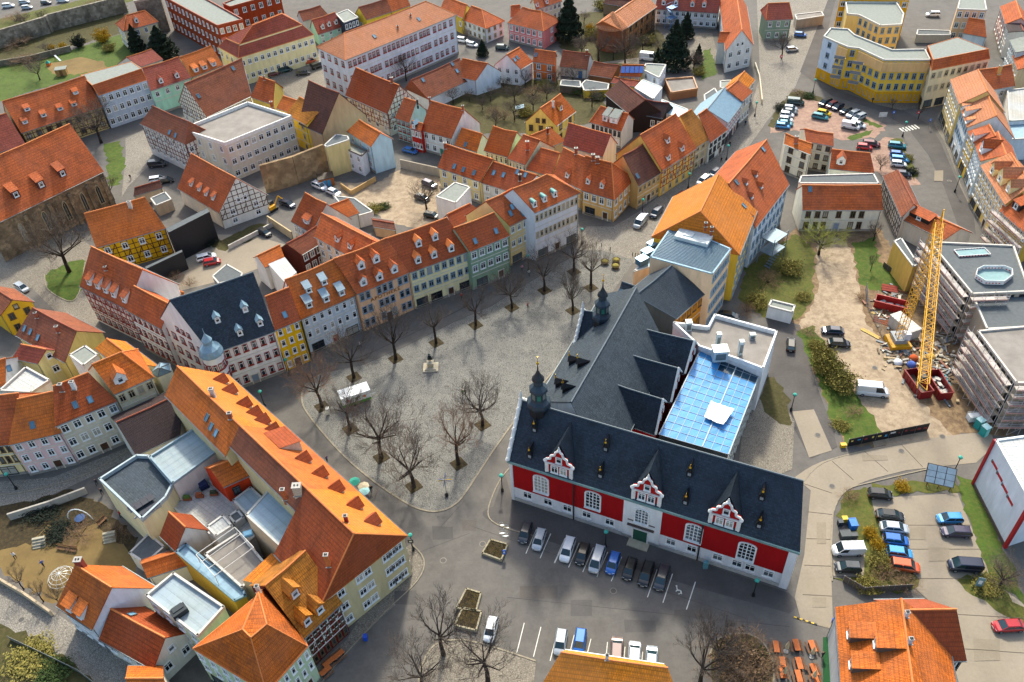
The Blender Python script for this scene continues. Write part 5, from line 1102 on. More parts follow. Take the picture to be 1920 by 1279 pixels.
# ================================================================ BUILDING SITE
def scaffold(label,pts,zt,lifts,off=1.2,red=True):
    """pts: pixels of the wall line at height zt"""
    P_=[G(p,zt) for p in pts];O=P_[0].copy();O.z=0;rt=empty('scaffold',O,label,'scaffold');P_=[Vector((p.x-O.x,p.y-O.y,0)) for p in P_]
    S=MB();cnt=0
    for i in range(len(P_)-1):
        a,c=P_[i],P_[i+1];x=(c-a);L=x.length;x.normalize();o=x.cross(Z)
        n=max(1,round(L/2.1));H_=zt+1.4
        for k in range(n+1):
            for s in (.25,off+.25): S.tube(a+x*L*k/n+o*s,a+x*L*k/n+o*s+Z*H_,.045,n=4)
        for l in range(lifts+1):
            z=zt*(l+.0)/lifts
            if l:
                S.tube(a+o*(off+.25)+Z*(z+1),c+o*(off+.25)+Z*(z+1),.04,n=4);S.tube(a+o*(off+.25)+Z*(z+.5),c+o*(off+.25)+Z*(z+.5),.04,n=4)
                for k in range(n):
                    b=MB();b.box(a+x*(L*(k+.5)/n)+o*(off/2+.25)+Z*z,(L/n-.06,off,.07),(x,o,Z))
                    put(b,'deck_board',(plain('a49a90',.9),plain('b4a69c',.9),plain('8e8478',.9))[(k+l)%3],rt)
                    if (k+l)%2==0: S.tube(a+x*(L*k/n)+o*(off+.25)+Z*(z-zt/lifts),a+x*(L*(k+1)/n)+o*(off+.25)+Z*z,.035,n=4)
                b=MB();b.box((a+c)/2+o*(off+.3)+Z*(z+.12),(L,.04,.3),(x,o,Z));put(b,'toe_board',plain('a8827a' if red else '9a8a78'),rt)
    put(S,'scaffold_tubes',plain('b8b4b4',.5,.2),rt,kind='stuff');return rt
SP=[(1735,448),(1848,645),(1925,640),(1925,560),(1900,445)]
b1_,P1,O1,_=B('shell of a new apartment block with dark wet roof deck',[(1742,455),(1822,553),(1930,548),(1900,462)],11,'b0a08c','gd',.35,wins={0:(10,4),1:(5,4)},st='k',pcol='b8b0a4')
b2_,P2,O2,_=B('shell of the nearer apartment block under construction',[(1832,622),(1905,720),(2010,720),(1960,610)],11,'a89a88','gv',.35,wins={0:(9,4)},st='k',pcol='c0b4a8')
scaffold('grey and red scaffold along the far new apartment block',[(1735,455),(1818,556)],11.2,6)
scaffold('scaffold along the right face of the far new block',[(1818,556),(1885,554)],11.2,6)
scaffold('scaffold with white banner along the nearer new block',[(1826,622),(1900,722)],11.2,6)
scaffold('scaffold round the near right corner of the nearer block',[(1900,722),(1990,722)],11.2,6)
scaffold('scaffold on the yellow house in the right-hand row',[(1868,396),(1925,448)],9,4)
B('dark grey lower roof deck between the two new blocks',[(1825,560),(1935,552),(1960,612),(1850,618)],10.,'9a8c7c','gd',.2,name='roof_deck',cat='building')
B('yellow gable wall remaining beside the building site',[(1676,452),(1712,500),(1722,496),(1690,446)],7,'d8b058','gd',.1,name='old_house_stub',cat='building')
def pool(label,px,zt,w):
    P_=[G(p,zt) for p in px];O=sum(P_,Vector())/len(P_);O.z=zt;rt=empty('formwork_opening',O,label,'opening');P_=[p-O for p in P_];P_=[Vector((p.x,p.y,0)) for p in P_]
    b=MB();b.cap([(p.x,p.y,.1) for p in P_]);put(b,'blue_sheet',plain('7d9898',.9),rt)
    n=len(P_)
    for i in range(n):
        a,c=P_[i],P_[(i+1)%n];x=(c-a);L=x.length;x.normalize();o=x.cross(Z)
        b=MB();b.box((a+c)/2+Z*(w/2),(L,.1,w),(x,o,Z));bo=put(b,'barrier_board',plain('d4d4d0'),rt)
        t=MB()
        for k in range(int(L/.6)): t.box(a+x*(.3+k*.6)+Z*w*.35,(.3,.13,.25),(x,o,Z))
        if t.v: put(t,'warning_stripe',plain('b83a34'),bo,kind='stuff')
pool('octagonal opening ringed by red and white boards on the new roof',[(1828,522),(1845,533),(1880,534),(1896,522),(1895,511),(1880,505),(1842,505),(1830,511)],11.1,1.)
pool('turquoise sheeted roof opening with yellow timber on top',[(1788,470),(1798,482),(1857,478),(1845,466)],11.1,.3)
# tower crane (vertical lattice mast, horizontal jib)
def lattice(name,a,c,w,par,mat,n):
    a=Vector(a);c=Vector(c);d=(c-a);L=d.length;d.normalize();x=d.orthogonal().normalized()
    if abs(d.z)<.5: x=d.cross(Z).normalized()
    else: x=Vector((1,0,0))
    y=d.cross(x).normalized();b=MB();cs=[(-1,-1),(1,-1),(1,1),(-1,1)];pt=lambda i,t:a+d*t+x*cs[i%4][0]*w/2+y*cs[i%4][1]*w/2
    for i in range(4): b.tube(pt(i,0),pt(i,L),.075,n=4)
    for k in range(n):
        t0,t1=L*k/n,L*(k+1)/n
        for i in range(4):
            b.tube(pt(i,t0),pt(i+1,t1),.038,n=4);b.tube(pt(i,t0),pt(i+1,t0),.032,n=4)
    return put(b,name,mat,par,kind='stuff')
CY=plain('c8900c',.5,0,.15)
cb=G((1682,646));cr=empty('tower_crane',cb,'yellow lattice tower crane with folded jib over the building site','crane')
zc=hgt((1761,415),(1682,646));tip=G((1731,724),zc-1)-cb
lattice('mast',(0,0,1.2),(0,0,zc),1.3,cr,CY,26)
lattice('jib',Vector((0,0,zc-1)),Vector((tip.x,tip.y,zc-1)),1.3,cr,CY,30)
b=MB();b.box((0,0,.6),(4,4,1.1));b.box((0,.3,1.6),(2.4,3.,1.),m=1);put(b,'base_frame',[CY,plain('8a8e90')],cr)
b=MB();b.tube((0,0,zc),(0,0,zc+2.5),.15,n=6);b.tube((0,0,zc+2.4),(tip.x*.6,tip.y*.6,zc),.05,n=4);put(b,'apex_tie',CY,cr)
b=MB();b.box((1.1,-.3,2.6),(1.2,1.4,1.6));put(b,'cab',plain('c8ccd0'),cr)
b=MB();q=Vector((tip.x*.93,tip.y*.93,zc-1.8));b.box(q,(1.,.8,.4));b.tube(q,q-Z*4,.05,n=4);b.box(q-Z*4.2,(.3,.3,.5));put(b,'trolley_hook',plain('4a4a48'),cr)
def skip(label,px,ang,col='7a1418',fill=None):
    p=G(px);rt=empty('skip_container',p,label,'skip',rz=ang);L,Wd,Hh=6.2,2.4,1.9
    for nm,c,s in (('side_wall',(0,Wd/2,Hh/2),(L,.1,Hh)),('side_wall',(0,-Wd/2,Hh/2),(L,.1,Hh)),('end_wall',(L/2,0,Hh/2),(.1,Wd-.1,Hh)),('end_wall',(-L/2,0,Hh/2),(.1,Wd-.1,Hh))):
        b=MB();b.box(c,s)
        if nm=='side_wall':
            for k in range(6): b.box((-L/2+.5+k*1.04,c[1]+(.08 if c[1]>0 else -.08),Hh/2),(.12,.1,Hh))
            b.box((0,c[1],Hh),(L+.15,.22,.14))
        put(b,nm,plain(col,.5),rt)
    b=MB();b.box((0,0,.1),(L-.1,Wd-.1,.2));put(b,'floor',plain('6a5a48'),rt)
    if fill:
        b=MB();r=random.Random(2)
        for k in range(26): b.box((r.uniform(-2.6,2.6),r.uniform(-.8,.8),.3+r.uniform(0,.7)),(r.uniform(.4,1.4),r.uniform(.3,.8),.12),(Vector((math.cos(k),math.sin(k),.2)).normalized(),Vector((-math.sin(k),math.cos(k),0)),Z))
        put(b,'rubble_load',plain('b0aca4',.9,0,.3),rt,kind='stuff')
pa,pb=G((1702,700)),G((1735,745));an=math.atan2(pb.y-pa.y,pb.x-pa.x)
skip('open dark red skip half full of sand below the crane jib',(1718,726),an);skip('dark red skip filled with rubble beside the sand skip',(1757,728),an-.1,fill=1)
pa,pb=G((1658,570)),G((1675,580));skip('small red skip of rubble near the site fence',(1668,578),-.5,'9a1c18',1)
def wc(label,px,rz):
    p=G(px);rt=empty('portable_toilet',p,label,'toilet','portable toilets by the site gate',rz);b=MB();b.box((0,0,1.05),(1.15,1.15,2.1));put(b,'cabin',plain('1c8a86',.5),rt)
    b=MB();b.box((0,0,2.16),(1.25,1.25,.12));b.lathe((0,0,2.2),[(.6,0),(.4,.15),(.05,.22)],8);put(b,'roof',plain('b8dcd8',.5),rt)
    b=MB();b.box((0,-.6,1.),(.8,.06,1.9));b.box((.25,-.65,1.05),(.1,.06,.2));put(b,'door',plain('7ac0bc',.5),rt)
wc('teal portable toilet nearer the scaffold',(1833,802),.4);wc('teal portable toilet nearer the road',(1843,815),.4)
p=G((1823,788));rt=empty('tank_cage',p,'white liquid tank in wire cage beside the portable toilets','tank');b=MB();b.box((0,0,.8),(2.,1.2,1.2));put(b,'tank',plain('d4d6d4'),rt)
b=MB()
for x in (-1,-.5,0,.5,1):
    for y in (-.62,.62): b.tube((x,y,0),(x,y,1.7),.03,n=4)
for z in (.2,.9,1.7):
    for y in (-.62,.62): b.tube((-1,y,z),(1,y,z),.03,n=4)
put(b,'wire_cage',plain('c0c4c4'),rt,kind='stuff')
# material heaps
r=random.Random(9)
def stack(label,px,rz,col,n=6,sz=(2.4,.22,.1),name='timber_stack'):
    rt=empty(name,G(px),label,'stack',rz=rz)
    for k in range(n):
        b=MB();b.box(((r.uniform(-.15,.15)),(k%3-1)*(sz[1]*1.15),sz[2]/2+(k//3)*sz[2]*1.05),sz);put(b,'plank',plain(col,.9),rt)
stack('stack of pale planks beside the crane base',(1645,587),.1,'c8a860');stack('planks lying along the site fence',(1632,626),-.9,'b89858',4,(4,.3,.1));stack('light board stack south of the crane',(1668,672),.1,'c0a468',5)
stack('blue sheet panels near the crane',(1697,660),-.3,'4a6a80',4,(2,.5,.08),'sheet_stack');stack('rusty steel mats on the soil',(1652,602),-.6,'6a3a22',6,(3.,.6,.06),'steel_stack');stack('red brick pallets on the soil',(1668,543),-.4,'7a3024',6,(3.2,.7,.2),'brick_stack')
stack('long grey scaffold boards by the block foot',(1770,640),.3,'a89c8c',4,(5,.3,.08));stack('tarped turquoise sheets by the skips',(1770,713),-.2,'3a8a94',3,(1.6,.9,.12),'sheet_stack')
rt=empty('site_cabin',G((1692,622)),'white ribbed site cabin behind the crane mast','cabin',rz=.35);b=MB();b.box((0,0,1.3),(2.6,6.,2.6));put(b,'cabin_wall',plain('b8b4ac'),rt);b=MB();b.box((0,0,2.65),(2.7,6.1,.12))
for k in range(9): b.box((0,-2.8+k*.7,2.73),(2.7,.1,.06))
put(b,'cabin_roof',plain('c4beb4'),rt);b=MB();b.box((-1.32,-1.5,1.1),(.06,.9,2.));put(b,'door',plain('8a8a88'),rt)
for lb,px,col in (('orange sand heap bag near the skips',(1712,674),'b85020'),('white big bag beside the skips',(1683,682),'d8d8d8'),('blue and white barrel bags near the skips',(1708,686),'4a62a8'),('yellow sand heap by the crane jib',(1745,672),'b89448')):
    b=MB();b.lathe((0,0,0),[(.75,0),(.9,.35),(.7,.75),(.3,.95),(.05,1)],9);o=put(b,'bulk_bag',plain(col,.9),smooth=True,label=lb,cat='bag');o.location=G(px)
# excavator, yellow, in the yard by the timbered barn
rt=empty('excavator',G((511,394)),'yellow excavator parked by the stone wall','excavator',rz=.9)
b=MB()
for y in (-.8,.8): b.box((0,y,.35),(2.4,.4,.6))
put(b,'tracks',DRK,rt);b=MB();b.box((-.3,0,1.1),(1.9,1.7,.9));put(b,'engine_house',CY,rt);b=MB();b.box((.3,.4,1.9),(1.1,.8,1.1));put(b,'cab',plain('2a3034',.3),rt)
b=MB();b.tube((.8,-.3,1.3),(2.4,-.3,3.),.18,n=5);b.tube((2.4,-.3,3.),(3.6,-.3,1.4),.15,n=5);put(b,'boom',CY,rt);b=MB();b.box((3.6,-.3,1.),(.6,.8,.7));put(b,'bucket',plain('3a3632'),rt)
# banner fence
def fence(label,px,h,mat,bw=2.5,name='fence',cat='fence',post=True,th=.08,pname='panel',cols=None):
    P_=[G(p) for p in px];O=P_[0].copy();rt=empty(name,O,label,cat);P_=[p-O for p in P_];r=random.Random(len(label))
    for i in range(len(P_)-1):
        a,c=P_[i],P_[i+1];x=(c-a);L=x.length;x.normalize();o=x.cross(Z);n=max(1,round(L/bw))
        for k in range(n):
            b=MB()
            if name=='mesh_fence':
                for j in range(15): b.tube(a+x*L*(k+j/14)/n+Z*.1,a+x*L*(k+j/14)/n+Z*h,.018,n=3)
                for j in range(6): b.tube(a+x*L*k/n+Z*(.15+j*.36),a+x*L*(k+1)/n+Z*(.15+j*.36),.018,n=3)
            else: b.box(a+x*L*(k+.5)/n+Z*(h/2+.05),(L/n-.06,th,h),(x,o,Z))
            q=put(b,pname,mat,rt)
            if cols:
                for m in range(2):
                    t=MB();t.box(a+x*L*(k+.25+.5*m)/n+Z*(h*r.uniform(.4,.7)+.05)+o*(th/2+.01),(r.uniform(.3,1.),.02,r.uniform(.2,.5)),(x,o,Z));put(t,'printed_mark',plain(r.choice(cols)),q)
            if post: b=MB();b.tube(a+x*L*k/n,a+x*L*k/n+Z*(h+.15),.05,n=5);put(b,'post',STEEL,rt)
    return rt
fence('black printed banner hoarding beside the concrete road',[(1588,838),(1640,827),(1738,808)],2.,plain('181618',.7),2.6,'hoarding','hoarding',cols=['b8b8b4','7a2a2a','3a8ab0','c8b060'])
fence('wooden slatted fence behind the orange-roofed car park house',[(1580,1090),(1618,1112),(1640,1110),(1708,1106)],1.5,plain('5a5048',.9),.9,'wooden_fence','fence')
fence('long pale wall with openings along the playground street',[(20,975),(100,950),(165,925)],1.6,stucco('a8a094'),3.5,'street_wall','wall',False,.35,'wall_panel')
fence('pale retaining wall by the lower left lane',[(-10,1085),(50,1120),(100,1155)],1.4,stucco('b8a488'),3,'retaining_wall','wall',False,.35,'wall_panel')
fence('steel railing along the lower left lane',[(20,1200),(80,1228),(150,1262),(200,1300)],1.,plain('8a8a84',.5,.5),2.2,'railing','railing',True,.04,'rail_panel')
fence('old rubble town wall across the upper left',[(-20,97),(95,62),(100,58),(240,22)],6.,stone('9a9080','6a6252',1.2),9,'town_wall','wall',False,1.,'wall_panel')
fence('low rubble wall below the old town wall',[(-20,128),(60,115),(135,96)],2.,stone('8a8270','6a6252',1.2),6,'garden_wall','wall',False,.5,'wall_panel')
fence('ruined rubble and plaster wall with white coping above the excavator yard',[(500,362),(560,345),(616,322)],8.2,stone('b0946c','8a7050',.9),6,'ruin_wall','wall',False,.7,'wall_panel')
fence('concrete yard wall with grey gates beside the blue gable house',[(752,315),(828,332)],2.6,stucco('b0a490'),2.4,'yard_wall','wall',False,.3,'wall_panel')
fence('pale tan yard wall around the back court',[(505,420),(550,450)],2.4,stucco('c0aa84'),3,'yard_wall','wall',False,.3,'wall_panel')
fence('low white wall beside the court under the timbered barn',[(430,468),(475,445),(512,425)],1.2,stucco('c4bcb0'),4,'yard_wall','wall',False,.3,'wall_panel')
fence('low rendered wall along the wide cobbled street',[(1428,195),(1423,150),(1415,125)],1.4,stucco('c4b8a0'),4,'street_wall','wall',False,.35,'wall_panel')
fence('site mesh fence beside the track',[(1622,545),(1625,575),(1650,625),(1670,655)],2.,plain('8a8e90',.6),3.4,'mesh_fence','fence',True,.02)
fence('low brick wall bounding the dirt yard annex',[(640,352),(660,366),(705,340)],1.4,stucco('c09c68'),3,'yard_wall','wall',False,.3,'wall_panel')
fence('dark wooden garden beds fence at the site edge',[(1655,500),(1690,530),(1712,548)],1.3,plain('4a4238'),1.5,'garden_fence','fence')
# billboard rack of nine panels
pa,pb=G((1731,910)),G((1784,922));rt=empty('panel_rack',pa,'tilted rack of nine pale panels beside the car park','panel rack');x=(pb-pa);L=x.length;x.normalize();o=x.cross(Z)
t=(Z*.75-o*-.66).normalized();t=(Z*.72-o*.7).normalized()
for i in range(3):
    for j in range(3):
        b=MB();b.box(x*L*(i+.5)/3+Z*.9+t*(.6+j*1.05),(L/3-.12,.98,.08),(x,t,x.cross(t)));put(b,'panel',plain('aab8bc',.35),rt)
b=MB();b.box(x*L/2+Z*.9+t*1.65-x.cross(t)*.1,(L+.15,3.3,.08),(x,t,x.cross(t)));put(b,'panel_frame',plain('4a3a30'),rt)
for k in range(3):
    b=MB();q=x*(L*(.1+.4*k));b.tube(q,q+Z*1.,.08,n=5);b.tube(q-o*1.6,q-o*1.6+Z*2.4,.08,n=5);put(b,'leg',WOOD,rt)
# outside metal stair on the yellow house, blue stair on the convent
def stair(label,px,w,d,h,col,n):
    rt=empty('outside_stair',G(px),label,'stair',rz=.7);m=plain(col,.5,.3)
    for k in range(n):
        b=MB();b.box((0,0,h*(k+1)/n),(w,d,.1));put(b,'landing',m,rt)
        b=MB()
        for y in (-d/2,d/2): b.tube((-w/2,y,h*(k+1)/n+1),(w/2,y,h*(k+1)/n+1),.04,n=4)
        put(b,'rail',m,rt)
        b=MB()
        for s in range(9): b.box((-w/2+w*(s+.5)/9,d*.25*(1 if k%2 else -1),h*k/n+h/n*(s+.5)/9 if k%2==0 else h*(k+1)/n-h/n*(s+.5)/9),(w/9,d*.4,.05))
        put(b,'stair_flight',m,rt)
    for x in (-w/2,w/2):
        for y in (-d/2,d/2): b=MB();b.tube((x,y,0),(x,y,h+1),.09,n=5);put(b,'post',m,rt)
stair('grey steel outside stair on the long yellow house',(1443,490),5,3.4,7,'6a7a84',2);stair('blue steel outside stair on the white convent house',(1257,52),3.2,2.4,7,'6a8ab0',2)

# loose clutter on the building site
r=random.Random(77)
for lb,cx,cy,sx,sy,n in (('scattered planks, sheets and rubble around the crane base',1690,655,40,40,150),('scattered boards and rubble along the new block foot',1770,660,30,70,120),('scattered waste heaps behind the site fence',1665,575,30,30,90)):
    o0=G((cx,cy));b=MB()
    for k in range(n):
        p=G((cx+r.gauss(0,.5)*sx,cy+r.gauss(0,.5)*sy))-o0;a=r.uniform(0,PI);x=Vector((math.cos(a),math.sin(a),r.uniform(-.08,.08))).normalized();y=Z.cross(x).normalized();L=r.choice((.4,.7,1.4,2.4));b.box(p+Z*r.uniform(.12,.35),(L,r.uniform(.15,.6),r.uniform(.06,.35)),(x,y,x.cross(y)),r.randrange(6))
    o=put(b,'site_debris',[plain('a08a68'),plain('8a8478'),plain('b8b0a0'),plain('5a4632'),plain('6e7478'),plain('7a4a34')],label=lb,kind='stuff');o.location=o0

# banner on the scaffold
p=G((1860,690),8.);b=MB();b.box((0,0,0),(3.2,.05,4.4));rt=empty('site_banner',p,'white banner with teal mark hung on the nearer scaffold','banner',rz=-.92);put(b,'cloth',plain('d8dcdc'),rt);b=MB();b.box((0,-.04,.2),(1.6,.03,1.6));b.box((.2,-.05,-.8),(1.,.03,.4));put(b,'printed_mark',plain('4a9aa0'),rt)
# ================================================================ TREES
def bare(seed,h=10.,spread=1.,trunk=.36,fine=1.,br=7):
    r=random.Random(seed);T=MB();C=MB();th=h*trunk
    base=Vector((0,0,-.2));p=base;rad=.21*h/10
    pts=[Vector((0,0,-.2)),Vector((r.uniform(-.1,.1),r.uniform(-.1,.1),th*.5)),Vector((r.uniform(-.25,.25),r.uniform(-.25,.25),th))]
    T.tube(pts[0],pts[1],rad*1.35,rad,7);T.tube(pts[1],pts[2],rad,rad*.85,7)
    def grow(p,d,L,rad,lv):
        nseg=2;q=p
        for s in range(nseg):
            d2=(d+Vector((r.uniform(-.22,.22),r.uniform(-.22,.22),r.uniform(-.05,.2)))).normalized();e=q+d2*L/nseg
            r1=rad*(1-.22*(s+1));(T if lv<=1 else C).tube(q,e,rad*(1-.22*s),r1,5 if lv<=1 else 3,cap=False);q=e;d=d2
            if lv<5:
                for k in range(2):
                    a=r.uniform(0,2*PI);o=d.orthogonal().normalized();o=o*math.cos(a)+d.cross(o)*math.sin(a)
                    nd=(d*r.uniform(.7,1.1)+o*r.uniform(.45,.85)*spread+Vector((0,0,.18))).normalized();grow(q,nd,L*r.uniform(.55,.72),max(.011,r1*.58),lv+1)
    for k in range(br):
        a=2*PI*k/br+r.uniform(-.3,.3);el=r.uniform(.35,1.25);d=Vector((math.cos(a)*math.cos(el)*spread,math.sin(a)*math.cos(el)*spread,math.sin(el))).normalized()
        grow(pts[2]+Vector((0,0,-r.uniform(0,th*.18))),d,(h-th)*.4,rad*.5,1)
    return T.mesh('trunk',[BARK],uv=False,smooth=True),C.mesh('crown',[TWIG],uv=False)
TP=[bare(s,10,sp,tr,1,br) for s,sp,tr,br in ((11,1.,.34,8),(12,.85,.36,8),(13,1.1,.3,9),(14,.7,.38,7),(15,1.2,.28,9),(16,.95,.4,6),(17,1.05,.33,10),(18,.8,.3,8))]
TW2=plain('7a5e48',.95,0,.3,3)
def tree(label,base,top,var=None,group=None,name='bare_tree',wide=1.,tw=None):
    h=hgt(top,base) if isinstance(top,tuple) else top;h=max(3,h);v=TP[var if var is not None else random.randrange(8)]
    rt=empty(name,G(base),label,'tree',group,random.uniform(0,6.28));s=h/10;rt.scale=(s*wide,s*wide,s)
    link('trunk',v[0],rt);c=link('crown',v[1],rt)
    if tw: c.material_slots[0].link='OBJECT';c.material_slots[0].material=tw
    return rt
ordn=['first','second','third','fourth','fifth','sixth','seventh','eighth','ninth','tenth','eleventh','twelfth']
g1_='bare lindens on the market square'
for i,(b_,t_) in enumerate([((604,763),(590,660)),((657,805),(648,715)),((715,858),(710,730)),((776,912),(770,798))]): tree('bare square tree, %s from the left along the kerb by the orange roof'%ordn[i],b_,t_,(0,5,6,2)[i],g1_,tw=TW2 if i==0 else None)
for i,(b_,t_) in enumerate([((664,708),(655,612)),((742,673),(735,570)),((818,643),(810,560)),((892,610),(885,528)),((960,577),(955,503)),((1021,545),(1015,460))]): tree('bare tree, %s from the left in the row before the shop facades'%ordn[i],b_,t_,(1,7,5,3,6,0)[i],g1_)
for i,(b_,t_,l_) in enumerate([((905,797),(905,703),'full round bare tree on the right side of the square'),((860,870),(850,765),'slender reddish bare tree at the lower right of the square'),((1076,510),(1074,425),'bare tree at the top corner of the square beside the long white house'),((1074,583),(1072,505),'bare tree on the square just left of the rear turret'),((1108,540),(1106,452),'bare tree on the square nearest the grey hall roof')]): tree(l_,b_,t_,(6,3,1,7,5)[i],g1_,tw=TW2 if i==1 else None)
for l_,b_,t_,v,w_ in (('large bare tree on the churchyard lawn',(130,510),(95,375),2,1.1),('large bare tree before the timbered barn',(190,268),(165,170),4,1.15),('small bare tree by the church wall end',(214,375),(208,318),3,1),
  ('bare tree over the round bed at the bottom',(832,1228),(812,1135),3,1.),('bare tree behind the white car at the bottom',(915,1278),(905,1170),1,.9),('bare tree at the bottom edge by the alley',(795,1295),(770,1215),2,1.),
  ('dark bare tree right of the pavilion roof',(1312,1290),(1300,1185),3,1.),('second dark bare tree right of the pavilion roof',(1345,1250),(1340,1165),3,1.),('bare shrub tree by the white hall corner',(1872,1100),(1880,1035),4,1.3),
  ('bare tree in front of the white school',(762,152),(755,98),1,1),('bare street tree by the white and pink house',(874,87),(873,45),3,.7),('tall bare tree left of the round apse',(1122,115),(1120,55),3,1.2),('leaning bare tree right of the round apse',(1172,118),(1172,55),2,1.1),
  ('bare tree in the dirt yard',(800,392),(797,335),2,1.2),('thin bare tree in the nursery garden',(75,150),(70,100),4,1.2),('bare tree at the wall in the nursery garden',(88,100),(85,75),2,1.4),('bare fruit tree in the gardens',(880,190),(880,165),2,1.2),('bare fruit tree by the garden wall',(905,205),(905,178),4,1.2),
  ('bare bush tree in the garden row',(965,190),(965,155),2,1.5),('bare tree behind the garden row cottages',(1090,105),(1090,60),4,1.2),('bare tree by the green street island',(1465,110),(1468,55),3,1.),('bare street tree before the yellow apartments',(1672,205),(1675,182),3,1.),
  ('bare tree beside the cream corner house',(1722,222),(1722,190),3,1.),('bare tree in the lower car park',(1650,318),(1645,285),4,1.3),('spring tree with pale buds by the white house',(1535,478),(1530,415),2,1.5),('bare tree by the white house corner',(1637,452),(1635,412),3,1.2),
  ('thin bare tree in the site lawn',(1632,508),(1632,470),3,.7),('first bare sapling in the playground',(45,1105),(30,1055),3,.8),('second bare sapling in the playground',(82,1128),(65,1085),3,.8),('third bare sapling in the playground',(115,1135),(100,1098),3,.8),
  ('bare tree on the bank by the town wall',(48,55),(45,15),4,1.2),('bare tree on the meadow bank',(85,45),(85,10),2,1.2),('bare tree in the villa park',(1205,95),(1205,62),2,1.3),('bare tree beside the villa drive',(1300,130),(1300,90),4,1.3)):
    tree(l_,b_,t_,v,None,wide=w_,tw=(plain('8a8a3a',.9) if 'pale buds' in l_ else None))
# leafy crowns: shared leaf clump meshes
def clump(seed,n,sh,mat,leaf=.3):
    r=random.Random(seed);b=MB()
    for k in range(n):
        while True:
            p=Vector((r.uniform(-1,1),r.uniform(-1,1),r.uniform(-1,1)))
            if p.length<=1 and p.length>.25: break
        p=sh(p,r);s=leaf*r.uniform(.6,1.3);n_=Vector((r.uniform(-1,1),r.uniform(-1,1),r.uniform(-.3,1))).normalized();x=n_.orthogonal().normalized();y=n_.cross(x)
        b.poly([p-x*s*.5,p-y*s*.3,p+x*s*.5,p+y*s*.3])
    return b.mesh('crown',[mat],uv=False)
CONM=plain('1c2a18',.9,0,.4,3);YEW=plain('161f12',.9,0,.4,3);OLV=plain('7a7034',.95,0,.35,2);BRN=plain('6e543a',.95,0,.35,2);YEL=plain('a8861c',.95,0,.3,2);GRN=plain('34441a',.95,0,.4,2)
def cone_sh(p,r):
    z=(p.z+1)/2;rad=(1-z)**.85*(.75+.25*math.sin(z*40));a=math.atan2(p.y,p.x);q=min(1,Vector((p.x,p.y)).length*1.5+.2);return Vector((math.cos(a)*rad*q,math.sin(a)*rad*q,z*3-((q*rad)*.35)+.25))
CONE=clump(1,5200,cone_sh,CONM,.2)
def conifer(label,base,top,wide=1.,mat=None):
    h=hgt(top,base);rt=empty('conifer',G(base),label,'tree');s=h/3.2;rt.scale=(s*wide,s*wide,s);b=MB();b.tube((0,0,-.05),(0,0,2.9),.06,.01,6);put(b,'trunk',BARK,rt);c=link('crown',CONE,rt)
    if mat: c.material_slots[0].link='OBJECT';c.material_slots[0].material=mat
for l_,b_,t_,w_ in (('dark conifer left of the broad yew by the cream house',(260,97),(252,42),1.2),('broad dark yew beside the brick school',(308,108),(300,45),1.9),('tall dark spruce in the villa park',(1262,128),(1262,38),1.4),('second spruce behind the tall villa spruce',(1285,72),(1280,22),1.3),('small conifer beside the villa drive',(1308,118),(1307,82),1.1),('slim conifer by the white van in the park',(1232,120),(1232,88),1.),('tall dark fir behind the pink house',(1066,75),(1070,-10),1.3),('small conifer by the school street',(905,105),(904,75),1.5),('dark garden fir behind the black firewall',(398,455),(398,436),1.6)): conifer(l_,b_,t_,w_)
def lump(p,r):
    a=math.atan2(p.y,p.x);k=.72+.2*math.sin(3*a+p.z*4)+.16*math.sin(5*a-p.z*6+1)+r.uniform(-.08,.12);return Vector((p.x*k*1.15,p.y*k*1.15,(p.z+1)*.52*k+r.uniform(0,.08)))
BUSH={m:[clump(20+i,2800,lump,mm,.12) for i in range(2)] for m,mm in (('o',OLV),('b',BRN),('y',YEL),('g',GRN),('d',YEW),('c',plain('6a5540',.95,0,.35,2)))}
_c=bare(31,10,1.15,.12,1,13)[1];_c.transform(Matrix.Diagonal((.19,.19,.115,1)));_c.materials.clear();_c.materials.append(plain('7a6048',.95,0,.3,2));_d=_c.copy();BUSH['b']=[_c,_d]
def bush(label,px,rx,h,m,name='bush'):
    rt=empty(name,G(px),label,'bush',None,random.uniform(0,6));rt.scale=(rx,rx*random.uniform(.8,1.2),h)
    b=MB()
    for k in range(5): a=k*1.3;b.tube((0,0,-.05),(math.cos(a)*.5,math.sin(a)*.5,.7),.03,.01,4)
    put(b,'stem',BARK,rt);link('crown',BUSH[m][random.randrange(2)],rt)
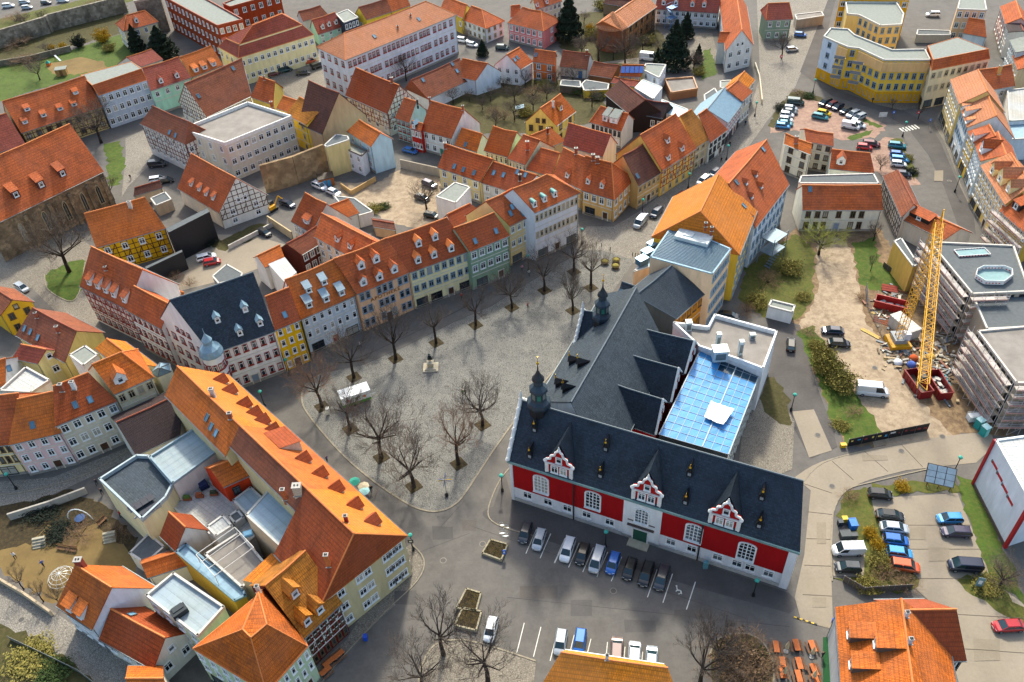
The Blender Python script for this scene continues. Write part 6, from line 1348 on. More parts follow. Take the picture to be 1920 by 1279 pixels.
for l_,px,rx,h,m in (('round clipped dark bush by the town wall',(150,88),2.6,4.2,'d'),('yellow forsythia left in the nursery',(97,92),1.4,1.6,'y'),('yellow forsythia right in the nursery',(118,90),1.5,1.8,'y'),('tall yellow flowering shrub in the nursery garden',(195,78),3.,4.5,'y'),('olive shrub behind the nursery lawn',(205,95),2.6,2.4,'o'),
 ('brown thicket below the town wall',(35,85),6,3.,'b'),('grey-brown thicket in the nursery corner',(50,120),5,3.,'b'),('large willow-green bush beside the site track',(1548,695),3.4,4.,'o'),('second willow-green bush beside the site track',(1575,725),3.2,3.6,'o'),('willow bush nearest the brown yard',(1540,672),2.4,3.,'o'),
 ('large round bare shrub in the bottom round bed',(1392,1268),5.4,6.,'b'),('dense brown underwood inside the bottom round bed',(1388,1258),4.6,4.6,'c'),('yellow forsythia clump by the recycling bins',(1630,1003),1.3,1.5,'y'),('second yellow forsythia by the recycling bins',(1645,1025),1.4,1.5,'y'),('dark bush on the verge beside the black car',(1592,935),1.7,1.6,'b'),('yellow bush on the verge by the panel rack',(1690,915),1.6,1.3,'y'),
 ('brown shrub on the slope below the parked orange car',(1660,1085),2.4,1.8,'b'),('olive shrub on the car park island',(1650,1060),2.2,1.8,'o'),('brown shrub at the island tip',(1700,1098),2.,1.5,'b'),('olive hedge by the slatted fence',(1625,1100),2.,1.6,'o'),
 ('brown shrub in the rough garden behind the yellow house',(1440,530),3.2,2.6,'b'),('olive thicket near the steel stair',(1480,510),3.,2.6,'o'),('olive shrub in the rough garden',(1420,570),3.,2.,'o'),('brown shrub by the porch garden',(1400,585),2.4,1.6,'b'),
 ('dark green hedge shrub in the gardens',(1085,175),2.6,2.2,'g'),('olive garden shrub beside the yellow house',(985,215),2.4,2.,'o'),('brown garden shrub by the shed',(945,225),2.8,3.,'b'),('grey-brown garden shrub left of the shed',(925,215),2.4,2.6,'b'),('green garden shrub by the yellow shed',(1120,185),2.6,2.,'g'),('olive shrub near the red garden house',(1020,165),3.,2.4,'o'),('brown shrub in the garden row',(1000,180),3.4,3.,'b'),
 ('dark ivy bush by the twin-dormer house',(1205,240),2.4,2.6,'d'),('olive park shrub beside the apse',(1110,70),3.4,3.,'o'),('yellow shrub in the villa park',(1106,55),1.6,1.8,'y'),('brown park shrub right of the apse',(1185,108),3.,2.6,'b'),('olive park shrub by the tan hall',(1215,80),3.,2.4,'o'),('brown villa shrub by the drive',(1285,125),3.,2.8,'b'),('olive villa shrub near the lawn',(1310,140),2.6,2.4,'o'),
 ('dark yard bush by the black firewall',(395,458),2.2,2.,'d'),('brown shrub in the back court',(330,525),2.2,1.8,'b'),('brown shrub beside the white wing yard',(355,535),2.,1.6,'b'),('olive shrub in the dirt yard bed',(700,395),2.6,1.4,'o'),('green shrub in the dirt yard bed',(720,390),2.,1.2,'g'),
 ('dark hedge along the upper car park',(1465,205),2.4,1.4,'d'),('dark hedge above the upper car park',(1495,178),2.4,1.6,'b'),('second hedge above the upper car park',(1515,182),2.2,1.2,'g'),('olive hedge along the lower car park',(1700,300),1.8,1.4,'o'),('dark low hedge by the lower car park',(1708,325),1.8,1.3,'d'),
 ('dark low planting in the playground slope',(110,1000),3.,1.,'d'),('brown low planting in the playground slope',(150,1005),3.,1.,'b'),('dark planting under the street wall',(80,962),3.,1.,'d'),('brown planting beside the annex wall',(225,1000),2.6,1.2,'b'),('olive ground cover in the lower garden',(60,1235),4.,1.,'o'),('green ground cover at the left bottom',(100,1265),3.4,1.,'g'),
 ('low olive scrub on the site track verge',(1505,560),2.,1.2,'o'),('brown scrub at the lawn edge of the site track',(1612,560),1.6,1.,'b'),('olive scrub beside the dark cars',(1528,650),1.8,1.2,'o'),('brown scrub on the grass bank below the van',(1600,775),2.,1.1,'b'),('olive scrub near the hoarding',(1575,800),2.,1.,'o'),('brown scrub along the back yard edge',(1515,625),2.,1.1,'b'),('brown shrub on the bank by the white hall',(1880,1085),2.4,1.6,'b'),('olive shrub on the south verge',(1850,1100),2.4,1.,'o'),('brown meadow thicket at the top left',(30,40),5.,3.,'b'),('brown meadow thicket near the gate tower',(180,15),5.,3.,'b'),('olive bush behind the villa park',(1130,15),4.,3.,'o')): bush(l_,px,rx,h,m)
r=random.Random(41)
GT=['behind the low barn','by the garden shed','in the middle garden','near the yellow house','by the park wall','beside the gravel path','behind the tall back house','near the white barn end','in the far garden corner','below the orange-rendered house','near the brown cottage','at the yellow shed','under the villa spruce','by the apse lawn','next to the tan hall','in the park hollow']
for i,(x,y) in enumerate([(850,195),(920,190),(945,170),(965,225),(1045,158),(1000,210),(930,240),(915,160),(985,165),(1025,185),(1075,160),(1110,200),(1240,105),(1150,112),(1225,65),(1095,45)]):
    tree('small bare garden tree '+GT[i],(x,y),4.5+r.uniform(0,2.5),i%5,'bare garden trees',wide=1.3)
# ================================================================ VEHICLES
CT={}
def car_proto(kind):
    if kind in CT: return CT[kind]
    S={'hatch':(4.0,1.76,1.48,.92),'sedan':(4.5,1.8,1.44,.9),'estate':(4.6,1.82,1.5,.92),'suv':(4.5,1.88,1.68,1.02),'mpv':(4.7,1.86,1.8,1.02),'van':(4.9,1.92,1.95,1.1),'bigvan':(5.9,2.05,2.6,1.3)}[kind]
    L,Wd,Hh,bt=S;hw=Wd/2
    # stations x, half width, top z (belt / bonnet)
    f=L/2;van=kind in('van','bigvan')
    hood=bt-.08 if not van else bt+.0
    st=[(-f,.78*hw,bt*.78),(-f+.12,.93*hw,bt*.97),(-f+.6,hw,bt),(0,hw,bt),(f*.42,hw,bt*.99),(f*.78,.97*hw,hood*.93),(f-.15,.88*hw,hood*.8),(f,.7*hw,hood*.6)]
    b=MB();rings=[]
    for x,w_,zt in st: rings.append([(x,-w_*.92,.24),(x,-w_,.5),(x,-w_*.985,zt*.85),(x,-w_*.86,zt),(x,w_*.86,zt),(x,w_*.985,zt*.85),(x,w_,.5),(x,w_*.92,.24)])
    i0=len(b.v)
    for rg in rings: b.v+=rg
    for s in range(len(rings)-1):
        for k in range(8):
            j=(k+1)%8;b.f.append((i0+s*8+k,i0+(s+1)*8+k,i0+(s+1)*8+j,i0+s*8+j));b.m.append(0)
    b.f.append(tuple(range(i0,i0+8)));b.m.append(0);b.f.append(tuple(i0+(len(rings)-1)*8+k for k in range(7,-1,-1)));b.m.append(0)
    rx0,rx1={'hatch':(-.42,.12),'sedan':(-.3,.13),'estate':(-.43,.12),'suv':(-.43,.14),'mpv':(-.45,.2),'van':(-.48,.22),'bigvan':(-.485,.24)}[kind]
    bx0,bx1={'hatch':(-.485,.3),'sedan':(-.42,.3),'estate':(-.49,.3),'suv':(-.485,.31),'mpv':(-.49,.38),'van':(-.495,.37),'bigvan':(-.495,.36)}[kind]
    rw=.74*hw if not van else .86*hw;bw=.87*hw if not van else .9*hw
    bot=[Vector((bx0*L,-bw,bt-.03)),Vector((bx1*L,-bw,bt-.05)),Vector((bx1*L,bw,bt-.05)),Vector((bx0*L,bw,bt-.03))];top=[Vector((rx0*L,-rw,Hh-.06)),Vector((rx1*L,-rw,Hh-.06)),Vector((rx1*L,rw,Hh-.06)),Vector((rx0*L,rw,Hh-.06))]
    g=MB()
    for k in range(4): j=(k+1)%4;g.poly([bot[k],bot[j],top[j],top[k]])
    # painted roof and pillars
    e=.04;rt=[Vector((t.x*1.01,t.y*1.02,Hh-.07)) for t in top];ru=[Vector((t.x*.93,t.y*.86,Hh)) for t in top];mid=[(rt[0]+rt[1])/2]
    b.poly(ru)
    for k in range(4): j=(k+1)%4;b.poly([rt[k],rt[j],ru[j],ru[k]])
    for k in range(4): b.tube(bot[k]*1.004,top[k]*1.004,.06,n=5)
    for s in (0,1):
        a=(bot[0] if s==0 else bot[3]);c=(bot[1] if s==0 else bot[2]);ta=(top[0] if s==0 else top[3]);tc=(top[1] if s==0 else top[2])
        b.tube(a.lerp(c,.48),ta.lerp(tc,.5),.05,n=4)
        if van:
            y=Vector((0,-.012 if s==0 else .012,0));q=[a+y,a.lerp(c,.66)+y,ta.lerp(tc,.72)+y,ta+y];b.poly(q if s==0 else q[::-1])
    if kind=='bigvan': x=Vector((-.012,0,0));b.poly([bot[3]+x,bot[0]+x,top[0]+x,top[3]+x])
    paint_body=b.mesh('body',[WHT],uv=False,smooth=True);paint_body.set_sharp_from_angle(angle=.75);glass=g.mesh('window_glass',[CARG],uv=False)
    w=MB();R_=.33 if not van else .36;w.tube((0,-.11,0),(0,.11,0),R_,n=14);w.tube((0,-.125,0),(0,.125,0),R_*.62,n=10,m=1);wheel=w.mesh('wheel',[DRK,plain('8a8e92',.35,.5)],uv=False)
    h=MB();h.box((0,0,0),(.16,.36,.15));hl=h.mesh('headlight',[plain('c8d0d4',.15)],uv=False);t=MB();t.box((0,0,0),(.1,.26,.22));tl=t.mesh('tail_light',[plain('8a1414',.3)],uv=False)
    u=MB();u.box((0,0,.3),(L*.9,Wd*.8,.2));u.box((f-.01,0,.45),(.04,.5,.11),m=1);u.box((-f+.01,0,.55),(.04,.5,.11),m=1);un=u.mesh('underbody',[DRK,plain('d0d0cc')],uv=False)
    CT[kind]=(paint_body,glass,wheel,hl,tl,un,S);return CT[kind]
def carpaint(h):
    k=('car',h)
    if k in MC: return MC[k]
    m,nt,bs=base_mat('car_paint_'+h);bs.inputs['Base Color'].default_value=(*lin(h),1);bs.inputs['Roughness'].default_value=.28;bs.inputs['Metallic'].default_value=.25;bs.inputs['Coat Weight'].default_value=.6;bs.inputs['Coat Roughness'].default_value=.08
    MC[k]=m;return m
PAINT={'black':'0e0f12','dark grey':'30343a','grey':'5a6066','silver':'a4aab0','white':'d4d6d8','blue':'1c5ca8','light blue':'3c8cc0','navy':'141c34','red':'a8141c','dark red':'5a1420','teal':'2a7a86','dark teal':'12383c','yellow':'d8b020','orange':'c85428','purple-grey':'3a3448','mauve':'7a6660'}
def car(label,px,hd,kind,col,group=None,detail=True):
    body,gl,wh,hl,tl,un,S=car_proto(kind);L,Wd,Hh,bt=S
    p=G(px);q=G((px[0]+hd[0],px[1]+hd[1]));a=math.atan2(q.y-p.y,q.x-p.x);p.z=.03+(.2 if LV[0]*.004>.2 else LV[0]*.004)*0+.2*0
    van=kind in('van','bigvan');rt=empty('parked_van' if van else 'parked_car',p+Vector((0,0,.02 if px[0]<1500 else .08)),label,'van' if van else 'car',group,a)
    o=link('body',body,rt);o.material_slots[0].link='OBJECT';o.material_slots[0].material=carpaint(PAINT[col]);link('window_glass',gl,rt);link('underbody',un,rt)
    for sx in (-.31,.31):
        for sy in (-1,1): link('wheel',wh,rt,loc=(sx*L,sy*(Wd/2-.1),.33))
    if detail:
        for s in (-1,1): link('headlight',hl,rt,loc=(L/2-.2,s*Wd*.31,bt*.64));link('tail_light',tl,rt,loc=(-L/2+.06,s*Wd*.34,bt*.72))
    return rt
gA='cars parked before the red hall'
for i,(x,y,k,c) in enumerate([(985,1003,'hatch','dark grey'),(1011,1016,'hatch','silver'),(1064,1035,'suv','white'),(1092,1043,'hatch','black'),(1119,1054,'mpv','silver'),(1149,1060,'hatch','blue'),(1180,1071,'hatch','black'),(1211,1080,'estate','black'),(1240,1088,'suv','dark grey')]): car('%s car, %s from the left in the row before the red hall'%(c,ordn[i]),(x,y),(-13,40),k,c,gA)
for i,(x,y,k,c) in enumerate([(1051,1208,'hatch','silver'),(1087,1207,'hatch','blue'),(1156,1224,'suv','mauve'),(1189,1233,'suv','white'),(1221,1242,'estate','silver')]): car('%s car, %s from the left in the row behind the pavilion roof'%(c,ordn[i]),(x,y),(-6,40) if i<2 else (2,-40),k,c,'cars behind the pavilion roof')
for l_,x,y,h_,k,c in (('white car parked beside the planters at the bottom',921,1184,(-10,40),'hatch','white'),('black hatchback alone at the top of the right car park',1649,931,(40,3),'hatch','black'),('black saloon at the head of the five-car row',1667,971,(40,4),'sedan','black'),('silver saloon below the black one in the car park',1675,994,(40,4),'sedan','silver'),('dark blue hatchback in the middle of the five-car row',1678,1017,(40,5),'hatch','blue'),('light blue hatchback above the orange car',1685,1041,(40,5),'hatch','light blue'),('orange crossover at the foot of the five-car row',1695,1066,(40,6),'suv','orange'),
  ('white delivery van with red stripe beside the bins',1588,1036,(-40,1),'van','white'),('dark grey hatchback below the white delivery van',1588,1068,(-40,-2),'hatch','dark grey'),('light blue hatchback by the grass bank',1778,977,(-40,0),'hatch','light blue'),('purple-grey estate below the light blue hatchback',1790,1002,(-40,-2),'estate','purple-grey'),('navy people carrier alone by the grass bank',1806,1066,(-40,-3),'van','navy'),('red saloon at the right frame edge',1888,1178,(-40,2),'sedan','red'),
  ('black car on the brown back yard',1482,650,(1,-30),'hatch','black'),('dark blue saloon parked upper on the site track',1560,625,(-40,-3),'sedan','navy'),('black saloon parked lower on the site track',1572,648,(40,2),'sedan','black'),('large white panel van on the site track',1634,739,(40,4),'bigvan','white'),('dark car tucked behind the yellow house garden',1366,596,(40,6),'sedan','black'),
  ('white estate parked in the back court',388,486,(40,-10),'estate','white'),('red hatchback beside the white estate',399,495,(40,-8),'hatch','red'),('black car parked below the timbered gable barn',497,440,(30,14),'hatch','black'),('dark blue estate beside the excavator',540,386,(40,14),'estate','navy'),('white suv on the dirt yard edge',600,353,(40,16),'suv','white'),('white saloon beside the white suv',626,364,(40,16),'sedan','white'),('black car by the white annex',810,408,(30,6),'hatch','black'),('dark car beside the pale yellow back house',806,349,(40,16),'estate','purple-grey'),('dark car under the bare yard tree',792,375,(40,12),'hatch','dark grey'),
  ('dark van in the lane by the timbered house',297,312,(40,-4),'van','dark grey'),('white car beside the church lane outbuilding',297,340,(40,-6),'estate','white'),('dark car next to the white one in the church lane',313,342,(40,-6),'hatch','black'),('pale car on the churchyard street',43,543,(20,12),'hatch','silver'),
  ('silver people carrier waiting at the street mouth',1200,421,(-26,32),'van','silver'),('navy car behind the silver people carrier',1230,403,(-28,30),'suv','navy'),('dark red car parked on the main street',1274,374,(-30,26),'estate','dark red'),('white suv parked further up the main street',1318,343,(-30,24),'suv','white'),('dark car partly behind the orange gable',1338,328,(-30,24),'hatch','navy'),
  ('blue car in front of the teal and red houses',769,286,(40,10),'sedan','blue')): car(l_,(x,y),h_,k,c)
for l_,x,y,h_,k,c in (('dark red car before the cream mansard house',513,142,(40,-10),'hatch','dark red'),('dark teal van before the cream mansard house',535,135,(40,-10),'van','dark teal'),('dark suv at the school corner',569,140,(40,-4),'suv','dark grey'),('orange van near the school corner',580,119,(40,-10),'van','orange'),('black van beside the orange van',597,127,(40,-14),'van','black'),('white car beyond the right end of the school',868,79,(40,6),'suv','white'),('second white car beyond the school',886,87,(40,8),'hatch','white'),('dark green car by the pink house',942,93,(40,2),'suv','dark teal'),
  ('white van in the villa park',1216,113,(40,4),'bigvan','white'),('dark teal car under the villa spruce',1262,135,(40,4),'hatch','dark teal'),('blue car on the street corner lot',1500,69,(40,3),'hatch','blue'),('silver car on the street corner lot',1485,96,(40,-4),'hatch','silver'),('black car near the mint house wall',1510,47,(40,2),'hatch','black'),('white suv in the yard behind the apartments',1748,31,(-40,0),'suv','white'),
  ('white car leftmost in the top left car park',17,14,(40,-4),'suv','white'),('pale car topmost in the top left car park',47,7,(40,-4),'hatch','silver'),('silver car in the top left car park',52,17,(40,-4),'hatch','silver'),('white car beside the meadow at the top',119,4,(40,-2),'estate','white'),('dark car beside the meadow at the top',88,8,(40,-2),'hatch','dark grey')): car(l_,(x,y),h_,k,c,None,False)
gB='cars in the upper car park'
for i,(x,y,k,c) in enumerate([(1491,196,'van','dark teal'),(1482,207,'hatch','silver'),(1480,213,'sedan','grey'),(1475,219,'hatch','white'),(1473,228,'hatch','white'),(1471,235,'sedan','teal'),(1467,240,'hatch','light blue')]): car('%s vehicle, %s from the top in the left column of the upper car park'%(c,ordn[i]),(x,y),(40,4),k,c,gB,False)
for i,(x,y,k,c) in enumerate([(1546,197,'suv','black'),(1558,201,'hatch','dark red'),(1570,205,'hatch','navy'),(1584,212,'hatch','black'),(1598,218,'estate','silver'),(1610,224,'estate','silver')]): car('%s car, %s from the left along the upper edge of the upper car park'%(c,ordn[i]),(x,y),(-40,18),k,c,gB,False)
for l_,x,y,k,c in (('teal car in the middle of the upper car park',1537,223,'estate','teal'),('yellow car behind the teal one in the upper car park',1544,216,'hatch','yellow'),('white van at the lower edge of the upper car park',1594,241,'van','white'),('white estate behind the white van in the upper car park',1607,238,'estate','white')): car(l_,(x,y),(40,8),k,c,gB,False)
for l_,x,y,k,c in (('bright red car in the lower car park',1620,280,'hatch','red'),('dark red car behind the bright red one',1633,274,'estate','dark red'),('teal car topmost in the lower car park right column',1681,277,'estate','teal'),('blue car in the lower car park right column',1682,294,'hatch','blue'),('light blue car in the lower car park right column',1686,303,'estate','light blue'),('white car lowest but one in the right column',1684,312,'hatch','white'),('navy car at the bottom of the lower car park',1692,331,'hatch','navy')): car(l_,(x,y),(40,4),k,c,'cars in the lower car park',False)
# market trailer
pa,pb=G((640,752)),G((692,735));rt=empty('market_trailer',G((668,752)),'white market trailer with green base on the square','trailer',rz=math.atan2(pb.y-pa.y,pb.x-pa.x))
b=MB();b.box((0,0,1.9),(5.6,2.4,1.7));put(b,'box_body',plain('d8dad8'),rt);b=MB();b.box((0,0,2.85),(5.8,2.6,.2));put(b,'roof',plain('dcdede',.4),rt);b=MB();b.box((0,0,.75),(5.65,2.42,.6));put(b,'green_skirt',plain('4a8a2a'),rt)
b=MB();b.box((0,-1.22,1.9),(4.2,.06,.7));put(b,'serving_hatch',plain('c8ccc4'),rt)
for k in range(3): b=MB();b.lathe((-1.6+k*1.6,-1.24,1.7),[(.05,0),(.3,.1),(.25,.35),(.02,.5)],8);put(b,'vegetable_picture',plain(('a83a2a','3a7a2a','c86a3a')[k]),rt)
for x in (-.5,.5):
    for y in (-1.1,1.1): b=MB();b.tube((x,y-.1,.33),(x,y+.1,.33),.33,n=12);put(b,'wheel',DRK,rt)
b=MB();b.tube((2.8,0,.5),(4.,0,.5),.08,n=5);put(b,'drawbar',STEEL,rt)
# statue
rt=empty('monument',G((808,690)),'bronze standing figure on a stepped stone pedestal','monument')
b=MB();b.box((0,0,.15),(3.,2.6,.3));b.box((0,0,.42),(2.2,2.,.25));put(b,'step',plain('b8ac94',.9),rt);b=MB();b.box((0,0,1.05),(1.2,1.1,1.0));b.box((0,0,1.6),(1.4,1.3,.12));put(b,'pedestal',plain('b0a48c',.9),rt)
def skin(name,vs,es,rad,mats,midx,sub=1):
    me=bpy.data.meshes.new(name);me.from_pydata(vs,es,[]);o=bpy.data.objects.new(name,me);COL.objects.link(o);m=o.modifiers.new('s','SKIN');m.use_smooth_shade=True
    for i,v in enumerate(me.skin_vertices[0].data): v.radius=(rad[i],rad[i]);v.use_root=(i==0)
    o.modifiers.new('d','SUBSURF').levels=sub
    dg=bpy.context.evaluated_depsgraph_get();q=bpy.data.meshes.new_from_object(o.evaluated_get(dg));bpy.data.objects.remove(o)
    q.materials.clear()
    for m_ in mats: q.materials.append(m_)
    for p in q.polygons: p.material_index=midx(p.center);p.use_smooth=True
    return q
def figure(pose):
    s=.28 if pose=='walk' else .06;a=.2 if pose=='walk' else .05
    vs=[(0,0,.98),(0,0,1.2),(0,.01,1.42),(0,0,1.53),(0,.02,1.6),(0,.03,1.72),(.1,0,.92),(.11,s*.5,.5),(.11,s*.35 if pose=='walk' else .02,.08),(.11,s*.35+.14,.04),(-.1,0,.92),(-.11,-s*.4,.5),(-.11,-s,.1),(-.11,-s+.14,.05),(.2,0,1.42),(.26,-a,1.15),(.25,a*.2+.08,.92),(.25,.12,.83),(-.2,0,1.42),(-.26,a,1.15),(-.25,a+.14,.95),(-.25,a+.18,.86)]
    es=[(0,1),(1,2),(2,3),(3,4),(4,5),(0,6),(6,7),(7,8),(8,9),(0,10),(10,11),(11,12),(12,13),(2,14),(14,15),(15,16),(16,17),(2,18),(18,19),(19,20),(20,21)]
    rad=[.15,.15,.17,.07,.1,.09,.1,.075,.05,.045,.1,.075,.05,.045,.08,.055,.045,.04,.08,.055,.045,.04]
    def mi(c):
        if c.z>1.68: return 3
        if c.z>1.5: return 2
        if c.z<.12: return 4
        if c.z<.95: return 2 if abs(c.x)>.2 and c.z<.9 else 1
        return 0
    return skin('person',vs,es,rad,[plain('303848'),plain('22242c'),plain('b88a6e'),plain('2a1e18'),plain('1a1a1a')],mi)
FIG=[figure('walk'),figure('stand')]
vs=[(0,0,0)];st_=FIG[1].copy();st_.materials.clear();st_.materials.append(plain('1c2c34',.45,.6))
for p in st_.polygons: p.material_index=0
q=link('bronze_figure',st_,rt,loc=(0,0,1.62));q.scale=(1.15,1.15,1.15)
b=MB();b.tube((.3,0,2.4),(.75,-.2,3.3),.06,.03,5);b.lathe((0,0,3.65),[(.28,0),(.14,.05),(.1,.2),(.02,.22)],8);b.poly([(-.35,.2,3.1),(.35,.2,3.1),(.5,.3,1.9),(-.5,.3,1.9)]);put(b,'cloak_and_hat',plain('1c2c34',.45,.6),rt)
for i,(l_,px,c,pose,rz) in enumerate((('person in dark jacket at the corner table group by the orange roof',(673,935),'20242c',1,1.),('person in pale top seated group by the orange roof',(684,940),'b8c8c0',1,2.),('person in black walking away from the table group',(697,922),'18181c',0,.4),('person in grey coat beside the turquoise parasol table',(676,918),'4a4e54',1,3.),('person in lilac standing by the orange roof edge',(690,935),'8a6a8a',1,0),('person with light bag by the big triangular dormer',(614,866),'5a4a70',1,1.),
  ('person in white shirt walking before the pale blue house',(676,652),'c8ccd8',0,2.),('person in red jacket crossing the square',(990,578),'a83038',0,1.5),('person in pink near the yellow-beige house',(979,508),'c88a90',0,.6),('person in white near the row of shop trees',(992,517),'c8c8c4',0,.8),('person in green jacket under the full round tree',(868,742),'4a7a3a',1,.3),('second person in dark coat under the full round tree',(873,741),'2a3430',1,.9),('person in red coat by the cream shop window',(866,561),'b02028',0,.5),
  ('person walking the church lane with long shadow',(246,337),'2a2a30',0,.2),('person in navy walking on the main street pavement',(1397,236),'1c2848',0,2.5),('person in dark coat by the white shop',(1368,252),'24242a',0,2.2),('person in black further down the pavement',(1368,275),'18181c',0,2.2),('person in black near the beige house',(1352,305),'1a1a1e',0,2.2),('person before the yellow apartments',(1635,193),'1e1e22',0,.2),
  ('child in blue on the playground sand',(83,1062),'3a5a9a',0,1.2),('child in white on the playground sand',(30,1047),'c8c8c8',0,.4),('person in dark clothes in the alley behind the flat roof',(193,927),'1e2430',0,.3),('second person higher up in the alley',(183,910),'2a2e38',0,.3),('person in red walking behind the cream wall',(228,969),'a03030',0,.3),('person in black beside the green carpet',(1541,1233),'18181c',1,.4))):
    o=link('person',FIG[0 if pose==0 else 1],None,G(px)+Vector((0,0,.02)),None,l_,'person');o.rotation_euler.z=rz
    o.material_slots[0].link='OBJECT';o.material_slots[0].material=plain(c,.8)
# lamps
LAMP=[]
def lamp(label,px,h=4.4,col='1c1e20',glob='3a9a88'):
    rt=empty('street_lamp',G(px),label,'lamp','street lamps of the old town')
    if not LAMP:
        b=MB();b.lathe((0,0,0),[(.2,0),(.2,.5),(.1,.8),(.07,1.),(.05,3.9)],8);b.lathe((0,0,3.85),[(.12,0),(.2,.1)],8);LAMP.append(b.mesh('post',[plain(col,.5)]));b=MB();b.lathe((0,0,3.95),[(.16,0),(.3,.25),(.26,.45),(.05,.6)],8);LAMP.append(b.mesh('lantern',[plain(glob,.4)]))
    link('post',LAMP[0],rt);link('lantern',LAMP[1],rt);rt.scale=(1.3,1.3,h/4.4)
for l_,px in (('street lamp by the hall kerb on the square side',(942,921)),('street lamp among the cars before the hall',(1135,1026)),('street lamp at the right end of the hall front',(1412,1117)),('street lamp at the yellow narrow house',(544,703)),('street lamp left of the square by the orange roof',(497,763)),('street lamp on the left street by the pink house',(31,917)),('street lamp by the beige facade corner',(775,1032)),('street lamp beside the panel rack',(1787,888)),('street lamp on the main street by the timbered house',(1290,353)),('street lamp at the ochre house',(1204,402)),('street lamp at the street mouth of the square',(1091,458)),('street lamp by the white cottage street',(1415,218)),('street lamp before the yellow apartments',(1573,166)),('street lamp by the upper car park',(1524,175)),('street lamp near the zebra crossing',(1692,256)),('street lamp beside the right-hand row',(1790,360)),('street lamp in the narrow main street',(1362,300)),('street lamp at the far shopfronts of the square',(991,508)),('street lamp right of the brown back yard',(1483,770))): lamp(l_,px)
# planters, bins, benches, tables
def planter(label,pxs,h=.6):
    P_=[G(p) for p in pxs];O=sum(P_,Vector())/len(P_);rt=empty('planter',O,label,'planter');P_=[p-O for p in P_];b=MB();n=len(P_)
    for i in range(n):
        a,c=P_[i],P_[(i+1)%n];x=(c-a);L=x.length;x.normalize();o=x.cross(Z);b.box((a+c)/2+Z*h/2,(L+.2,.25,h),(x,o,Z))
    put(b,'timber_rim',plain('9a9078',.9),rt);b=MB();b.cap([(p.x,p.y,h-.12) for p in P_]);put(b,'soil',SOIL,rt)
    b=MB();r=random.Random(len(label))
    for k in range(420):
        u,v=r.random(),r.random();p=(P_[0]*(1-u)+P_[1]*u)*(1-v)+(P_[3]*(1-u)+P_[2]*u)*v+Z*(h-.1+r.uniform(0,.35));s=.14;a=r.uniform(0,6);b.poly([p,p+Vector((math.cos(a)*s,math.sin(a)*s,.08)),p+Vector((0,0,s))],r.choice((0,0,1)))
    put(b,'plants',[GRN,YEL],rt,kind='stuff')
planter('square timber planter with sign beside the hall kerb',[(905,1040),(920,1015),(952,1024),(940,1053)]);planter('upper of the two stepped planters at the bottom',[(857,1143),(875,1107),(902,1115),(893,1148)]);planter('lower of the two stepped planters at the bottom',[(853,1175),(868,1143),(903,1150),(893,1185)])
for i,px in enumerate(((1134,494),(1155,491),(1154,502))): 
    b=MB();b.lathe((0,0,0),[(.7,0),(1.,.7),(.9,.75),(.85,.6)],10);o=empty('round_planter',G(px),('left','upper right','lower right')[i]+' of three round brown planters near the street mouth','planter');put(b,'tub',plain('5a4a30',.9),o);b=MB();b.lathe((0,0,.55),[(.85,0),(.6,.3),(.1,.4)],10);put(b,'plants',OLV,o)
def tree_pit(px,i):
    P_=G(px);b=MB();s=1.3;x=Vector((math.cos(.6),math.sin(.6),0));y=Z.cross(x);b.box((0,0,.0),(2.4,2.4,.1),(x,y,Z));o=put(b,'tree_pit',SOIL);o.location=P_+Z*.02;o['kind']='structure'
for i,px in enumerate([(604,763),(657,805),(715,858),(776,912),(860,870),(905,797),(664,708),(742,673),(818,643),(892,610),(960,577),(1021,545),(1076,510),(1074,583),(1108,540)]): tree_pit(px,i)
def bin_(label,px,col,sz=(.6,.7,1.05),rz=0):
    rt=empty('waste_bin',G(px)+Z*.02,label,'bin',rz=rz);b=MB();w,d,h=sz;b.box((0,0,h*.45),(w*.92,d*.92,h*.85));put(b,'bin_body',plain(col,.5),rt);b=MB();b.box((0,0,h*.93),(w,d,h*.1));b.box((0,d*.45,h*.98),(w*.8,.08,.06));put(b,'lid',plain(col,.4),rt)
bin_('blue wheelie bin on the alley kerb',(686,1199),'1c4ab0');bin_('tall blue paper container by the verge',(1597,988),'1c6ac0',(1.2,1.6,1.4));bin_('dark grey round-lidded container by the delivery van',(1583,1008),'2a3438',(1.7,1.3,1.3));bin_('small grey bin right of the containers',(1600,1008),'30363a',(1.,.8,1.));bin_('yellow-lidded bin at the top of the bin bay',(1582,978),'b8a020',(.9,.8,1.1));bin_('dark bin beside the yellow-lidded bin',(1574,984),'24303a',(.8,.8,1.1));bin_('white cabinet beside the leftmost square tree',(616,776),'d0d0cc',(.7,.7,1.6));bin_('blue bin at the corner of the car park house',(1563,1170),'1c5ac0');bin_('yellow grit bin at the hoarding end',(1580,838),'c8a010',(1.,.7,.8));bin_('teal machine box at the hall wall',(1322,1065),'5a8a90',(.8,.5,1.7));bin_('blue boat-shaped tub on the roof terrace',(380,922),'1c2c6a',(1.2,2.,.8)) if False else None
TB=[]
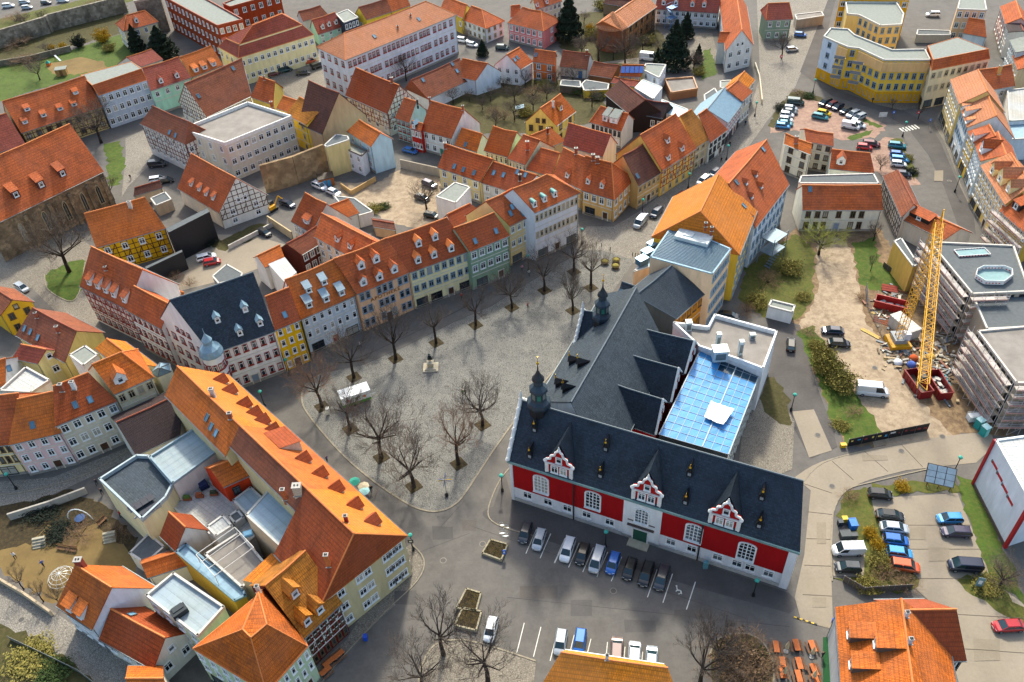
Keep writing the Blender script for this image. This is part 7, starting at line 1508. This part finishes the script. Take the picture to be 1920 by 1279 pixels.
def table(label,px,rz,col='b05a28'):
    rt=empty('beer_table',G(px)+Z*.02,label,'table','beer tables of the garden',rz)
    if not TB:
        b=MB()
        for k in range(4): b.box((0,-.3+k*.2,.75),(1.8,.185,.05))
        TB.append(b.mesh('table_top',[plain('b8622c',.7)]));b=MB()
        for k in range(2): b.box((0,k*.16-.08,.45),(1.8,.14,.05))
        TB.append(b.mesh('bench_seat',[plain('6a4a34',.8)]));b=MB();b.box((0,0,.36),(.08,.6,.72));TB.append(b.mesh('leg',[DRK]))
    link('table_top',TB[0],rt);link('bench_seat',TB[1],rt,loc=(0,.75,0));link('bench_seat',TB[1],rt,loc=(0,-.75,0));link('leg',TB[2],rt,loc=(.7,0,0));link('leg',TB[2],rt,loc=(-.7,0,0))
for i,px in enumerate([(1454,1217),(1492,1214),(1522,1216),(1466,1247),(1497,1248),(1525,1260),(1466,1265),(1496,1272),(1528,1279)]): table('wooden beer table with benches, %s counting down the rows beside the green carpet'%ordn[i],px,1.45+.1*(i%3))
for i,px in enumerate([(618,1246),(636,1232),(612,1262)]): table('orange beer table before the timbered red house, %s from the kerb'%ordn[i],px,.75)
for i,px in enumerate([(1473,1222),(1521,1232),(1469,1268),(1524,1275),(548,1290)][:4]):
    rt=empty('folded_parasol',G(px)+Z*.02,'folded cream parasol, %s among the beer tables'%ordn[i],'parasol');b=MB();b.tube((0,0,0),(0,0,2.9),.04,n=6);put(b,'pole',STEEL,rt);b=MB();b.lathe((0,0,.9),[(.1,0),(.3,.3),(.26,.9),(.12,1.6),(.03,2.)],8);put(b,'folded_canopy',plain('c8b890',.9),rt);b=MB();b.lathe((0,0,0),[(.4,0),(.4,.1),(.1,.14)],8);put(b,'foot',plain('8a8a88'),rt)
# tourist parasols by the orange roof
for i,(px,c) in enumerate((((668,916),'3a9a84'),((685,925),'c8b898'),((686,934),'9ac4c0'))):
    rt=empty('cafe_parasol',G(px)+Z*.02,('turquoise','cream','pale green')[i]+' cafe parasol beside the orange roof edge','parasol');b=MB();b.tube((0,0,0),(0,0,2.3),.04,n=6);put(b,'pole',STEEL,rt);b=MB();b.lathe((0,0,1.95),[(1.,0),(.55,.22),(.03,.42)],8);put(b,'canopy',plain(c,.8),rt)
# colourful signpost on the square
rt=empty('signpost',G((838,930)),'tall pole with crossed coloured arms on the square tip','signpost');b=MB();b.tube((0,0,0),(0,0,4.6),.06,n=6);put(b,'pole',STEEL,rt);b=MB();b.lathe((0,0,0),[(.3,0),(.3,.6),(.1,.8)],8);put(b,'foot',DRK,rt)
for a,c in ((.2,'b89428'),(1.5,'5a6a9a'),(2.6,'8a8aa0')): b=MB();d=Vector((math.cos(a),.2*math.sin(a),math.sin(a)*.35)).normalized();b.tube(Vector((0,0,4.3))-d*1.2,Vector((0,0,4.3))+d*1.2,.07,n=5);put(b,'arm',plain(c),rt)
# playground
def climb(label,px):
    rt=empty('climbing_dome',G(px),label,'climbing frame');b=MB();R_=2.2
    for k in range(6):
        t0=PI*k/6
        for i in range(10): a,c=PI*i/10,PI*(i+1)/10;b.tube((R_*math.cos(a)*math.cos(t0),R_*math.cos(a)*math.sin(t0),R_*.7*math.sin(a)),(R_*math.cos(c)*math.cos(t0),R_*math.cos(c)*math.sin(t0),R_*.7*math.sin(c)),.035,n=4)
    for z in (.4,.9,1.3):
        rr=R_*math.sqrt(1-(z/(R_*.7))**2)
        for i in range(12): a,c=2*PI*i/12,2*PI*(i+1)/12;b.tube((rr*math.cos(a),rr*math.sin(a),z),(rr*math.cos(c),rr*math.sin(c),z),.03,n=4)
    put(b,'steel_bars',plain('c8c8c4',.4,.3),rt,kind='stuff')
climb('white steel climbing dome on the playground',(117,1085))
rt=empty('basket_swing',G((152,975)),'white arched basket swing with blue seat','swing');b=MB()
for i in range(10): a,c=PI*i/10,PI*(i+1)/10;b.tube((2*math.cos(a),0,3*math.sin(a)),(2*math.cos(c),0,3*math.sin(c)),.09,n=5)
put(b,'arch',plain('d0d4d4'),rt);b=MB();b.lathe((0,0,.5),[(.8,0),(.9,.1),(.2,.14)],10);put(b,'seat',plain('24406a'),rt);b=MB()
for s in (-.6,.6): b.tube((s,0,.6),(s*.4,0,2.9),.025,n=4)
put(b,'rope',DRK,rt)
def bench(label,px,rz):
    rt=empty('bench',G(px),label,'bench',rz=rz)
    for k in range(3): b=MB();b.box((0,-.2+.2*k,.45),(1.8,.16,.06));put(b,'seat_slat',WOOD,rt)
    for k in range(2): b=MB();b.box((0,.35,.65+.2*k),(1.8,.05,.15));put(b,'back_slat',WOOD,rt)
    for s in (-.7,.7): b=MB();b.box((s,0,.22),(.1,.5,.44));put(b,'leg',plain('7a7a78'),rt)
bench('left grey bench on the playground slope',(117,1030),-.2);bench('right grey bench on the playground slope',(136,1033),-.2);bench('bench by the playground steps',(193,980),1.)
for i,px in enumerate(((75,1022),(207,1012))):
    rt=empty('garden_steps',G(px),('left','right')[i]+' stone steps on the playground slope','steps',rz=.2)
    for k in range(4): b=MB();b.box((0,-.5+k*.4,.1+k*.15),(2.,.42,.2+k*.3));put(b,'step',plain('a09884',.9),rt)
rt=empty('garden_shed',G((118,140)),'small flat wooden shed in the nursery garden','shed',rz=.2);b=MB();b.box((0,0,1.1),(3.4,2.6,2.2));put(b,'wall',plain('9a7a48',.9),rt);b=MB();b.box((0,0,2.25),(3.7,2.9,.12));put(b,'roof',GR,rt);b=MB();b.box((0,-1.32,.95),(.9,.06,1.9));put(b,'door',WOOD,rt)
rt=empty('slide',G((106,112)),'small slide in the nursery sandpit','slide',rz=.9);b=MB();b.poly([(-.3,0,1.6),(.3,0,1.6),(.3,-2.6,.2),(-.3,-2.6,.2)]);put(b,'chute',plain('b8c0c4',.4),rt);b=MB()
for x in (-.3,.3): b.tube((x,0,0),(x,0,2.2),.05,n=5);b.tube((x,.8,0),(x,0,1.6),.05,n=5)
put(b,'ladder',plain('6a4a3a'),rt)
rt=empty('play_house',G((92,123)),'tiny play hut with green roof in the sandpit','play hut');b=MB();b.box((0,0,.5),(1.2,1.2,1.));put(b,'wall',plain('c86a2a'),rt);b=MB();b.lathe((0,0,1.),[(1.,0),(.05,.8)],4,rot=PI/4);put(b,'roof',plain('1c8a7a'),rt)
rt=empty('garden_shelter',G((975,213)),'small blue-grey roofed garden shelter','shelter');b=MB();b.box((0,0,2.1),(2.6,2.2,.12),(Vector((1,0,.2)).normalized(),Vector((0,1,0)),Vector((-.2,0,1)).normalized()));put(b,'roof',ZB,rt)
for x in (-1.1,1.1):
    for y in (-.9,.9): b=MB();b.tube((x,y,0),(x,y,2.05),.06,n=5);put(b,'post',plain('9aa0a4'),rt)
rt=empty('wooden_shed',G((613,345)),'brown flat-roofed shed with blue doors on the yard','shed',rz=.25);b=MB();b.box((0,0,1.2),(4.,3.,2.4));put(b,'wall',plain('9a5a2a',.9),rt);b=MB();b.box((0,0,2.45),(4.3,3.3,.12));put(b,'roof',plain('3a2c20'),rt);
for x in (-.5,.6): b=MB();b.box((x,-1.53,1.),(.9,.06,1.9));put(b,'door',plain('3a8ab0'),rt)
# roof-terrace things
def onroof(name,label,cat,px,z,parts,rz=0):
    rt=empty(name,G(px,z),label,cat,rz=rz)
    for nm,c,s,col in parts: b=MB();b.box(c,s);put(b,nm,plain(col),rt)
SPP=[('panel',(-1.5+k*1.05,0,.45),(1.,1.5,.06),'2a2a34') for k in range(4)]+[('frame',(-.0,.4,.2),(4.2,.08,.4),'8a8e90')]
onroof('solar_array','row of four solar panels nearer the flat roof corner','solar panels',(265,947),9.05,SPP,.72);onroof('solar_array','shorter row of solar panels at the flat roof edge','solar panels',(278,962),9.05,SPP[1:],.72)
for i,(px,c) in enumerate((((338,932),'3a5a24'),((352,937),'4a6a2a'),((375,932),'8a4a2a'),((402,928),'2a3a20'))): onroof('plant_trough',('first','second','third','fourth')[i]+' potted shrub from the left on the tiled terrace','plant pot',px,5.6,[('trough',(0,0,.25),(1.3,.5,.5),'8a5030'),('foliage',(0,0,.75),(1.,.45,.6),c)])
onroof('covered_tub','dark blue covered tub on the tiled terrace','tub',(381,910),5.6,[('cover',(0,0,.5),(1.3,2.,1.),'1c2850'),('rim',(0,0,.1),(1.5,2.2,.2),'141c38')],.6)
onroof('paddling_tub','blue oval paddling tub on the pergola terrace','tub',(466,1003),7,[('rim',(0,0,.3),(1.4,1.,.5),'7ab4d0'),('water',(0,0,.56),(1.2,.8,.04),'9ad0e4')],.3)
onroof('covered_furniture','dark cover over furniture in the sunken roof terrace','cover',(338,1150),9.1,[('cover',(0,0,.5),(2.2,1.4,1.),'1c2428'),('fold',(0,.3,1.05),(1.6,.9,.15),'222c30')],.7)
b=MB();rt=empty('pergola',G((430,1050),6.8),'white bar pergola frame over the tan terrace','pergola',rz=.75)
for k in range(4): b=MB();b.tube((-3.4,-2.6+k*1.8,2.3),(3.4,-2.6+k*1.8,2.3),.06,n=5);put(b,'bar',plain('c8c4bc'),rt)
for x in (-3.4,3.4): 
    b=MB();b.tube((x,-2.6,2.3),(x,2.8,2.3),.06,n=5);put(b,'bar',plain('c8c4bc'),rt)
    for y in (-2.6,2.8): b=MB();b.tube((x,y,0),(x,y,2.3),.06,n=5);put(b,'post',plain('c8c4bc'),rt)
# signs
def sign(label,px,h,w,hh,col,rz=0,txt=None,tcol='d8d8d4'):
    rt=empty('road_sign',G(px)+Z*.1,label,'sign',rz=rz);b=MB();b.tube((0,0,0),(0,0,h),.05,n=5);put(b,'post',STEEL,rt);b=MB();b.box((0,-.06,h-hh/2),(w,.05,hh));put(b,'plate',plain(col),rt)
    b=MB();b.box((0,-.1,h-hh/2),(w*.5,.02,hh*.4));put(b,'symbol',plain(tcol),rt)
sign('dark triangular street sign by the beige facade',(774,1034),3.2,.9,.8,'1c1c20');sign('blue parking sign at the square planter',(946,1045),2.,.6,1.2,'1c5ab8');sign('blue crosswalk sign at the zebra crossing',(1672,225),2.6,.7,.7,'1c6ac8');sign('second blue crosswalk sign on the row pavement',(1740,240),2.6,.7,.7,'1c6ac8');sign('round red road sign on the corner pavement',(1718,225),2.6,.8,.8,'c82020');sign('red round sign on the green street island',(1463,118),2.4,.8,.8,'c82020');sign('white information board on the crossing corner',(1653,226),2.4,2.2,1.4,'c8c8c4');sign('green and white parking display by the south verge',(1832,1102),2.6,1.,2.2,'6a8a90',-.3)
for i,px in enumerate([(1186,480),(1191,481),(1196,482),(1144,470),(1128,463),(1118,460)]): 
    b=MB();b.lathe((0,0,0),[(.09,0),(.09,.9),(.12,.92),(.04,1.05)],8);o=put(b,'bollard',plain('3a3632'),label='dark bollard, %s along the street mouth'%ordn[i],cat='bollard',group='bollards at the street mouth');o.location=G(px)
for i,px in enumerate([(940,985),(949,990),(942,1000),(948,1005)]):
    rt=empty('bicycle_stand',G(px),'steel bicycle stand, %s beside the square planter'%ordn[i],'bicycle stand','bicycle stands by the planter');b=MB()
    for k in range(8): a,c=PI*k/8,PI*(k+1)/8;b.tube((.35*math.cos(a),0,.5+.35*math.sin(a)),(.35*math.cos(c),0,.5+.35*math.sin(c)),.035,n=5)
    b.tube((.35,0,0),(.35,0,.5),.035,n=5);b.tube((-.35,0,0),(-.35,0,.5),.035,n=5);put(b,'hoop',plain('c8c8c4',.3,.6),rt);b=MB();b.box((0,0,.01),(.9,.2,.03));put(b,'foot_plate',STEEL,rt)
